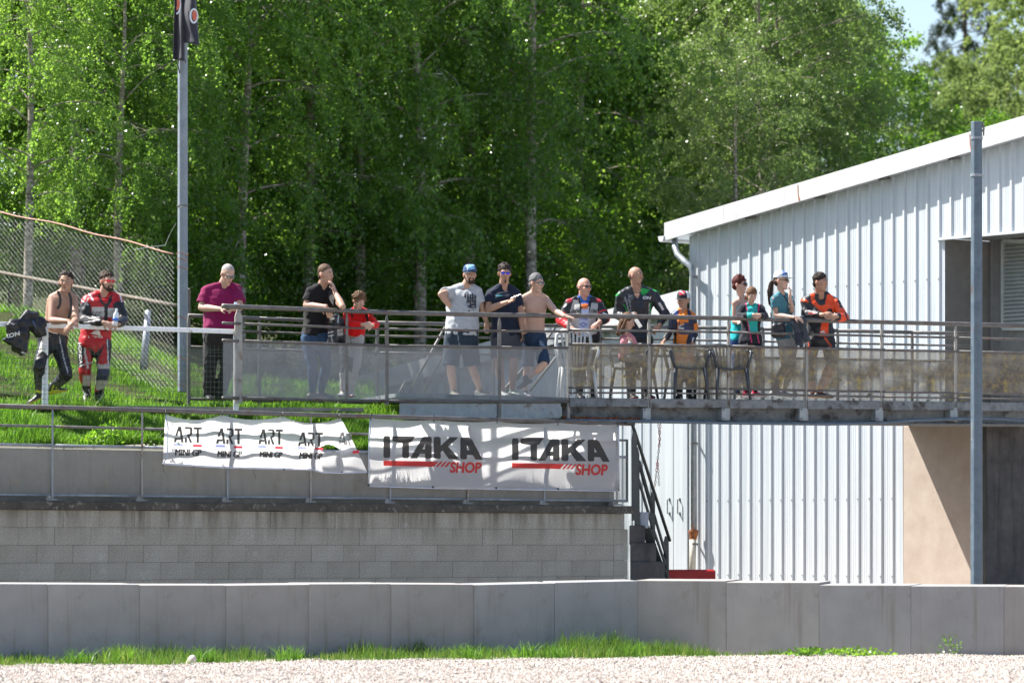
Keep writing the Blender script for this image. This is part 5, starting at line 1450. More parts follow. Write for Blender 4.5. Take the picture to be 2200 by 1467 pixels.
# ITAKA: letters in a 5.0 x 1 box
def itaka():
    I = poly_shape([rnd_rect(0, 0, .34, 1, .06)])
    T = join_shapes(poly_shape([[(.47, 1), (1.62, 1), (1.42, .74), (1.30, .70), (1.30, .06), (1.24, 0), (1.02, 0), (.96, .06), (.96, .70), (.52, .74), (.44, .80), (.44, .94)]]))
    A = poly_shape([[(1.36, 0), (1.72, 0), (1.86, .22), (2.12, .22), (2.12, .06), (2.18, 0), (2.40, 0), (2.46, .06), (2.46, .94), (2.40, 1), (2.08, 1), (1.98, .95)], [(2.12, .42), (1.98, .42), (2.12, .66)]])
    K = poly_shape([[(2.56, .06), (2.62, 0), (2.86, 0), (2.92, .06), (2.92, .30), (3.02, .38), (3.34, 0), (3.82, 0), (3.84, .04), (3.30, .56), (3.80, .98), (3.78, 1), (3.40, 1), (2.92, .60), (2.92, .94), (2.86, 1), (2.62, 1), (2.56, .94)]])
    A2 = poly_shape([[(3.92, .06), (3.98, 0), (4.20, 0), (4.26, .06), (4.26, .20), (4.56, .20), (4.70, 0), (5.06, 0), (4.52, .90), (4.36, 1), (3.98, 1), (3.92, .94)], [(4.26, .42), (4.40, .42), (4.26, .64)]])
    return join_shapes(I, T, A, K, A2)
IT = itaka()
for (x0, x1, yt, yb, ry0, ry1, sx0, sx1, sy0, sy1, dy) in ((824, 1037, 936, 983, 988, 1000, 966, 1035, 991.5, 1014, 4), (1100, 1310, 941, 988, 993, 1005, 1236, 1306, 996, 1019, 3.5)):
    k = (x1 - x0) / 5.06
    print_on(IT, mapper(dB, lambda u, v, x0=x0, k=k, yb=yb, yt=yt, dy=dy: (x0 + u * k, yb - v * (yb - yt) + u / 5 * dy)), I_dark, eB, 'lettering', .25)
    w_ = sx0 - x0
    sh = join_shapes(poly_shape([[(0, 0), (w_ * .76, 0), (w_ * .83, 11), (0, 11)]]), *[poly_shape([[(w_ * (.79 + .065 * i), 0), (w_ * (.825 + .065 * i), 0), (w_ * (.895 + .065 * i), 11), (w_ * (.86 + .065 * i), 11)]]) for i in range(3)])
    print_on(sh, mapper(dB, lambda u, v, x0=x0, ry1=ry1: (x0 + u, ry1 - v + u * .02)), I_red, eB, 'red_stripes', 14)
    ts = text_shape('SHOP', 1.0, .12, .98, .035); mx = max(p[0] for p in ts[0])
    print_on(ts, mapper(dB, lambda u, v, sx0=sx0, sx1=sx1, sy0=sy0, sy1=sy1, mx=mx: (sx0 + u / mx * (sx1 - sx0), sy1 - v / .73 * (sy1 - sy0) + u * .3)), I_red, eB, 'lettering', .25)
# ================================================================ people
def m_vcol(name, rough, spec=.4, bump=.2, bsc=40, coat=0., sheen=0., var=.15):
    t = NT(name); a = t.attr('Col', 'Color'); n = t.noise(18, 5, .6)
    c = t.mix(1., a, t.ramp(n, [(.3, 1 - var), (.7, 1.)]), 'MULTIPLY')
    t.set(col=c, rough=rough, spec=spec, coat=coat, sheen=sheen); t.bump(t.noise(bsc, 4, .6), bump, .008); return t.mat
M_skin = m_vcol('skin', .5, .35, .12, 120, var=.12)
M_cloth = m_vcol('cotton_cloth', .85, .2, .3, 30, sheen=.1)
M_denim = m_vcol('denim_cloth', .85, .2, .5, 60, var=.35)
M_leather = m_vcol('racing_leather', .42, .35, .3, 34, coat=.05)
M_hair = m_vcol('hair', .65, .2, .6, 130, var=.4)
M_glass = simple('dark_lens', (.01, .01, .012), .08, spec=.8)
M_bluelens = simple('blue_mirror_lens', (.03, .04, .75), .12, .3, spec=.8)
M_redlens = simple('red_mirror_lens', (.45, .01, .03), .12, .3, spec=.8)
M_redframe = simple('red_frame', (.65, .03, .03), .3)
M_clearlens = simple('clear_lens', (.25, .27, .28), .05, .4, spec=1.)
M_phone = simple('phone_black', (.012, .012, .015), .2)
M_eyew = simple('eye_white', (.55, .52, .5), .3); M_eyed = simple('eye_iris', (.03, .02, .015), .2)

JOBS = []
def rings_lock(*a): pass
def capsule(m, p, q, r1, r2, n=12):
    p, q = Vector(p), Vector(q); ax = q - p; L = ax.length
    if L < 1e-5: m.ell(p, r1, r1, r1, n, 8); return
    ax /= L; a = ax.orthogonal().normalized(); b = ax.cross(a); rings = []
    for th in (-80, -50, -20): 
        t = math.radians(th); rings.append((p + ax * r1 * math.sin(t), r1 * math.cos(t)))
    rings.append((p, r1)); rings.append((q, r2))
    for th in (20, 50, 80):
        t = math.radians(th); rings.append((q + ax * r2 * math.sin(t), r2 * math.cos(t)))
    m.loft([[c + (a * math.cos(2 * PI * j / n) + b * math.sin(2 * PI * j / n)) * r for j in range(n)] for c, r in rings])
def cone(m, p, q, r1, r2, n=16):
    p, q = Vector(p), Vector(q); ax = (q - p).normalized(); a = ax.orthogonal().normalized(); b = ax.cross(a)
    m.loft([[c + (a * math.cos(2 * PI * j / n) + b * math.sin(2 * PI * j / n)) * r for j in range(n)] for c, r in ((p, r1), (q, r2))])
def oell(m, c, ax, rx, ry, rz, n=12, k=8):
    """ellipsoid with its own axes (lateral, forward, up)"""
    R_ = Matrix((ax[0], ax[1], ax[2])).transposed()
    m.ell(c, rx, ry, rz, n, k, rot=R_)

class Person:
    def __init__(s, label, d, j, yaw=0, pitch=0, tilt=0, tyaw=0, size=1., fem=False, belly=0., build=1., skin=(.42, .24, .16), hs=1., group='spectators at the footbridge railing'):
        s.d, s.size, s.fem, s.belly, s.bld, s.skin, s.hs = d, size, fem, belly, build, skin, hs * (size if size > .8 else .55 + .5 * size)
        s.px = F / d; s.j = {}; s.label = label; s.yaw, s.pitch, s.tilt, s.tyaw = yaw, pitch, tilt, tyaw
        s.spec = j
        w = lambda x, y, dz=0: W(x, y, d + dz)
        ty = math.radians(tyaw)
        J = s.j; hw = .17 * size
        J['shA'] = w(*j['shA'][:2], j['shA'][2] if len(j['shA']) > 2 else -hw * math.sin(ty)); J['shB'] = w(*j['shB'][:2], j['shB'][2] if len(j['shB']) > 2 else hw * math.sin(ty))
        J['hipA'] = w(*j['hipA'][:2], j['hipA'][2] if len(j['hipA']) > 2 else 0); J['hipB'] = w(*j['hipB'][:2], j['hipB'][2] if len(j['hipB']) > 2 else 0)
        J['head'] = w(*j['head'][:2], j['head'][2] if len(j['head']) > 2 else -.04)
        def chain(a, b, L, sg):
            """place joint b (pixels) at bone length L from a; sg -1 towards camera"""
            q = j[b]
            if len(q) > 2 and not isinstance(q[2], str): J[b] = w(q[0], q[1], q[2]); return
            sign = {'-': -1, '+': 1}.get(q[2] if len(q) > 2 else '-', -1); pa = J[a]
            base = w(q[0], q[1], pa.y - d); h = math.hypot(base.x - pa.x, base.z - pa.z); dz = math.sqrt(max(L * L - h * h, 0))
            J[b] = w(q[0], q[1], pa.y - d + sign * dz)
        for k in 'AB':
            chain('sh' + k, 'el' + k, .29 * size, -1); chain('el' + k, 'wr' + k, .255 * size, -1)
            chain('hip' + k, 'kn' + k, .43 * size, -1); 
            q = j['an' + k]; J['an' + k] = w(q[0], q[1], q[2] if len(q) > 2 and not isinstance(q[2], str) else (J['kn' + k].y - d) * .3)
        s.root = empty('person', (w(j['anA'][0], 0).x, d, min(J['anA'].z, J['anB'].z) - .08), label, 'person', group)
        s.HC = (J['hipA'] + J['hipB']) / 2; s.SC = (J['shA'] + J['shB']) / 2
        s.latS = Vector((math.cos(ty), math.sin(ty), 0)); s.fwdS = Vector((math.sin(ty), -math.cos(ty), 0))
        y, p_, tl = math.radians(yaw), math.radians(pitch), math.radians(tilt)
        f = Vector((math.sin(y) * math.cos(p_), -math.cos(y) * math.cos(p_), -math.sin(p_))); r = Vector((math.cos(y), math.sin(y), 0)); u = r.cross(f) * -1
        if u.z < 0: u = -u
        Rt = Matrix.Rotation(tl, 3, f); s.hax = (Rt @ r, f, Rt @ u)
        s.bodymb = MB(); s.make_body()
    def H(s, x, y, z):
        """head space -> world (metres of a standard head)"""
        k = s.hs; return s.j['head'] + s.hax[0] * x * k + s.hax[1] * y * k + s.hax[2] * z * k
    def traps(s, m, g):
        nb = s.SC.lerp(s.j['head'], .50 if not s.fem else .4) + Vector((0, .02, 0)); r = (.038 if s.fem else .052) * s.size
        for k in 'AB':
            sh = s.j['sh' + k]; capsule(m, nb, nb.lerp(sh, .45) - Vector((0, 0, .004)), r * .9 + g, r + g); capsule(m, nb.lerp(sh, .45) - Vector((0, 0, .004)), sh - Vector((0, 0, .0)), r + g, r * 1.05 + g)
    def tor(s, t, fo=0.):
        """centre of the torso at t (0 hips, 1 shoulders)"""
        b = s.HC.lerp(s.SC, t); bend = math.sin(PI * max(0, min(1, t))) * .03 * s.size
        return b + s.fwdS * (fo - bend)
    def ring(s, t, hw, hd, fo=0., grow=0., n=24):
        c = s.tor(t, fo); hw = hw * s.size * s.bld + grow; hd = hd * s.size * s.bld + grow
        up = (s.SC - s.HC).normalized(); lat = (s.latS - up * s.latS.dot(up)).normalized(); fw = lat.cross(up); 
        if fw.dot(s.fwdS) < 0: fw = -fw
        out = []
        for i in range(n):
            a = 2 * PI * i / n; ca, sa = math.cos(a), math.sin(a)
            e = .85; out.append(c + lat * hw * math.copysign(abs(ca) ** e, ca) + fw * hd * math.copysign(abs(sa) ** e, sa))
        return out
    def tsec(s, t):
        T = [-.22, -.12, 0, .2, .38, .55, .74, .9, 1.0, 1.07]
        HWm = [.10, .155, .168, .158, .152, .16, .178, .185, .165, .10]; HWf = [.10, .155, .17, .148, .128, .138, .150, .158, .14, .08]
        HDm = [.09, .105, .115, .108, .104, .110, .118, .108, .085, .065]; HDf = [.09, .10, .11, .10, .092, .105, .115, .095, .075, .06]
        B = [0, .3, .6, 1., 1., .7, .3, .05, 0, 0]
        g = lambda q: float(np.interp(t, T, q)); b = g(B) * s.belly
        return (g(HWf if s.fem else HWm) + b * .35), (g(HDf if s.fem else HDm) + b * .5), b * .5 * s.size
    def torso(s, m, t0, t1, grow, k=14):
        rg_ = []
        for i in range(k + 1):
            t = t0 + (t1 - t0) * i / k; hw, hd, fo = s.tsec(t); rg_.append(s.ring(t, hw, hd, fo, grow if not callable(grow) else grow(t)))
        m.loft(rg_)
    AR = dict(sh=.054, el=.040, ew=.041, wr=.026)
    def arm(s, m, k, g=0., t1=2., flare=0.):
        """arm capsules; t1 1 = to elbow, 2 = to wrist"""
        z = s.size * s.bld * (.88 if s.fem else (1.08 if s.size > .9 else .95)); J = s.j; a, e, w_ = J['sh' + k], J['el' + k], J['wr' + k]
        if t1 <= 1:
            q = a.lerp(e, t1); r = (.054 + (.040 - .054) * t1) * z + g
            m.ell(a, .057 * z + g, .057 * z + g, .057 * z + g, 14, 10); cone(m, a, q, .056 * z + g, r + flare)
        else:
            capsule(m, a, e, .054 * z + g, .039 * z + g); mid = e.lerp(w_, .3); q = e.lerp(w_, t1 - 1)
            capsule(m, e, mid, .039 * z + g, .042 * z + g); capsule(m, mid, q, .042 * z + g, (.042 - .017 * (t1 - 1)) * z + g)
    def leg(s, m, k, g=0., t1=2., flare=0.):
        z = s.size * s.bld * (.92 if s.fem else 1.); J = s.j; a, e, w_ = J['hip' + k], J['kn' + k], J['an' + k]
        if t1 <= 1:
            q = a.lerp(e, t1); m.ell(a, .085 * z + g, .085 * z + g, .085 * z + g, 14, 10); cone(m, a, q, .084 * z + g, (.084 - .024 * t1) * z + g + flare)
        else:
            capsule(m, a, e, .084 * z + g, .056 * z + g); mid = e.lerp(w_, .3); q = e.lerp(w_, t1 - 1)
            capsule(m, e, mid, .054 * z + g, .055 * z + g); capsule(m, mid, q, .055 * z + g, (.055 - .022 * (t1 - 1)) * z + g + flare)
    def hand(s, m, k):
        sp = s.spec.get('ha' + k, None); J = s.j; wr = J['wr' + k]; fo = (wr - J['el' + k]).normalized()
        if sp is None: sp = (0, 0, 0, 30, 1)
        dx, dy, dz, curl, nz = sp[:5]
        d_ = Vector((dx, dz, -dy)) if (dx or dy or dz) else fo.copy(); d_.normalize()
        nrm = Vector(sp[5:8]) if len(sp) > 5 else Vector((0, -.3, 1.)); nrm = (nrm - d_ * nrm.dot(d_)).normalized() * nz   # back of hand
        lat = d_.cross(nrm).normalized(); z = s.size * .98 * (.9 if s.fem else 1.); side = sp[8] if len(sp) > 8 else (1 if k == 'A' else -1)
        capsule(m, wr - d_ * .01, wr + d_ * .02, .027 * z, .028 * z)
        ax = (lat, d_, nrm); oell(m, wr + d_ * .05 * z, ax, .041 * z, .052 * z, .018 * z)
        for i, (o_, L) in enumerate(((-.031, .062), (-.0105, .076), (.0105, .080), (.031, .070))):
            if side < 0: o_ = -o_
            p = wr + d_ * (.085 - abs(o_) * .25) * z + lat * o_ * z * 1.05; dd = d_.copy() + lat * o_ * 2.; dd.normalize(); r = .0098 * z
            for sg, fr in enumerate((.45, .32, .23)):
                an = math.radians(curl * (.6 if sg == 0 else 1.)); dd = (dd * math.cos(an) - nrm * math.sin(an)).normalized()
                nn_ = (nrm - dd * nrm.dot(dd)).normalized(); q = p + dd * L * fr * z; capsule(m, p, q, r, r * .92, 8); p = q; nrm_ = nn_; r *= .94
                nrm = nn_
            nrm = (Vector(sp[5:8]) if len(sp) > 5 else Vector((0, -.3, 1.))); nrm = (nrm - d_ * nrm.dot(d_)).normalized() * nz
        t0 = wr + d_ * .022 * z + lat * side * .028 * z; t1_ = t0 + (d_ * .5 + lat * side * .75 - nrm * .3).normalized() * .038 * z; t2 = t1_ + (d_ * .85 + lat * side * .25 - nrm * .4).normalized() * .032 * z
        capsule(m, t0, t1_, .0135 * z, .0115 * z, 8); capsule(m, t1_, t2, .0115 * z, .0095 * z, 8)
        s.j['palm' + k] = wr + d_ * .06 * z - nrm * .03 * z
    def foot(s, m, k, g=0.):
        an = s.j['an' + k]; q = s.spec.get('foot' + k, (.6, -.8, 0)); d_ = Vector((q[0], q[1], q[2] if len(q) > 2 else 0)).normalized(); z = s.size
        lat = d_.cross(Vector((0, 0, 1))).normalized(); up = lat.cross(d_).normalized()
        sole = an - up * .075 * z
        rings = []
        for (u_, hw, h) in ((-.075, .022, .03), (-.06, .034, .065), (-.01, .037, .085), (.05, .038, .07), (.11, .046, .05), (.16, .044, .040), (.19, .030, .030), (.205, .012, .018)):
            c = sole + d_ * u_ * z; rr_ = []
            for i in range(14):
                a = 2 * PI * i / 14; x = math.cos(a) * (hw * z + g); y = math.sin(a); hh = h * z + g
                rr_.append(c + lat * x + up * ((y * .5 + .5) * hh - g * .8))
            rings.append(rr_)
        m.loft(rings); capsule(m, an + up * .02, an - up * .03 + d_ * .0, .034 * z + g, .038 * z + g)
        return sole, d_, lat, up
    def make_body(s):
        m = s.bodymb; z = s.hs; H = s.H
        # skull, jaw, features
        oell(m, H(0, -.012, .035), s.hax, .078 * z, .096 * z, .092 * z, 18, 14)
        rings = []
        for (zz, hw, fr, bk) in ((.065, .060, .078, -.05), (.035, .066, .083, -.06), (.0, .065, .083, -.06), (-.03, .060, .083, -.05), (-.055, .053, .082, -.035), (-.08, .043, .080, -.01), (-.10, .030, .074, .02), (-.112, .016, .064, .035)):
            cy = (fr + bk) / 2; ry_ = (fr - bk) / 2; rings.append([H(hw * math.copysign(abs(math.cos(a)) ** .85, math.cos(a)), cy + ry_ * math.copysign(abs(math.sin(a)) ** .85, math.sin(a)), zz) for a in [2 * PI * i / 18 for i in range(18)]])
        m.loft(rings)
        capsule(m, H(0, .078, .03), H(0, .104, -.012), .009 * z, .0135 * z, 8); oell(m, H(0, .100, -.016), s.hax, .018 * z, .013 * z, .010 * z)
        capsule(m, H(-.045, .070, .036), H(-.012, .082, .036), .010 * z, .010 * z, 8); capsule(m, H(.045, .070, .036), H(.012, .082, .036), .010 * z, .010 * z, 8)
        oell(m, H(0, .074, -.098), s.hax, .022 * z, .018 * z, .017 * z)
        oell(m, H(0, .085, -.046), s.hax, .024 * z, .010 * z, .007 * z); oell(m, H(0, .083, -.058), s.hax, .020 * z, .010 * z, .008 * z)
        for sx in (-1, 1):
            oell(m, H(sx * .038, .060, -.012), s.hax, .026 * z, .024 * z, .022 * z)
            oell(m, H(sx * .079, -.012, .002), s.hax, .010 * z, .022 * z, .032 * z)
        nk = s.SC + Vector((0, .015, .035)) * s.size; nr = (.046 if s.fem else .059) * s.size * s.bld ** .5
        capsule(m, nk, H(0, -.018, -.045), nr * 1.08, nr)
        capsule(m, nk - Vector((0, 0, .02)), s.j['shA'].lerp(nk, .35), nr * .9, .045 * s.size); capsule(m, nk - Vector((0, 0, .02)), s.j['shB'].lerp(nk, .35), nr * .9, .045 * s.size)
        s.traps(m, 0. if s.spec.get('bare') else -.008)
        s.torso(m, -.22, 1.07, -.004 if s.spec.get('bare') else -.014)
        if s.spec.get('bare'):
            for q in (-1, 1): oell(m, s.tor(.78, .06 * s.size) + s.latS * q * .075, (s.latS, s.fwdS, Vector((0, 0, 1))), .075, .05, .06)
        for k in 'AB':
            z2 = s.size * s.bld
            oell(m, s.j['sh' + k], (s.latS, s.fwdS, Vector((0, 0, 1))), .056 * z2, .055 * z2, .055 * z2)
            s.arm(m, k); s.hand(m, k); s.leg(m, k); s.foot(m, k)
        JOBS.append(dict(mb=m, name='body', mat=M_skin, parent=s.root, vox=.0085 if s.size > .8 else .0075, col=s.skin, paint=s.facepaint(), smooth=2, person=s))
    def facepaint(s):
        sk = s.skin; lip = (sk[0] * .72, sk[1] * .5, sk[2] * .52); red = (sk[0], sk[1] * .86, sk[2] * .84)
        return [('ball', s.H(0, .098, -.051), .0165 * s.hs, lip), ('ball', s.H(0, .108, -.012), .018 * s.hs, red)] + [('ball', s.H(q * .079, -.012, 0), .03 * s.hs, red) for q in (-1, 1)]
    # ---- things worn
    def job(s, name, m, mat, col, paint=(), vox=.011, smooth=3, wr=.004, parent=None, keep=None, **k):
        JOBS.append(dict(mb=m, name=name, mat=mat, parent=parent or s.root, vox=vox, col=col, paint=list(paint), smooth=smooth, wrinkle=wr, key=k.get('key'), person=s)); return len(JOBS) - 1
    def eyes(s, brow=(.06, .04, .03), closed=False):
        for q in (-1, 1):
            m_ = MB(); oell(m_, s.H(q * .030, .0765, .016), s.hax, .013 * s.hs, .007 * s.hs, .0065 * s.hs, 10, 6); e = m_.build('eye', M_eyew, s.root, smooth=True)
            m_ = MB(); oell(m_, s.H(q * .030 + .002, .082, .015), s.hax, .0062 * s.hs, .004 * s.hs, .006 * s.hs, 8, 6); m_.build('iris', M_eyed, e)
            m_ = MB(); m_.tube([s.H(q * .050, .072, .038), s.H(q * .036, .085, .044), s.H(q * .014, .090, .038)], [.003 * s.hs, .005 * s.hs, .004 * s.hs], 6); m_.build('eyebrow', simple('brow_%d' % int(brow[0] * 1000), brow, .8), s.root)
    def hair(s, col, grow=.006, style='short', back=.0, rough=.004, paint=()):
        m = MB(); z = s.hs; H = s.H
        if style != 'bald':
            oell(m, H(0, -.0215 - back, .054), s.hax, (.081 + grow) * z, (.096 + grow) * z, (.087 + grow * 1.4) * z, 20, 14)
            oell(m, H(0, -.062, -.01), s.hax, (.066 + grow) * z, (.048 + grow) * z, .062 * z, 14, 10)
        else:  # stubble ring round the back
            oell(m, H(0, -.040, .012), s.hax, .0805 * z, .073 * z, .060 * z, 18, 12)
        rh = random.Random(int(abs(s.j['head'].x) * 1000))
        if style in ('short', 'bun', 'pony') and col[0] < .1 and grow > .0025:
            for i in range(150):
                a = rh.uniform(0, 2 * PI); e = rh.uniform(.0, 1.45); ca, sa = math.cos(a), math.sin(a)
                if sa * math.cos(e) > .82 and e < .5: continue
                c = H((.080 + grow) * ca * math.cos(e), -.0215 - back + (.095 + grow) * sa * math.cos(e), .054 + (.086 + grow) * math.sin(e)); c2 = c + (s.hax[2] * rh.uniform(-.2, .6) + s.hax[0] * (ca * .8 + rh.uniform(-.6, .6)) + s.hax[1] * (sa * .5 + rh.uniform(-.2, .8))).normalized() * .013 * z; capsule(m, c, c2, .008 * z, .004 * z, 6)
        if style == 'tousled':
            for i in range(60):
                a = rh.uniform(0, 2 * PI); e = rh.uniform(.1, 1.4); c = H(.078 * math.cos(a) * math.cos(e), -.02 + .09 * math.sin(a) * math.cos(e), .055 + .085 * math.sin(e)); c2 = c + (s.hax[2] * rh.uniform(.2, 1) + s.hax[0] * rh.uniform(-.7, .7) + s.hax[1] * rh.uniform(-.3, .9)).normalized() * .028 * z; capsule(m, c, c2, .012 * z, .005 * z, 6)
        if style == 'curly':
            for i in range(170):
                a = rh.uniform(0, 2 * PI); e = rh.uniform(-.25, 1.5); rr_ = rh.uniform(1.0, 1.22)
                if math.sin(a) * math.cos(e) > .75 and e < .55: continue
                oell(m, H(.086 * rr_ * math.cos(a) * math.cos(e), -.015 + .094 * rr_ * math.sin(a) * math.cos(e), .05 + .088 * rr_ * math.sin(e)), s.hax, .015 * z, .015 * z, .014 * z, 7, 5)
        if style == 'long':
            for q in (-1, 1):
                capsule(m, H(q * .078, -.015, .03), H(q * .082, -.015, -.09), .022 * z, .028 * z); capsule(m, H(q * .08, -.02, -.09), H(q * .070, -.03, -.19), .03 * z, .022 * z)
            capsule(m, H(0, -.07, .0), H(0, -.075, -.2), .06 * z, .045 * z); capsule(m, H(-.04, .06, .105), H(.05, .055, .10), .02 * z, .02 * z)
        if style == 'pony':
            c0 = H(0, -.115, .02); 
            for i in range(26):
                o = Vector((rh.gauss(0, .012), rh.gauss(0, .012), 0)); pts = [c0 + o * .3, c0 - s.hax[1] * .035 * z + Vector((0, 0, -.03)) + o, c0 - s.hax[1] * .05 * z + Vector((-.01, 0, -.15)) + o * 1.6, c0 - s.hax[1] * .03 * z + Vector((-.015, 0, -rh.uniform(.28, .40))) + o * 1.2]
                m.tube(pts, [.010, .014, .011, .004], 6)
        if style == 'bun':
            c0 = H(0, -.105, -.01); 
            for i in range(10):
                o = Vector((rh.gauss(0, .01), rh.gauss(0, .01), 0)); m.tube([c0 + o * .3, c0 - s.hax[1] * .03 + Vector((-.01, 0, -.03)) + o, c0 - s.hax[1] * .02 + Vector((-.03, 0, -.09)) + o], [.014, .016, .005], 6)
        s.job('hair', m, M_hair, col, paint, vox=.0065, smooth=1 if style == 'bald' else 0, wr=rough if col[0] < .2 else .0012)
    def beard(s, col, full=True):
        m = MB(); z = s.hs; H = s.H
        if full:
            oell(m, H(0, .066, -.088), s.hax, .038 * z, .029 * z, .030 * z); capsule(m, H(-.030, .078, -.060), H(-.024, .085, -.040), .011 * z, .009 * z); capsule(m, H(.030, .078, -.060), H(.024, .085, -.040), .011 * z, .009 * z)
            for q in (-1, 1): capsule(m, H(q * .026, .068, -.090), H(q * .054, .028, -.058), .020 * z, .014 * z); capsule(m, H(q * .055, .026, -.056), H(q * .070, .0, -.005), .012 * z, .009 * z)
            capsule(m, H(-.022, .088, -.036), H(.022, .088, -.036), .006 * z, .006 * z)
        else: oell(m, H(0, .080, -.092), s.hax, .017 * z, .016 * z, .026 * z)
        s.job('beard', m, M_hair, col, vox=.007, smooth=1, wr=.001)
    def glasses(s, lens, frame, wrap=False, w_=.026, h=.017):
        e = empty('glasses', s.H(0, .1, .02), parent=s.root)
        for q in (-1, 1):
            m_ = MB(); c = s.H(q * .031, .098 - (.010 if wrap else .003), .015); ax = (s.hax[0] * math.cos(q * .3) - s.hax[1] * math.sin(.3 * q), s.hax[1] * math.cos(.3 * q) + s.hax[0] * math.sin(.3 * q), s.hax[2])
            oell(m_, c, ax, w_ * s.hs * (1.15 if wrap else 1), .004 * s.hs, h * s.hs, 14, 8); m_.build('lens', lens, e, smooth=True)
            if lens is M_clearlens or not wrap:
                m_ = MB(); m_.tube([c + ax[0] * math.cos(a * PI / 6) * w_ * s.hs + ax[2] * math.sin(a * PI / 6) * h * s.hs for a in range(13)], .0022 * s.hs, 5, cap=False); m_.build('rim', frame, e)
        m_ = MB(); m_.tube([s.H(-.054, .085, .018), s.H(-.076, .05, .020), s.H(-.084, -.012, .012)], .0032 * s.hs, 5); m_.tube([s.H(.054, .085, .018), s.H(.076, .05, .020), s.H(.084, -.012, .012)], .0032 * s.hs, 5); m_.tube([s.H(-.055, .088, .022), s.H(-.01, .104, .022), s.H(.01, .104, .022), s.H(.055, .088, .022)], .0035 * s.hs, 5)
        m_.build('frame', frame, e)
    def cap(s, col, brim, paint=(), flat=False, turn=0.):
        m = MB(); z = s.hs; H = s.H
        m.loft([[H((.088) * math.cos(a) * k1, -.012 + .104 * math.sin(a) * k1, zz) for a in [2 * PI * i / 24 for i in range(24)]] for zz, k1 in ((.045, 1.), (.07, 1.), (.10, .96), (.125, .82), (.14, .6), (.147, .3), (.149, .05))])
        s.job('cap', m, M_cloth, col, paint, vox=.006, smooth=1, wr=.001)
        b = MB(); n = 14; top = []; 
        for i in range(n + 1):
            a = PI * (.06 + .88 * i / n); x = math.cos(a); y = math.sin(a)
            top.append((H(.078 * x, -.012 + .098 * y, .052 - (0 if flat else .010) * abs(x)), H(.082 * x, .02 + (.135) * y ** .7, .048 - (.0 if flat else .022) * abs(x) ** 2)))
        v = [p for a_, b_ in top for p in (a_, b_)] + [p - s.hax[2] * .004 for a_, b_ in top for p in (a_, b_)]; N2 = 2 * (n + 1)
        f = [(2 * i, 2 * i + 1, 2 * i + 3, 2 * i + 2) for i in range(n)] + [(N2 + 2 * i, N2 + 2 * i + 2, N2 + 2 * i + 3, N2 + 2 * i + 1) for i in range(n)] + [(2 * i + 1, N2 + 2 * i + 1, N2 + 2 * i + 3, 2 * i + 3) for i in range(n)]
        b.add(v, f); b.build('brim', simple('brim_%d_%d' % (int(brim[0] * 99), int(brim[2] * 99)), brim, .8), s.root, smooth=False)
    def top(s, col, paint=(), sleeve=.6, hem=-.1, g=.012, mat=None, name='shirt', neck=1.045, flare=.012, wr=.005, pads=False, key=None, collar=0., open_=False):
        m = MB(); s.torso(m, hem, neck, g if not callable(g) else g)
        gg = g if not callable(g) else g(.5)
        for k in 'AB':
            if sleeve <= 0: oell(m, s.j['sh' + k].lerp(s.tor(.95), .25), (s.latS, s.fwdS, Vector((0, 0, 1))), .045, .07, .05) if False else None
            elif sleeve <= 1:
                s.arm(m, k, gg * .8, sleeve, flare)
            else: s.arm(m, k, gg, sleeve, 0)
            if sleeve > 0:
                capsule(m, s.SC + Vector((0, 0, .005)), s.j['sh' + k], .062 * s.size + gg * .4, .056 * s.size + gg * .5)
                nb = s.SC.lerp(s.j['head'], .50 if not s.fem else .4) + Vector((0, .02, 0)); r = (.038 if s.fem else .052) * s.size; sh = s.j['sh' + k]
                capsule(m, nb.lerp(sh, .22), nb.lerp(sh, .5), r * .85 + gg * .5, r + gg * .9); capsule(m, nb.lerp(sh, .5), sh, r + gg * .9, r * 1.05 + gg)
            if pads:
                z = s.size; m.ell(s.j['sh' + k] + Vector((0, 0, .02)), .072 * z, .07 * z, .058 * z, 14, 10); m.ell(s.j['el' + k], .062 * z, .062 * z, .062 * z, 12, 8)
                capsule(m, s.j['el' + k], s.j['el' + k].lerp(s.j['wr' + k], .5), .060 * z, .050 * z)
        if collar:
            nk = s.SC + Vector((0, .01, .045)) * s.size; cone(m, nk - Vector((0, 0, .03)), nk + Vector((0, 0, collar)), .075 * s.size, .062 * s.size)
        return s.job(name, m, mat or M_cloth, col, paint, vox=.011 * (1 if s.size > .8 else .8), smooth=3, wr=wr, key=key)
    def legs(s, col, paint=(), t1=1.93, g=.012, mat=None, name='trousers', wr=.006, waist=.12, flare=0., pads=False, key=None):
        m = MB(); s.torso(m, -.24, waist, g * .8, 6)
        for k in 'AB':
            s.leg(m, k, g, t1, flare)
            if pads: m.ell(s.j['kn' + k] + Vector((0, -.015, 0)), .070 * s.size, .066 * s.size, .08 * s.size, 12, 8)
        return s.job(name, m, mat or M_cloth, col, paint, vox=.012, smooth=3, wr=wr, key=key)
    def shoes(s, col, sole=(.5, .5, .48), boot=0., paint=(), mat=None, g=.010):
        for k in 'AB':
            m = MB(); so, d_, lat, up = s.foot(m, k, g * s.size)
            if boot: capsule(m, s.j['an' + k] - Vector((0, 0, .02)), s.j['an' + k].lerp(s.j['kn' + k], boot), .050 * s.size, .060 * s.size)
            b = [so + d_ * u_ * s.size - up * .012 * s.size for u_ in (-.07, .20)]
            s.job('boot' if boot else 'shoe', m, mat or M_leather, col, list(paint) + [('plane', so + up * .012 * s.size, up, sole)], vox=.009, smooth=1, wr=.001)

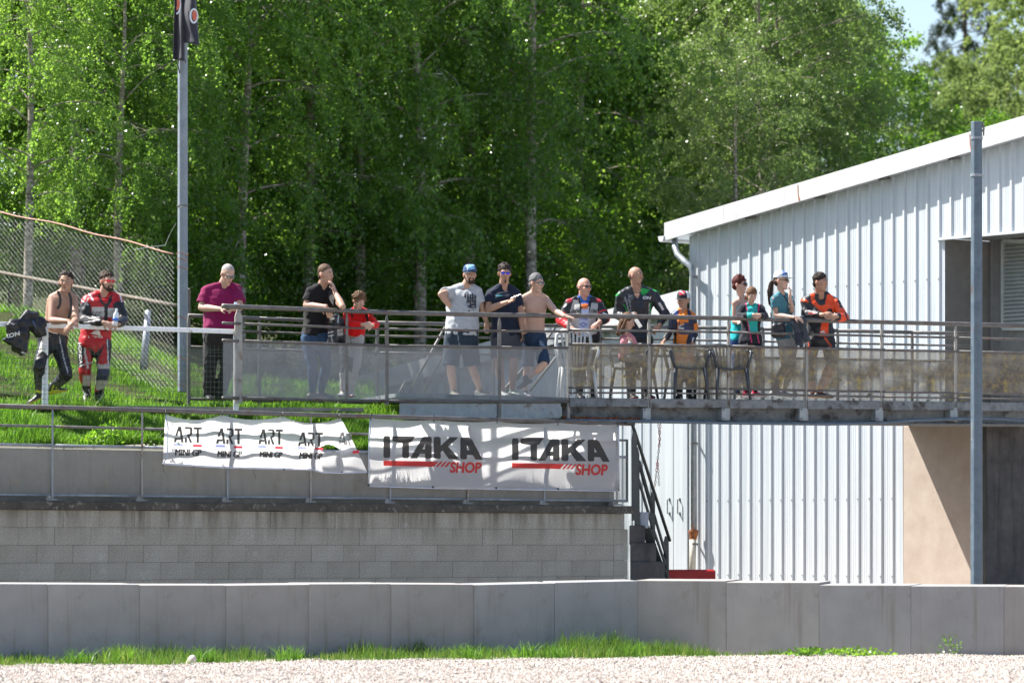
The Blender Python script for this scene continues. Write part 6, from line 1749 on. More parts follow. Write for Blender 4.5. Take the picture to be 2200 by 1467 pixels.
def point_in_poly(x, y, poly):
    c = np.zeros(len(x), bool); n = len(poly); j = n - 1
    for i in range(n):
        xi, yi = poly[i]; xj, yj = poly[j]
        with np.errstate(divide='ignore', invalid='ignore'):
            q = ((yi > y) != (yj > y)) & (x < (xj - xi) * (y - yi) / ((yj - yi) if yj != yi else 1e-9) + xi)
        c ^= q; j = i
    return c
def seg_dist(P, a, b):
    ab = b - a; t = np.clip(((P - a) @ ab) / max(ab @ ab, 1e-9), 0, 1); return np.linalg.norm(P - (a + t[:, None] * ab), axis=1), t
def do_paint(P, N, col, ops, per):
    C = np.tile(np.array([*col, 1.0], np.float32), (len(P), 1))
    x = 1100 + P[:, 0] / P[:, 1] * F; y = HY - (P[:, 2] - CH) * F / P[:, 1]
    bones = {}
    if per is not None:
        J = {k: np.array(v) for k, v in per.j.items()}
        bones = {'uaA': ('shA', 'elA'), 'faA': ('elA', 'wrA'), 'uaB': ('shB', 'elB'), 'faB': ('elB', 'wrB'), 'thA': ('hipA', 'knA'), 'caA': ('knA', 'anA'), 'thB': ('hipB', 'knB'), 'caB': ('knB', 'anB')}
        D = {}
        for k, (a, b) in bones.items(): D[k] = seg_dist(P, J[a], J[b])
        dt, tt = seg_dist(P, np.array(per.HC), np.array(per.SC)); armset = np.minimum.reduce([D[k][0] for k in ('uaA', 'faA', 'uaB', 'faB')])
    front = N[:, 1] < .25
    for op in ops:
        k = op[0]; c = np.array([*op[-1], 1.0], np.float32)
        if k == 'poly': m = point_in_poly(x, y, op[1]) & front
        elif k == 'line':
            d = np.full(len(x), 1e9); Q = np.stack([x, y], 1)
            for i in range(len(op[1]) - 1): d = np.minimum(d, seg_dist(Q, np.array(op[1][i], float), np.array(op[1][i + 1], float))[0])
            m = (d < op[2] / 2) & front
        elif k == 'ball': m = np.linalg.norm(P - np.array(op[1]), axis=1) < op[2]
        elif k == 'plane': m = ((P - np.array(op[1])) @ np.array(op[2])) < 0
        elif k == 'bone':   # name, t0, t1, only within arm radius
            d, t = D[op[1]]; others = [q for q in D if q != op[1]]
            m = (d < .1) & (t >= op[2]) & (t <= op[3]) & np.all([d <= D[q][0] + 1e-6 for q in others], axis=0)
            if op[1][0] in 'uf': m &= (d < .085)
            if op[1][:2] == 'ua' : m &= ~((t < .08) & (d > .07))
        elif k == 'below': m = y > op[1]
        elif k == 'above': m = y < op[1]
        C[m] = c
    return C
def run_jobs():
    obs = []
    for jb in JOBS:
        me = bpy.data.meshes.new('w'); me.from_pydata(jb['mb'].v, [], jb['mb'].f); me.update()
        o = bpy.data.objects.new('w', me); TMP.collection.objects.link(o)
        m = o.modifiers.new('r', 'REMESH'); m.mode = 'VOXEL'; m.voxel_size = jb['vox']; m.adaptivity = 0.0
        if jb['smooth']: q = o.modifiers.new('s', 'SMOOTH'); q.factor = .5; q.iterations = jb['smooth']
        if jb['name'] == 'body': q = o.modifiers.new('d', 'DECIMATE'); q.ratio = .4
        obs.append(o)
    dg = tmp_dg()
    tot = 0
    for jb, o in zip(JOBS, obs):
        me = bpy.data.meshes.new_from_object(o.evaluated_get(dg)); n = len(me.vertices)
        P = np.empty(n * 3, np.float32); me.vertices.foreach_get('co', P); P = P.reshape(-1, 3).astype(float)
        N = np.empty(n * 3, np.float32); me.vertices.foreach_get('normal', N); N = N.reshape(-1, 3).astype(float)
        wr = jb.get('wrinkle', 0)
        if wr:
            rgj = np.random.default_rng(len(P)); f = np.zeros(n)
            for i in range(7):
                d = rgj.normal(size=3); d /= np.linalg.norm(d); w_ = rgj.uniform(22, 75) * (3 if jb['name'] in ('hair', 'beard') else 1); ph = rgj.uniform(0, 6.28)
                f += (1 - 2 * np.abs(np.sin(P @ d * w_ * .5 + ph + 1.3 * np.sin(P @ rgj.normal(size=3) * 9)))) * (30 / (w_ if jb['name'] not in ('hair', 'beard') else w_ / 3)) ** .5
            P = P + N * (f / 3.2 * wr)[:, None]
        C = do_paint(P, N, jb['col'], jb['paint'], jb['person'])
        org = np.array(wloc(jb['parent'])); me.vertices.foreach_set('co', (P - org).astype(np.float32).ravel())
        a = me.attributes.new('Col', 'FLOAT_COLOR', 'POINT'); a.data.foreach_set('color', C.ravel())
        me.materials.clear(); me.materials.append(jb['mat']); me.shade_smooth(); me.update(); me.name = jb['name']
        ob = bpy.data.objects.new(jb['name'], me); COL.objects.link(ob); ob.parent = jb['parent']; jb['ob'] = ob; tot += n
        bpy.data.objects.remove(o)
    print('people verts', tot)
def decal(jb, sh, fx, mat, maxlen, eps=.008, name='lettering', parent=None):
    """lay a flat shape on a garment, along the view from the picture side"""
    ob = jb['ob']; org = wloc(jb['parent'])
    if 'bvh' not in jb:
        me = ob.data; jb['bvh'] = BVHTree.FromPolygons([tuple(v.co + org) for v in me.vertices], [tuple(p.vertices) for p in me.polygons])
    o0 = Vector((0, 0, CH))
    def fn(u, v):
        x, y = fx(u, v); d = (W(x, y, 40.) - o0).normalized(); h = jb['bvh'].ray_cast(o0, d)
        if h[0] is None: return None
        return h[0] - d * eps
    ob2 = print_on(sh, fn, mat, ob, name, maxlen)
    return ob2
def dtext(jb, txt, x, y, h, w_, mat, rot=0., shear=0., bold=.02, eps=.008):
    """text with its lower left corner at pixel (x, y), h high, w wide"""
    ts = text_shape(txt, 1., shear, 1., bold); mx = max(p[0] for p in ts[0]); c, s_ = math.cos(math.radians(rot)), math.sin(math.radians(rot))
    def fx(u, v):
        a = u / mx * w_; b = -v / .73 * h; return x + a * c - b * s_, y + a * s_ + b * c
    decal(jb, ts, fx, mat, .09, eps)
# ---------------------------------------------------------------- the people themselves
SK1, SK2, SK3 = (.44, .27, .195), (.38, .22, .15), (.48, .31, .235)
BLK = (.018, .018, .020); WHT = (.60, .60, .60); NAVY = (.015, .022, .045)
# 1 shirtless rider by the white fence
p = Person('shirtless man with black braces and leather trousers leaning on the white fence', 46.95, dict(bare=1, head=(141.5, 607.5, -.06), shA=(114, 640), shB=(157, 641), elA=(110, 689, -.16), wrA=(146, 690, -.34), elB=(163, 688, -.2), wrB=(154, 697, -.40), haA=(1, .3, -.3, 25, 1), haB=(-.75, .9, -.2, 30, 1, -.2, -.9, .4),
    hipA=(102, 732), hipB=(123, 732), knA=(84, 786, '-'), anA=(85, 842, .05), knB=(144, 806, -.12), anB=(112, 832, .25), footA=(-.9, -.3, -.45), footB=(.6, -.3, .1)), yaw=-4, pitch=4, tyaw=6, skin=SK2, group=None)
p.eyes(); p.hair((.035, .025, .018), .004, 'short', back=.004)
p.legs(BLK, [('line', [(128, 725), (137, 770), (146, 800)], 2.2, (.4, .4, .42)), ('poly', [(105, 709), (130, 712), (130, 718), (104, 713)], (.35, .25, .2))], mat=M_leather, g=.020, wr=.009, waist=.2, pads=True, name='leather_trousers')
p.shoes(BLK, (.45, .42, .05), boot=.35, paint=[('line', [(118, 818), (112, 838)], 4, (.5, .55, .04)), ('line', [(100, 845), (126, 838)], 5, (.5, .55, .04)), ('line', [(124, 816), (120, 836)], 2.5, (.45, .5, .04)), ('line', [(72, 838), (86, 842)], 5, (.5, .55, .04))])
for pts in ([(124, 625), (130, 640), (129, 655), (123, 664)], [(148, 628), (152, 640), (153, 660), (148, 684)]):
    m_ = MB(); 
    for i in range(len(pts) - 1): m_.bar(W(*pts[i], 46.95 - .155), W(*pts[i + 1], 46.95 - .155), .03, .008, up=(0, -1, 0))
    m_.build('brace_strap', M_black, p.root)
P1 = p
# 2 red suit
RED = (.42, .015, .02); 
p = Person('man in a red and black race suit and red sunglasses holding a water bottle', 47.35, dict(head=(230, 607, -.05), shA=(189, 646), shB=(251, 646), elA=(179, 688, -.12), wrA=(222, 693, -.42), elB=(265, 688, -.12), wrB=(254, 696, -.40), haA=(1, .35, -.2, 50, 1, -.2, -1, .5), haB=(-1, .1, -.2, 50, 1, .2, -1, .5),
    hipA=(185, 738), hipB=(221, 738), knA=(182, 797, -.06), anA=(187, 838, .12), knB=(222, 803, -.06), anB=(212, 842, .12), footA=(.15, -.9, -.75), footB=(-.25, -.9, -.75)), yaw=38, pitch=2, tyaw=12, build=1.06, skin=SK1, group=None)
p.hair((.05, .032, .022), .003, 'short'); p.beard((.05, .03, .02)); p.glasses(M_redlens, M_redframe, True)
j2 = p.top(RED, [('bone', 'uaA', .22, 1, BLK), ('bone', 'faA', 0, 1, BLK), ('bone', 'uaB', .22, 1, BLK), ('bone', 'faB', 0, 1, BLK), ('poly', [(198, 659), (252, 662), (252, 682), (196, 682)], (.5, .5, .47)), ('line', [(192, 632), (200, 645)], 4, WHT), ('line', [(258, 634), (262, 648)], 3, WHT), ('line', [(174, 645), (190, 655)], 2.5, WHT), ('line', [(183, 655), (190, 640)], 2, WHT), ('poly', [(210, 632), (216, 650), (226, 659), (232, 659), (240, 648), (242, 632), (236, 636), (230, 652), (222, 650), (214, 632)], BLK), ('line', [(228, 655), (228, 708)], 8, BLK), ('line', [(180, 693), (212, 687)], 2, WHT)], sleeve=1.9, hem=-.15, g=.022, mat=M_leather, name='race_suit_jacket', wr=.009, pads=True, collar=.012)
j2b = p.legs(RED, [('poly', [(155, 705), (179, 705), (181, 790), (155, 790)], BLK), ('line', [(181, 706), (183, 760), (189, 790)], 4.5, (.5, .5, .48)), ('poly', [(226, 715), (240, 715), (240, 790), (234, 790)], (.03, .03, .05)), ('line', [(230, 718), (233, 785)], 2.5, (.5, .5, .5)),
     ('poly', [(184, 738), (205, 758), (226, 738), (212, 770), (206, 800), (200, 800), (199, 770)], BLK), ('line', [(212, 700), (212, 738)], 7, BLK), ('line', [(172, 786), (200, 778)], 3, (.45, .42, .4)), ('poly', [(206, 782), (236, 782), (236, 792), (206, 792)], (.42, .40, .40)), ('poly', [(206, 792), (236, 792), (237, 818), (206, 818)], (.03, .035, .07)),
     ('poly', [(178, 806), (199, 806), (198, 835), (176, 835)], (.42, .40, .38)), ('poly', [(206, 817), (236, 817), (230, 840), (206, 838)], (.42, .40, .38))], mat=M_leather, g=.020, wr=.007, waist=.32, pads=True, name='race_suit_trousers')
p.shoes(BLK, (.03, .03, .03), boot=.4, paint=[('line', [(176, 838), (186, 848)], 4, WHT), ('line', [(190, 836), (196, 850)], 2, WHT), ('line', [(222, 848), (214, 858)], 3, WHT), ('line', [(174, 842), (182, 856)], 1.5, (.5, .5, .5))])
P2_ = p
# 3 crimson shirt
CR = (.19, .006, .065)
p = Person('older man with white hair in a crimson T-shirt looking down at his phone', 48.75, dict(head=(489, 591, -.08), shA=(445, 626), shB=(507, 624), elA=(433, 661, -.08), wrA=(474, 664, -.28), elB=(516, 660, -.10), wrB=(502, 664, -.26), haA=(1, .0, -.3, 40, 1, -.1, -.5, .9), haB=(-1, .0, -.4, 35, -1, 0, -.3, .9),
    hipA=(456, 727), hipB=(490, 727), knA=(450, 792, -.03), anA=(448, 846, .05), knB=(487, 792, -.03), anB=(474, 846, .05), footA=(.2, -.95, 0), footB=(.9, -.45, 0)), yaw=32, pitch=30, tyaw=14, belly=.10, build=1.08, skin=SK3)
p.eyes((.4, .38, .36)); p.hair((.40, .36, .34), -.004, 'short'); p.glasses(M_clearlens, M_phone)
p.top(CR, sleeve=.75, hem=.16, g=.018, flare=.025, wr=.009); p.legs((.022, .020, .022), g=.026, t1=1.98, wr=.010, flare=.012, name='trousers', waist=.2); p.shoes((.03, .03, .035), (.08, .08, .08))
# 4 black T-shirt
p = Person('man with cropped hair in a black T-shirt resting his cheek on his hand', 49.35, dict(head=(700.5, 591, -.1), shA=(668, 627), shB=(709, 627), elA=(658, 656, -.10), wrA=(701, 659, -.30), elB=(736, 659, -.42), wrB=(719, 626, -.22), haA=(.45, 1, -.3, 20, 1, 0, -1, .4), haB=(-.25, -.97, .0, 25, 1, .9, -.3, 0),
    hipA=(661, 727), hipB=(693, 727), knA=(672, 790, -.05), anA=(671, 844, .05), knB=(700, 788, .05), anB=(689, 843, .2), footA=(.95, -.3, 0), footB=(.9, -.3, 0)), yaw=52, pitch=6, tilt=6, tyaw=26, skin=SK1)
p.eyes(); p.hair((.11, .065, .04), .001, 'short')
p.top((.012, .012, .013), sleeve=.7, hem=.04, g=.014, flare=.018, wr=.008); p.legs((.045, .085, .16), mat=M_denim, g=.012, name='jeans', wr=.005); p.shoes((.10, .10, .11), (.35, .35, .35), paint=[('line', [(668, 858), (690, 862)], 2, WHT)])
# 5 boy in red
p = Person('curly haired boy in a red top leaning on the rail with folded hands', 49.5, dict(head=(771, 648, -.16), shA=(747, 676), shB=(789, 676), elA=(741, 696, -.22), wrA=(781, 697, -.36), elB=(808, 698, -.16), wrB=(800, 699, -.36), haA=(1, -.1, -.2, 55, 1, -.2, -1, .4), haB=(-1, .1, -.1, 60, 1, .2, -1, .4),
    hipA=(744, 726, .1), hipB=(768, 726, .1), knA=(742, 785, .05), anA=(737, 842, .1), knB=(764, 785, .05), anB=(752, 842, .15), footA=(-.3, -.9, 0), footB=(.3, -.9, 0)), yaw=32, pitch=24, tyaw=10, size=.86, skin=SK3)
p.eyes((.12, .07, .04)); p.hair((.13, .075, .04), .008, 'curly', rough=.0)
p.top((.62, .01, .012), [('line', [(752, 655), (757, 680)], 4.5, BLK), ('line', [(786, 672), (790, 690)], 4.5, BLK), ('line', [(728, 672), (736, 672)], 2, BLK)], sleeve=1.8, hem=.16, g=.016, mat=M_cloth, name='hoodie', wr=.007)
p.legs((.42, .42, .42), [('poly', [(730, 715), (742, 715), (740, 800), (726, 800)], (.05, .05, .06)), ('poly', [(742, 760), (760, 770), (756, 800), (738, 790)], (.06, .06, .07)), ('line', [(752, 720), (756, 750)], 2, (.1, .1, .12))], mat=M_leather, g=.020, wr=.01, pads=True, name='leather_trousers')
p.shoes((.5, .5, .5), (.03, .03, .03), boot=.45, paint=[('line', [(728, 835), (742, 840)], 2, RED), ('line', [(745, 850), (760, 850)], 3, RED)])
# 6 grey T-shirt, blue cap
p = Person('bearded man in a light grey T-shirt and blue cap with his hand on his hip', 50.95, dict(head=(1009.5, 592, -.03), shA=(969, 628), shB=(1024, 628), elA=(948, 632, -.22), wrA=(972, 664, -.08), elB=(1036, 664, .06), wrB=(1046, 692, .12), haA=(.5, .9, -.2, 40, 1, -.8, -.4, .2), haB=(0, 1, 0, 20, 1),
    hipA=(972, 727), hipB=(1010, 727), knA=(968, 787, -.05), anA=(975, 840, .1), knB=(1014, 787, -.02), anB=(1031, 836, .3), footA=(.3, -.9, 0), footB=(.6, -.8, 0)), yaw=14, pitch=2, tyaw=8, belly=.09, build=1.08, skin=SK1)
p.eyes(); p.hair((.04, .028, .02), .002, 'short'); p.beard((.04, .025, .018)); p.cap((.035, .08, .17), (.02, .03, .06), [('poly', [(1000, 570), (1018, 568), (1020, 578), (1006, 580)], (.25, .5, .75)), ('line', [(1004, 570), (1004, 580)], 2, (.5, .6, .7))])
j6 = p.top((.40, .42, .44), sleeve=.62, hem=.06, g=.018, flare=.022, wr=.009)
p.legs((.02, .035, .055), [('line', [(983, 715), (987, 745)], 1.5, (.2, .22, .25))], t1=1., g=.022, flare=.03, name='shorts', waist=.2); p.shoes((.22, .20, .17), (.5, .5, .5))
# 7 navy T-shirt with phone
p = Person('man in navy T-shirt and blue mirrored sunglasses holding up a phone', 51.05, dict(head=(1084, 589, -.04), shA=(1055, 632), shB=(1108, 632), elA=(1049, 664, -.10), wrA=(1090, 649, -.30), elB=(1119, 676, .0), wrB=(1122, 709, -.08), haA=(.95, -.35, -.1, 35, -1, -.1, -.5, .9, -1), haB=(.1, 1, 0, 25, 1, 1, 0, 0),
    hipA=(1070, 727), hipB=(1107, 727), knA=(1072, 788, -.05), anA=(1080, 840, .1), knB=(1103, 788, -.04), anB=(1101, 840, .1), footA=(.3, -.9, 0), footB=(.7, -.7, 0)), yaw=8, pitch=6, tyaw=8, belly=.03, build=1.04, skin=SK2)
p.hair((.03, .02, .016), .006, 'tousled', rough=.002); p.glasses(M_bluelens, M_phone, True); p.beard((.10, .06, .045), False)
j7 = p.top((.012, .018, .036), sleeve=.62, hem=.02, g=.016, flare=.02, wr=.009); p.legs((.06, .065, .08), t1=.72, g=.020, flare=.02, name='shorts', waist=.2); p.shoes((.35, .38, .36), (.4, .4, .4), paint=[('line', [(1095, 838), (1108, 845)], 2, (.05, .25, .15))])
# 8 shirtless grey hair
p = Person('shirtless grey haired man with glasses resting one arm along the rail', 51.25, dict(bare=1, head=(1153, 610, -.05), shA=(1125, 642), shB=(1171, 643), elA=(1124, 674, .05), wrA=(1127, 702, -.1), elB=(1193, 668, -.14), wrB=(1213, 679, -.36), haA=(0, 1, 0, 30, 1), haB=(1, .2, -.2, 20, 1),
    hipA=(1134, 728), hipB=(1160, 728), knA=(1134, 788, -.05), anA=(1128, 842, .1), knB=(1168, 782, -.25), anB=(1131, 815, -.25), footA=(.5, -.8, 0), footB=(-.5, -.6, -.3)), yaw=48, pitch=8, tyaw=18, build=.97, skin=SK3)
p.eyes((.15, .14, .13)); p.hair((.16, .16, .165), .005, 'short', rough=.003); p.glasses(M_clearlens, M_phone)
p.legs((.03, .055, .10), mat=M_denim, t1=1.0, g=.014, name='denim_shorts', waist=.16, flare=.012); p.shoes((.04, .05, .07), (.5, .5, .5))
# 9 bald with dark sunglasses
p = Person('bald man in black sunglasses and red and black leathers behind the white chair', 52.25, dict(head=(1255.5, 618, -.05), shA=(1224, 654), shB=(1283, 654), elA=(1204, 688, -.12), wrA=(1230, 706, -.30), elB=(1300, 684, -.10), wrB=(1287, 693, -.32), haA=(1, .5, -.2, 30, 1), haB=(-.75, .6, -.3, 35, 1, -.1, -.9, .5),
    hipA=(1242, 732), hipB=(1272, 732), knA=(1244, 790, -.05), anA=(1244, 845, .05), knB=(1270, 790, -.05), anB=(1270, 845, .05), footA=(.2, -.95, 0), footB=(.3, -.9, 0)), yaw=40, pitch=4, tyaw=14, belly=.05, build=1.08, skin=(.50, .27, .20))
p.hair((.30, .20, .16), 0, 'bald'); p.glasses(M_glass, M_phone, True)
LW_ = (.47, .46, .43)
j9 = p.top(BLK, [('poly', [(1232, 643), (1243, 645), (1250, 672), (1246, 720), (1222, 712), (1226, 664)], LW_), ('poly', [(1271, 650), (1284, 652), (1284, 676), (1266, 676)], LW_), ('poly', [(1263, 680), (1280, 680), (1282, 716), (1262, 722)], LW_), ('poly', [(1240, 636), (1270, 636), (1266, 652), (1264, 728), (1241, 728), (1247, 672), (1244, 650)], (.50, .54, .70)), ('poly', [(1240, 632), (1272, 632), (1266, 656), (1248, 656)], (.03, .12, .42)), ('poly', [(1247, 652), (1264, 652), (1263, 664), (1248, 664)], (.62, .16, .04)),
    ('line', [(1244, 642), (1248, 660), (1246, 680)], 4, BLK), ('line', [(1270, 640), (1266, 656)], 5, BLK), ('ball', p.j['shA'] + Vector((-.01, -.05, .06)), .045, (.45, .03, .05)), ('ball', p.j['shB'] + Vector((.02, -.05, .055)), .04, (.45, .03, .05)), ('bone', 'faA', 0, .75, (.50, .02, .03)), ('bone', 'faB', 0, .35, (.50, .02, .03)), ('bone', 'uaA', .62, .72, (.5, .03, .03)), ('bone', 'uaB', .62, .72, (.5, .03, .03)), ('line', [(1190, 680), (1204, 676)], 3, WHT), ('line', [(1296, 672), (1304, 676)], 3, WHT)], sleeve=1.72, hem=.08, g=.024, mat=M_leather, name='leather_jacket', wr=.009, pads=True, collar=.012)
p.legs(BLK, mat=M_leather, g=.02, name='leather_trousers', wr=.008); p.shoes(BLK, (.02, .02, .02), boot=.3)
# 10 bald, green black
GRN = (.02, .35, .06)
p = Person('tall bald man with goatee in a black and green leather jacket looking right', 52.5, dict(head=(1366.5, 594, -.05), shA=(1335, 636), shB=(1404, 635), elA=(1327, 677, .0), wrA=(1350, 684, -.22), elB=(1429, 674, .02), wrB=(1416, 699, -.16), haA=(.7, -.5, -.3, 40, 1, -.2, -1, .3), haB=(-.7, .7, -.1, 30, 1, .0, -.9, .5),
    hipA=(1354, 732), hipB=(1388, 732), knA=(1356, 790, -.05), anA=(1358, 845, .05), knB=(1390, 790, -.05), anB=(1392, 845, .05), footA=(.2, -.95, 0), footB=(.3, -.9, 0)), yaw=58, pitch=0, tyaw=18, build=1.06, skin=SK2)
p.eyes(); p.hair((.20, .13, .10), 0, 'bald'); p.beard((.03, .02, .015), False)
j10 = p.top((.022, .025, .03), [('poly', [(1357, 612), (1378, 612), (1375, 630), (1370, 644), (1363, 632)], SK2), ('poly', [(1362, 640), (1374, 642), (1384, 636), (1384, 700), (1362, 700)], (.012, .018, .03)), ('poly', [(1378, 618), (1396, 622), (1390, 630), (1382, 634), (1376, 630)], GRN), ('line', [(1341, 655), (1347, 668)], 2.5, GRN), ('line', [(1398, 650), (1396, 700)], 2.5, GRN), ('line', [(1395, 652), (1394, 700)], 1.2, WHT), ('line', [(1322, 636), (1330, 630)], 3, GRN), ('line', [(1404, 622), (1415, 626)], 3, GRN), ('line', [(1417, 652), (1424, 664)], 5, WHT), ('line', [(1343, 640), (1352, 672)], 3, (.25, .27, .28)), ('line', [(1350, 632), (1356, 672)], 2, (.2, .22, .24))], sleeve=1.8, hem=.02, g=.022, mat=M_leather, name='leather_jacket', wr=.009, pads=True, collar=.008)
p.legs(BLK, [('line', [(1412, 720), (1414, 745)], 3, GRN), ('line', [(1405, 720), (1408, 750)], 2, WHT)], mat=M_leather, g=.02, name='leather_trousers', wr=.008); p.shoes(BLK, (.3, .02, .02), boot=.3)
P10 = p
# 11 little girl on chair
p = Person('little girl with long brown hair in a pink top sitting on a dark chair', 51.95, dict(head=(1349, 692, -.03), shA=(1337, 727, .05), shB=(1360, 728, -.06), elA=(1350, 748, '-'), wrA=(1353, 736, -.22), elB=(1366, 750, -.1), wrB=(1358, 738, -.2), haA=(-.1, -1, 0, 30, 1, 1, 0, 0), haB=(-.3, -1, 0, 30, 1),
    hipA=(1338, 768, .08), hipB=(1346, 769, -.05), knA=(1388, 766, .08), anA=(1352, 796, .0), knB=(1392, 769, -.12), anB=(1372, 808, -.1), footA=(-.7, -.2, -.4), footB=(.6, -.5, -.3)), yaw=72, pitch=22, tyaw=62, size=.60, hs=1.05, fem=True, skin=SK3)
p.eyes((.15, .09, .05)); p.hair((.12, .065, .035), .006, 'long', rough=.003, paint=[])
p.top((.55, .24, .27), sleeve=.7, hem=-.15, g=.012, wr=.004, flare=.015); p.legs((.20, .20, .21), g=.014, wr=.006); p.shoes((.2, .2, .25), (.5, .5, .5))
m_ = MB(); m_.ell(p.j['wrA'], .026, .026, .012, 12, 8); m_.build('watch_strap', simple('watch_blue', (.3, .5, .55), .5), p.root)
m_ = MB(); m_.ell(p.j['wrA'] + Vector((0, -.026, 0)), .017, .006, .017, 12, 8); m_.build('watch_face', simple('watch_white', (.7, .75, .75), .3), p.root)
# 12 boy orange
ORG = (.70, .19, .012)
p = Person('boy in an orange and navy race suit and cap behind a dark chair', 52.35, dict(head=(1467.5, 648, -.04), shA=(1449, 679), shB=(1487, 680), elA=(1441, 709, -.04), wrA=(1428, 731, -.20), elB=(1493, 712, .02), wrB=(1488, 736, -.1), haA=(-.6, 1, -.2, 25, 1), haB=(-.2, 1, -.2, 25, 1),
    hipA=(1459, 744), hipB=(1480, 744), knA=(1458, 795, -.05), anA=(1460, 847, .05), knB=(1482, 795, -.05), anB=(1480, 847, .05), footA=(-.4, -.9, 0), footB=(.2, -.95, 0)), yaw=-20, pitch=8, tyaw=-8, size=.80, skin=SK2)
p.eyes(); p.hair((.04, .03, .02), .001, 'short')
p.cap((.03, .03, .035), (.03, .03, .035), [('poly', [(1472, 622), (1490, 624), (1490, 650), (1477, 650), (1476, 634)], (.6, .62, .68)), ('poly', [(1459, 623), (1472, 623), (1472, 634), (1460, 634)], (.4, .02, .04)), ('line', [(1461, 625), (1471, 632)], 1.5, WHT)], flat=True)
j12 = p.top(ORG, [('poly', [(1438, 664), (1455, 668), (1456, 700), (1440, 715), (1430, 740)], (.02, .03, .08)), ('bone', 'uaA', .2, 1, (.02, .025, .05)), ('bone', 'faA', 0, 1, (.018, .018, .022)), ('bone', 'uaB', .15, .45, (.02, .025, .05)), ('bone', 'faB', .25, 1, (.02, .02, .03)), ('poly', [(1458, 692), (1480, 692), (1484, 718), (1456, 718)], (.02, .035, .10)), ('poly', [(1476, 665), (1482, 665), (1490, 690), (1492, 730), (1484, 730), (1480, 700)], (.02, .025, .06)), ('poly', [(1450, 664), (1460, 668), (1456, 680), (1449, 676)], (.04, .06, .2)), ('line', [(1457, 702), (1470, 696)], 2, WHT), ('line', [(1452, 718), (1450, 736)], 4, BLK), ('line', [(1490, 726), (1486, 738)], 3, WHT)], sleeve=1.85, hem=-.1, g=.022, mat=M_leather, name='race_suit_jacket', wr=.009, pads=True, collar=.012)
p.legs((.02, .025, .05), [('bone', 'thA', .3, .7, ORG), ('bone', 'thB', .3, .7, ORG)], mat=M_leather, g=.02, name='race_suit_trousers', wr=.007, pads=True); p.shoes(BLK, (.03, .03, .03), boot=.45, paint=[('line', [(1466, 846), (1472, 850)], 2, WHT)])
# 13 red haired woman
p = Person('woman with short dark red hair in a turquoise tank top behind the girl', 52.75, dict(head=(1590, 613, -.03), shA=(1580, 651), shB=(1611, 651), elA=(1577, 690, -.05), wrA=(1592, 692, -.22), elB=(1617, 686, -.05), wrB=(1604, 692, -.2), haA=(1, 0, -.2, 20, 1), haB=(-1, 0, -.2, 20, 1),
    hipA=(1580, 730), hipB=(1604, 730), knA=(1582, 788, -.05), anA=(1584, 845, .05), knB=(1602, 788, -.05), anB=(1602, 845, .05), footA=(.3, -.9, 0), footB=(.4, -.9, 0)), yaw=60, pitch=2, tyaw=30, fem=True, size=.96, skin=(.52, .33, .26))
p.eyes(); p.hair((.085, .016, .014), .008, 'tousled', rough=.002); p.glasses(M_glass, M_phone)
p.top((.01, .36, .38), sleeve=0, hem=-.05, g=.008, neck=.93, wr=.004, name='tank_top'); p.legs((.05, .10, .28), mat=M_denim, g=.008, name='jeans'); p.shoes((.05, .05, .05))
# 14 girl in black jacket
p = Person('girl in black and pink zip jacket over a turquoise top leaning on the rail', 52.35, dict(head=(1614.5, 636, -.10), shA=(1594, 663), shB=(1634, 663), elA=(1585, 680, -.08), wrA=(1620, 676, -.33), elB=(1645, 680, -.08), wrB=(1632, 677, -.33), haA=(1, .1, -.1, 50, 1, -.2, -1, .5), haB=(-1, .1, -.1, 50, 1, .2, -1, .5),
    hipA=(1600, 733), hipB=(1624, 733), knA=(1600, 788, -.05), anA=(1603, 842, .05), knB=(1632, 786, -.02), anB=(1622, 842, .15), footA=(.6, -.75, 0), footB=(.9, -.3, 0)), yaw=16, pitch=24, tyaw=4, fem=True, size=.84, skin=SK3)
p.eyes((.15, .09, .05)); p.hair((.15, .08, .04), .007, 'bun', rough=.002)
j14 = p.top((.018, .020, .028), [('poly', [(1603, 650), (1627, 650), (1628, 716), (1610, 716), (1606, 690)], (.03, .40, .38)), ('line', [(1602, 650), (1605, 666)], 2, (.7, .05, .2)), ('line', [(1632, 652), (1629, 668)], 2, (.7, .05, .2)), ('line', [(1606, 690), (1615, 735)], 1.8, (.7, .05, .2)), ('line', [(1627, 716), (1631, 737)], 1.8, (.7, .05, .2))], sleeve=1.9, hem=-.08, g=.02, mat=M_cloth, name='zip_jacket', wr=.007, collar=.006)
p.legs((.018, .018, .022), [('line', [(1596, 738), (1602, 780), (1598, 825)], 1, WHT), ('line', [(1600, 738), (1606, 780), (1602, 825)], 1, WHT), ('line', [(1604, 738), (1610, 780), (1606, 825)], 1, WHT)], g=.012, name='track_trousers'); p.shoes((.45, .02, .06), (.6, .55, .55), paint=[('line', [(1600, 846), (1615, 850)], 2, BLK), ('line', [(1610, 844), (1625, 850)], 1.5, WHT)])
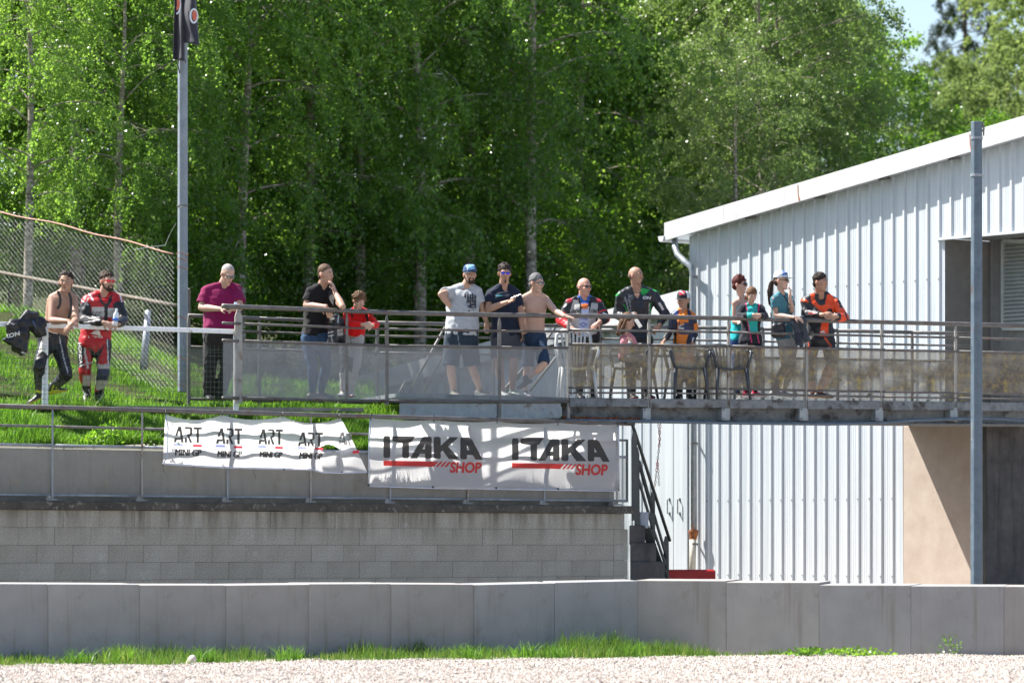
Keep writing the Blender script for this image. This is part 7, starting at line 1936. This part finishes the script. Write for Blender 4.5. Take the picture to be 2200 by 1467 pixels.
# 15 woman teal
p = Person('woman with long ponytail, white cap and teal T-shirt raising her hand', 52.65, dict(head=(1679, 604.5, -.04), shA=(1664, 643), shB=(1695, 641), elA=(1667, 677, -.10), wrA=(1708, 682, -.36), elB=(1702, 668, -.12), wrB=(1697, 636, -.18), haA=(1, .35, -.1, 22, 1, 0, -.6, .8), haB=(.1, -1, 0, 30, 1, 1, .1, 0),
    hipA=(1681, 729), hipB=(1702, 729), knA=(1686, 784, -.05), anA=(1664, 838, .1), knB=(1700, 786, .0), anB=(1682, 842, .2), footA=(.7, -.5, 0), footB=(.9, -.3, 0)), yaw=62, pitch=2, tyaw=40, fem=True, size=.97, skin=SK3)
p.hair((.05, .03, .022), .001, 'pony', rough=.003); p.glasses(M_glass, M_phone, False, .024, .017)
p.cap((.62, .64, .68), (.02, .02, .03), [('poly', [(1681, 577), (1690, 577), (1692, 590), (1680, 592)], (.05, .15, .45)), ('line', [(1676, 588), (1690, 584)], 1.5, WHT)], flat=True)
p.top((.06, .19, .24), [('line', [(1683, 632), (1697, 655), (1699, 690)], 2.2, BLK)], sleeve=.55, hem=.0, g=.011, flare=.015); p.legs((.36, .37, .38), mat=M_denim, g=.008, name='jeans'); p.shoes((.3, .3, .3))
P15 = p
# 16 orange man
OR2 = (.75, .075, .012)
p = Person('dark haired man in orange and black leathers leaning on the rail', 52.85, dict(head=(1763, 608, -.10), shA=(1733, 648), shB=(1791, 648), elA=(1730, 677, -.10), wrA=(1768, 676, -.36), elB=(1815, 683, -.16), wrB=(1797, 680, -.36), haA=(1, -.1, -.2, 45, 1, -.2, -1, .5), haB=(-1, -.15, -.1, 40, 1, .2, -1, .5),
    hipA=(1750, 730), hipB=(1778, 730), knA=(1736, 786, -.02), anA=(1748, 842, .15), knB=(1787, 782, -.05), anB=(1760, 842, .0), footA=(.8, -.5, 0), footB=(.9, -.35, 0)), yaw=52, pitch=4, tyaw=16, build=1.04, skin=SK2)
p.eyes(); p.hair((.03, .022, .018), .005, 'short', rough=.002)
j16 = p.top((.025, .026, .03), [('poly', [(1741, 628), (1748, 626), (1756, 650), (1766, 658), (1772, 650), (1778, 632), (1790, 630), (1800, 645), (1790, 662), (1778, 664), (1776, 676), (1756, 664), (1743, 650)], OR2), ('poly', [(1766, 690), (1780, 690), (1780, 722), (1760, 722)], OR2), ('line', [(1752, 640), (1760, 652), (1770, 652)], 6, (.03, .03, .03)), ('bone', 'uaB', .3, 1, OR2), ('bone', 'faB', 0, .75, OR2), ('ball', p.j['shB'] + Vector((.02, -.03, .05)), .05, (.04, .05, .08)), ('line', [(1717, 643), (1735, 647)], 5, OR2), ('line', [(1720, 634), (1732, 630)], 3, (.3, .32, .34)), ('line', [(1803, 650), (1808, 660)], 5, BLK), ('line', [(1738, 673), (1752, 674)], 3, (.35, .04, .03)), ('line', [(1816, 672), (1822, 690)], 3, BLK)], sleeve=1.78, hem=.06, g=.022, mat=M_leather, name='leather_jacket', wr=.009, pads=True, collar=.010)
p.legs((.018, .018, .022), [('line', [(1735, 728), (1739, 760)], 2.5, OR2), ('line', [(1772, 726), (1786, 744)], 2.5, OR2), ('bone', 'caB', .1, 1, (.45, .12, .06)), ('bone', 'caA', .5, 1, (.3, .08, .05))], mat=M_leather, g=.018, name='leather_trousers', wr=.008, pads=True); p.shoes((.06, .05, .05), (.3, .15, .08))
run_jobs()

# prints and logos on clothing
K_w = simple('white_print', (.62, .62, .60), .6); K_d = simple('dark_print', (.03, .035, .045), .7); K_k = simple('black_print', (.03, .03, .03), .5); K_bl = simple('blue_print', (.06, .12, .38), .6); K_tl = simple('teal_print', (.03, .20, .24), .7); K_g = simple('grey_print', (.22, .23, .24), .6)
dtext(JOBS[j2], 'MA', 195.5, 680, 11, 23, K_k, 2, .3, .05); dtext(JOBS[j2], 'MA', 196.5, 679.3, 9, 21, K_w, 2, .3, -.01, .011)
dtext(JOBS[j2b], 'HONDA', 189, 726, 5.5, 38, K_w, 0, .0, .03); dtext(JOBS[j2b], 'HONDA', 168, 736, 6.5, 46, K_w, 86, 0, .03)
wing = poly_shape([[(0, 0), (22, 5), (14, 8), (17, 9.5), (9, 10.5), (11, 12.5), (4, 12), (1, 8)]])
decal(JOBS[j2b], wing, lambda u, v: (194 + 22 - u, 721 - v), K_w, 5, name='wing_logo')
dtext(JOBS[j9], 'IXON', 1227, 672, 7, 22, K_k, 2, .25, .04); dtext(JOBS[j9], 'ON', 1268, 671, 7, 15, K_k, 4, .25, .04); dtext(JOBS[j9], 'OTORL', 1245, 687, 6, 18, K_bl, 0, .0, .02)
decal(JOBS[j9], poly_shape([[(0, 0), (9, 5), (18, 0), (9, -5)], [(3, 0), (9, 3), (15, 0), (9, -3)]]), lambda u, v: (1244 + u, 697 - v), K_bl, 5, name='diamond_print')
dtext(JOBS[j10], 'IXON', 1339, 648, 7, 17, K_g, 8, .2, .03); dtext(JOBS[j10], 'ON', 1380, 642, 6.5, 19, K_w, 4, .2, .05)
dtext(JOBS[j12], 'M', 1460, 698, 7, 9, simple('orange_print', (.7, .2, .02), .6), -4, .2, .05); dtext(JOBS[j12], 'ss', 1457, 706, 5, 13, K_w, 6, .2, .05)
dtext(JOBS[j16], 'K', 1746, 668, 8, 8, K_g, 0, .2, .04); dtext(JOBS[j16], 'K', 1761, 712, 10, 10, K_w, 60, .2, .02)
# worn dark print on the grey T-shirt, made of ragged bars
rp = random.Random(4); shp = []
for (x, y, w_, h) in ((998, 630, 3, 9), (1004, 629, 3, 22), (1009, 632, 3, 30), (1014, 630, 3, 20), (1020, 634, 2.5, 26), (1003, 645, 9, 4), (1010, 652, 12, 5), (1004, 656, 10, 3), (1008, 640, 13, 2), (1007, 660, 14, 2), (1016, 645, 6, 6), (1000, 634, 20, 1.5)):
    k = rp.uniform(-1, 1); shp.append(poly_shape([[(x, -y), (x + w_, -y + k * .5), (x + w_ - k, -y - h), (x + k, -y - h + .6)]]))
for i in range(40):
    x, y = rp.uniform(998, 1023), rp.uniform(630, 668); w_ = rp.uniform(.8, 2.4); shp.append(poly_shape([[(x, -y), (x + w_, -y), (x + w_, -y - w_), (x, -y - w_)]]))
decal(JOBS[j6], join_shapes(*shp), lambda u, v: (u, -v), K_d, 6, name='shirt_print')
decal(JOBS[j7], poly_shape([[(0, 0), (15, .5), (15, -2.5), (0, -3)]]), lambda u, v: (1065 + u, 634 + v * -1), K_tl, 5, name='shirt_print')
TMPDONE = True
# ---------------------------------------------------------------- things held and worn loose
def obox(name, c, ax, sx, sy, sz, mat, lab, cat, bevel=.003, parent=None):
    m_ = MB(); p = []
    for z in (-1, 1):
        for a, b in ((-1, -1), (1, -1), (1, 1), (-1, 1)): p.append(Vector(c) + ax[0] * a * sx / 2 + ax[1] * b * sy / 2 + ax[2] * z * sz / 2)
    m_.hexa(p); return m_.build(name, mat, parent, label=lab, cat=cat, bevel=bevel)
def axes(f):
    f = Vector(f).normalized(); r = f.cross(Vector((0, 0, 1))).normalized(); return (r, f, r.cross(f))
e = empty('phone', W(497, 662, 48.45), 'dark phone in the hands of the man in the crimson shirt', 'phone'); obox('case', W(497, 660, 48.43), (Vector((.9, -.2, .2)).normalized(), Vector((.1, .9, .4)).normalized(), Vector((-.2, -.3, .9)).normalized()), .14, .075, .012, M_phone, None, None, .003, e)
obox('screen', W(506, 654, 48.40), axes((.2, -1, .5)), .035, .05, .04, simple('phone_sticker', (.5, .6, .7), .2), None, None, .003, e)
e = empty('phone', W(1111, 639, 50.7), 'black phone held up by the man in the navy T-shirt', 'phone'); ax = (Vector((.9, -.3, .33)).normalized(), Vector((.3, .9, 0)).normalized(), Vector((-.35, 0, .93)).normalized()); obox('case', W(1110, 637, 50.68), ax, .15, .072, .010, M_phone, None, None, .003, e); obox('screen', W(1110, 636.2, 50.68), ax, .14, .064, .010, M_glass, None, None, .002, e)
e = empty('wallet', W(1125, 727, 50.9), 'dark wallet in the lowered hand of the man in the navy T-shirt', 'wallet'); obox('cover', W(1125, 727, 50.9), axes((1, 0, 0)), .06, .02, .10, M_phone, None, None, .004, e)
# bottle
bt = empty('water_bottle', W(247, 698, 46.93), 'small clear water bottle with blue label in the hands of the red suited man', 'bottle')
t_ = NT('bottle_plastic'); t_.set(col=(.75, .82, .88), rough=.12, spec=.6, alpha=.72); bw, bu = W(247, 700, 46.92), Vector((.12, -.15, 1)).normalized()
m_ = MB(); prof = ((0, .028), (.02, .032), (.05, .031), (.10, .033), (.13, .034), (.155, .026), (.172, .014), (.19, .013)); m_.tube([bw + bu * h for h, r in prof], [r for h, r in prof], 16); m_.build('bottle_body', t_.mat, bt, smooth=True)
m_ = MB(); m_.tube([bw + bu * .06, bw + bu * .10], [.0335, .0345], 16); m_.build('bottle_label', simple('blue_label', (.04, .16, .55), .4), bt, smooth=True); m_ = MB(); m_.tube([bw + bu * .188, bw + bu * .203], .0145, 12); m_.build('bottle_cap', simple('white_cap', (.7, .75, .8), .4), bt)
# hanging leather jacket on the white fence
jk = MB(); rj = random.Random(2)
def jp(x, y, dz=0): return W(x, y, wfd(x) - .03 + dz)
for (a, b2, r1_, r2_) in (((28, 694), (92, 694), .075, .085), ((30, 700), (38, 745), .09, .10), ((52, 700), (46, 752), .10, .09), ((70, 696), (84, 716), .10, .085), ((86, 688), (92, 712), .07, .06), ((46, 690), (60, 672), .07, .06), ((60, 672), (78, 676), .06, .05), ((20, 700), (22, 735), .06, .05), ((44, 750), (52, 762), .06, .022), ((10, 728), (30, 735), .04, .07)):
    for dz in (-.07, .08): 
        if dz > 0 and a[1] > 720: continue
        capsule(jk, jp(*a, dz), jp(*b2, dz), r1_ * .8, r2_ * .8)
jr = empty('leather_jacket', jp(45, 760), 'black leather jacket with white lettering hanging over the white fence', 'jacket')
n0 = len(JOBS); JOBS.append(dict(mb=jk, name='jacket_shell', mat=M_leather, parent=jr, vox=.010, col=BLK, paint=[('line', [(47, 757), (58, 760)], 3, WHT), ('line', [(16, 690), (30, 697)], 2.5, (.2, .2, .22)), ('line', [(70, 688), (78, 708)], 1.5, (.08, .12, .25))], smooth=3, wrinkle=.014, person=None))
# sweater hanging on the rail by the woman
swt = MB()
def sp2(x, y, dz=0): return W(x, y, brd(x) + .03 + dz)
for (a, b2, r1_, r2_) in (((1706, 690), (1728, 690), .05, .05), ((1706, 695), (1716, 735), .05, .055), ((1722, 695), (1732, 728), .05, .05), ((1716, 730), (1722, 742), .055, .035), ((1730, 725), (1738, 728), .05, .03), ((1712, 688), (1724, 684), .045, .045)):
    capsule(swt, sp2(*a, -.06), sp2(*b2, -.06), r1_, r2_)
capsule(swt, sp2(1706, 693, .08), sp2(1728, 700, .08), .05, .05); capsule(swt, sp2(1708, 688, .0), sp2(1726, 688, 0), .05, .05)
sr = empty('sweater', sp2(1716, 742), 'dark grey sweater hanging over the rail beside the orange suited man', 'sweater')
JOBS.append(dict(mb=swt, name='knit', mat=M_cloth, parent=sr, vox=.010, col=(.045, .055, .07), paint=[('poly', [(1700, 715), (1725, 712), (1722, 740), (1708, 735)], (.03, .035, .05))], smooth=3, wrinkle=.010, person=None))
# jacket and gear slung between the black shirt and the boy
gj = MB()
for (a, b2, r1_, r2_) in (((716, 684), (732, 690), .05, .055), ((724, 692), (720, 728), .06, .055), ((712, 700), (708, 735), .035, .04), ((732, 695), (736, 735), .05, .05), ((722, 680), (728, 700), .05, .06), ((716, 730), (722, 752), .05, .04)):
    capsule(gj, W(*a, brd(a[0]) + .12), W(*b2, brd(b2[0]) + .14), r1_, r2_)
gr = empty('leather_jacket', W(722, 750, brd(722) + .12), 'black and white leather jacket slung beside the boy in red', 'jacket')
JOBS.append(dict(mb=gj, name='jacket_shell', mat=M_leather, parent=gr, vox=.009, col=(.03, .03, .035), paint=[('line', [(706, 688), (716, 684)], 5, WHT), ('line', [(702, 695), (712, 690)], 2, WHT), ('line', [(728, 676), (726, 692)], 3, (.35, .4, .5)), ('line', [(705, 715), (716, 712)], 2, WHT), ('line', [(706, 722), (716, 720)], 2, WHT), ('poly', [(724, 708), (736, 706), (738, 720), (726, 722)], (.4, .4, .4)), ('line', [(726, 714), (736, 712)], 1.5, BLK), ('line', [(712, 722), (714, 735)], 2.5, (.3, .32, .34))], smooth=3, wrinkle=.008, person=None))
# shoulder bag of the woman
hb = MB(); 
for (x, y, r) in ((1667, 705, .07), (1677, 703, .07), (1667, 716, .075), (1678, 716, .07)): hb.ell(W(x, y, 52.42), r, .05, r, 12, 8)
hr = empty('handbag', W(1672, 728, 52.42), 'black shoulder bag hanging at the hip of the woman with the ponytail', 'bag')
JOBS.append(dict(mb=hb, name='bag_body', mat=M_leather, parent=hr, vox=.010, col=(.022, .022, .03), paint=[], smooth=4, wrinkle=.004, person=None))
m_ = MB(); m_.tube([W(1656, 672, 52.5), W(1658, 690, 52.45), W(1662, 702, 52.42)], .010, 6); m_.tube([W(1684, 636, 52.42), W(1697, 656, 52.40), W(1696, 690, 52.4), W(1683, 704, 52.42)], .008, 6); m_.build('strap', M_black, hr)
allj = JOBS; JOBS = JOBS[n0:]
run_jobs()
dtext(JOBS[0], 'IXON', 5, 729, 8.5, 40, K_w, -14, .1, .04)
# rolled paper held by the tall bald man
m_ = MB(); m_.bar(W(1357, 672, 52.2), W(1377, 703, 52.12), .05, .012, up=(0, -1, 0)); m_.build('rolled_paper', simple('paper', (.55, .55, .52), .7), label='pale rolled paper held by the tall bald man', cat='paper', bevel=.003)
# ---------------------------------------------------------------- chairs
def plastic_chair(loc, rz, mat, lab, low=False):
    e = empty('plastic_chair', loc, lab, 'chair', 'plastic garden chairs on the footbridge')
    co, si = math.cos(rz), math.sin(rz)
    def L(x, y, z): return Vector(loc) + Vector((x * co - y * si, x * si + y * co, z))
    # front is -y
    hb_ = .72 if low else .89; w_ = .22
    m_ = MB(); st_ = []
    for j in range(7):
        y = -.21 + .42 * j / 6; st_.append([L(x * (1 - .08 * (j / 6)), y, .42 - .02 * math.sin(PI * j / 6) - (.015 if abs(x) < .15 else 0)) for x in (-w_, -.15, 0, .15, w_)] + [L(x * (1 - .08 * (j / 6)), y, .405 - .02 * math.sin(PI * j / 6) - (.015 if abs(x) < .15 else 0)) for x in (w_, .15, 0, -.15, -w_)])
    m_.loft(st_); m_.build('seat', mat, e, smooth=False)
    for sx in (-1, 1):
        m_ = MB(); m_.tube([L(sx * .20, -.19, .41), L(sx * .235, -.25, 0)], [.028, .018], 6); m_.build('leg', mat, e, smooth=True)
        m_ = MB(); m_.tube([L(sx * .18, .19, .41), L(sx * .215, .30, 0)], [.028, .018], 6); m_.build('leg', mat, e, smooth=True)
        m_ = MB(); m_.tube([L(sx * .215, -.19, .42), L(sx * .27, -.20, .62), L(sx * .275, -.10, .65), L(sx * .265, .10, .65), L(sx * .235, .24, .66)], [.02, .022, .026, .026, .02], 8); m_.build('armrest', mat, e, smooth=True)
    fr = MB(); pts = [L(-.19, .20, .42), L(-.235, .24, .66), L(-.22, .27, hb_ - .05), L(-.15, .285, hb_), L(0, .29, hb_ + .015), L(.15, .285, hb_), L(.22, .27, hb_ - .05), L(.235, .24, .66), L(.19, .20, .42)]
    fr.tube(pts, [.024, .024, .024, .026, .026, .026, .024, .024, .024], 8); b = fr.build('backrest', mat, e, smooth=True)
    for i in range(7):
        x = -.15 + .05 * i; m_ = MB(); m_.bar(L(x * .7, .205, .42), L(x * 1.08, .285, hb_ - .005), .028, .010, up=(0, -1, 0)); m_.build('slat', mat, b)
    return e
def standp(x, d): p = W(x, 0, d); return Vector((p.x, p.y, zdeck))
M_wpl = simple('white_plastic', (.40, .42, .43), .45, var=.1); M_dpl = simple('dark_plastic', (.035, .042, .05), .5, var=.2)
plastic_chair(standp(1238, 51.62), .12, M_wpl, 'white plastic garden chair in front of the bald man with sunglasses')
plastic_chair(standp(1362, 51.98), -.45, M_dpl, 'dark plastic chair the little girl sits on', True)
plastic_chair(standp(1474, 52.05), .25, M_dpl, 'dark plastic chair in front of the boy in the orange suit', True)
plastic_chair(standp(1562, 52.2), .3, M_dpl, 'dark plastic chair left of the girl in the black jacket', True)
bpy.data.scenes.remove(TMP)
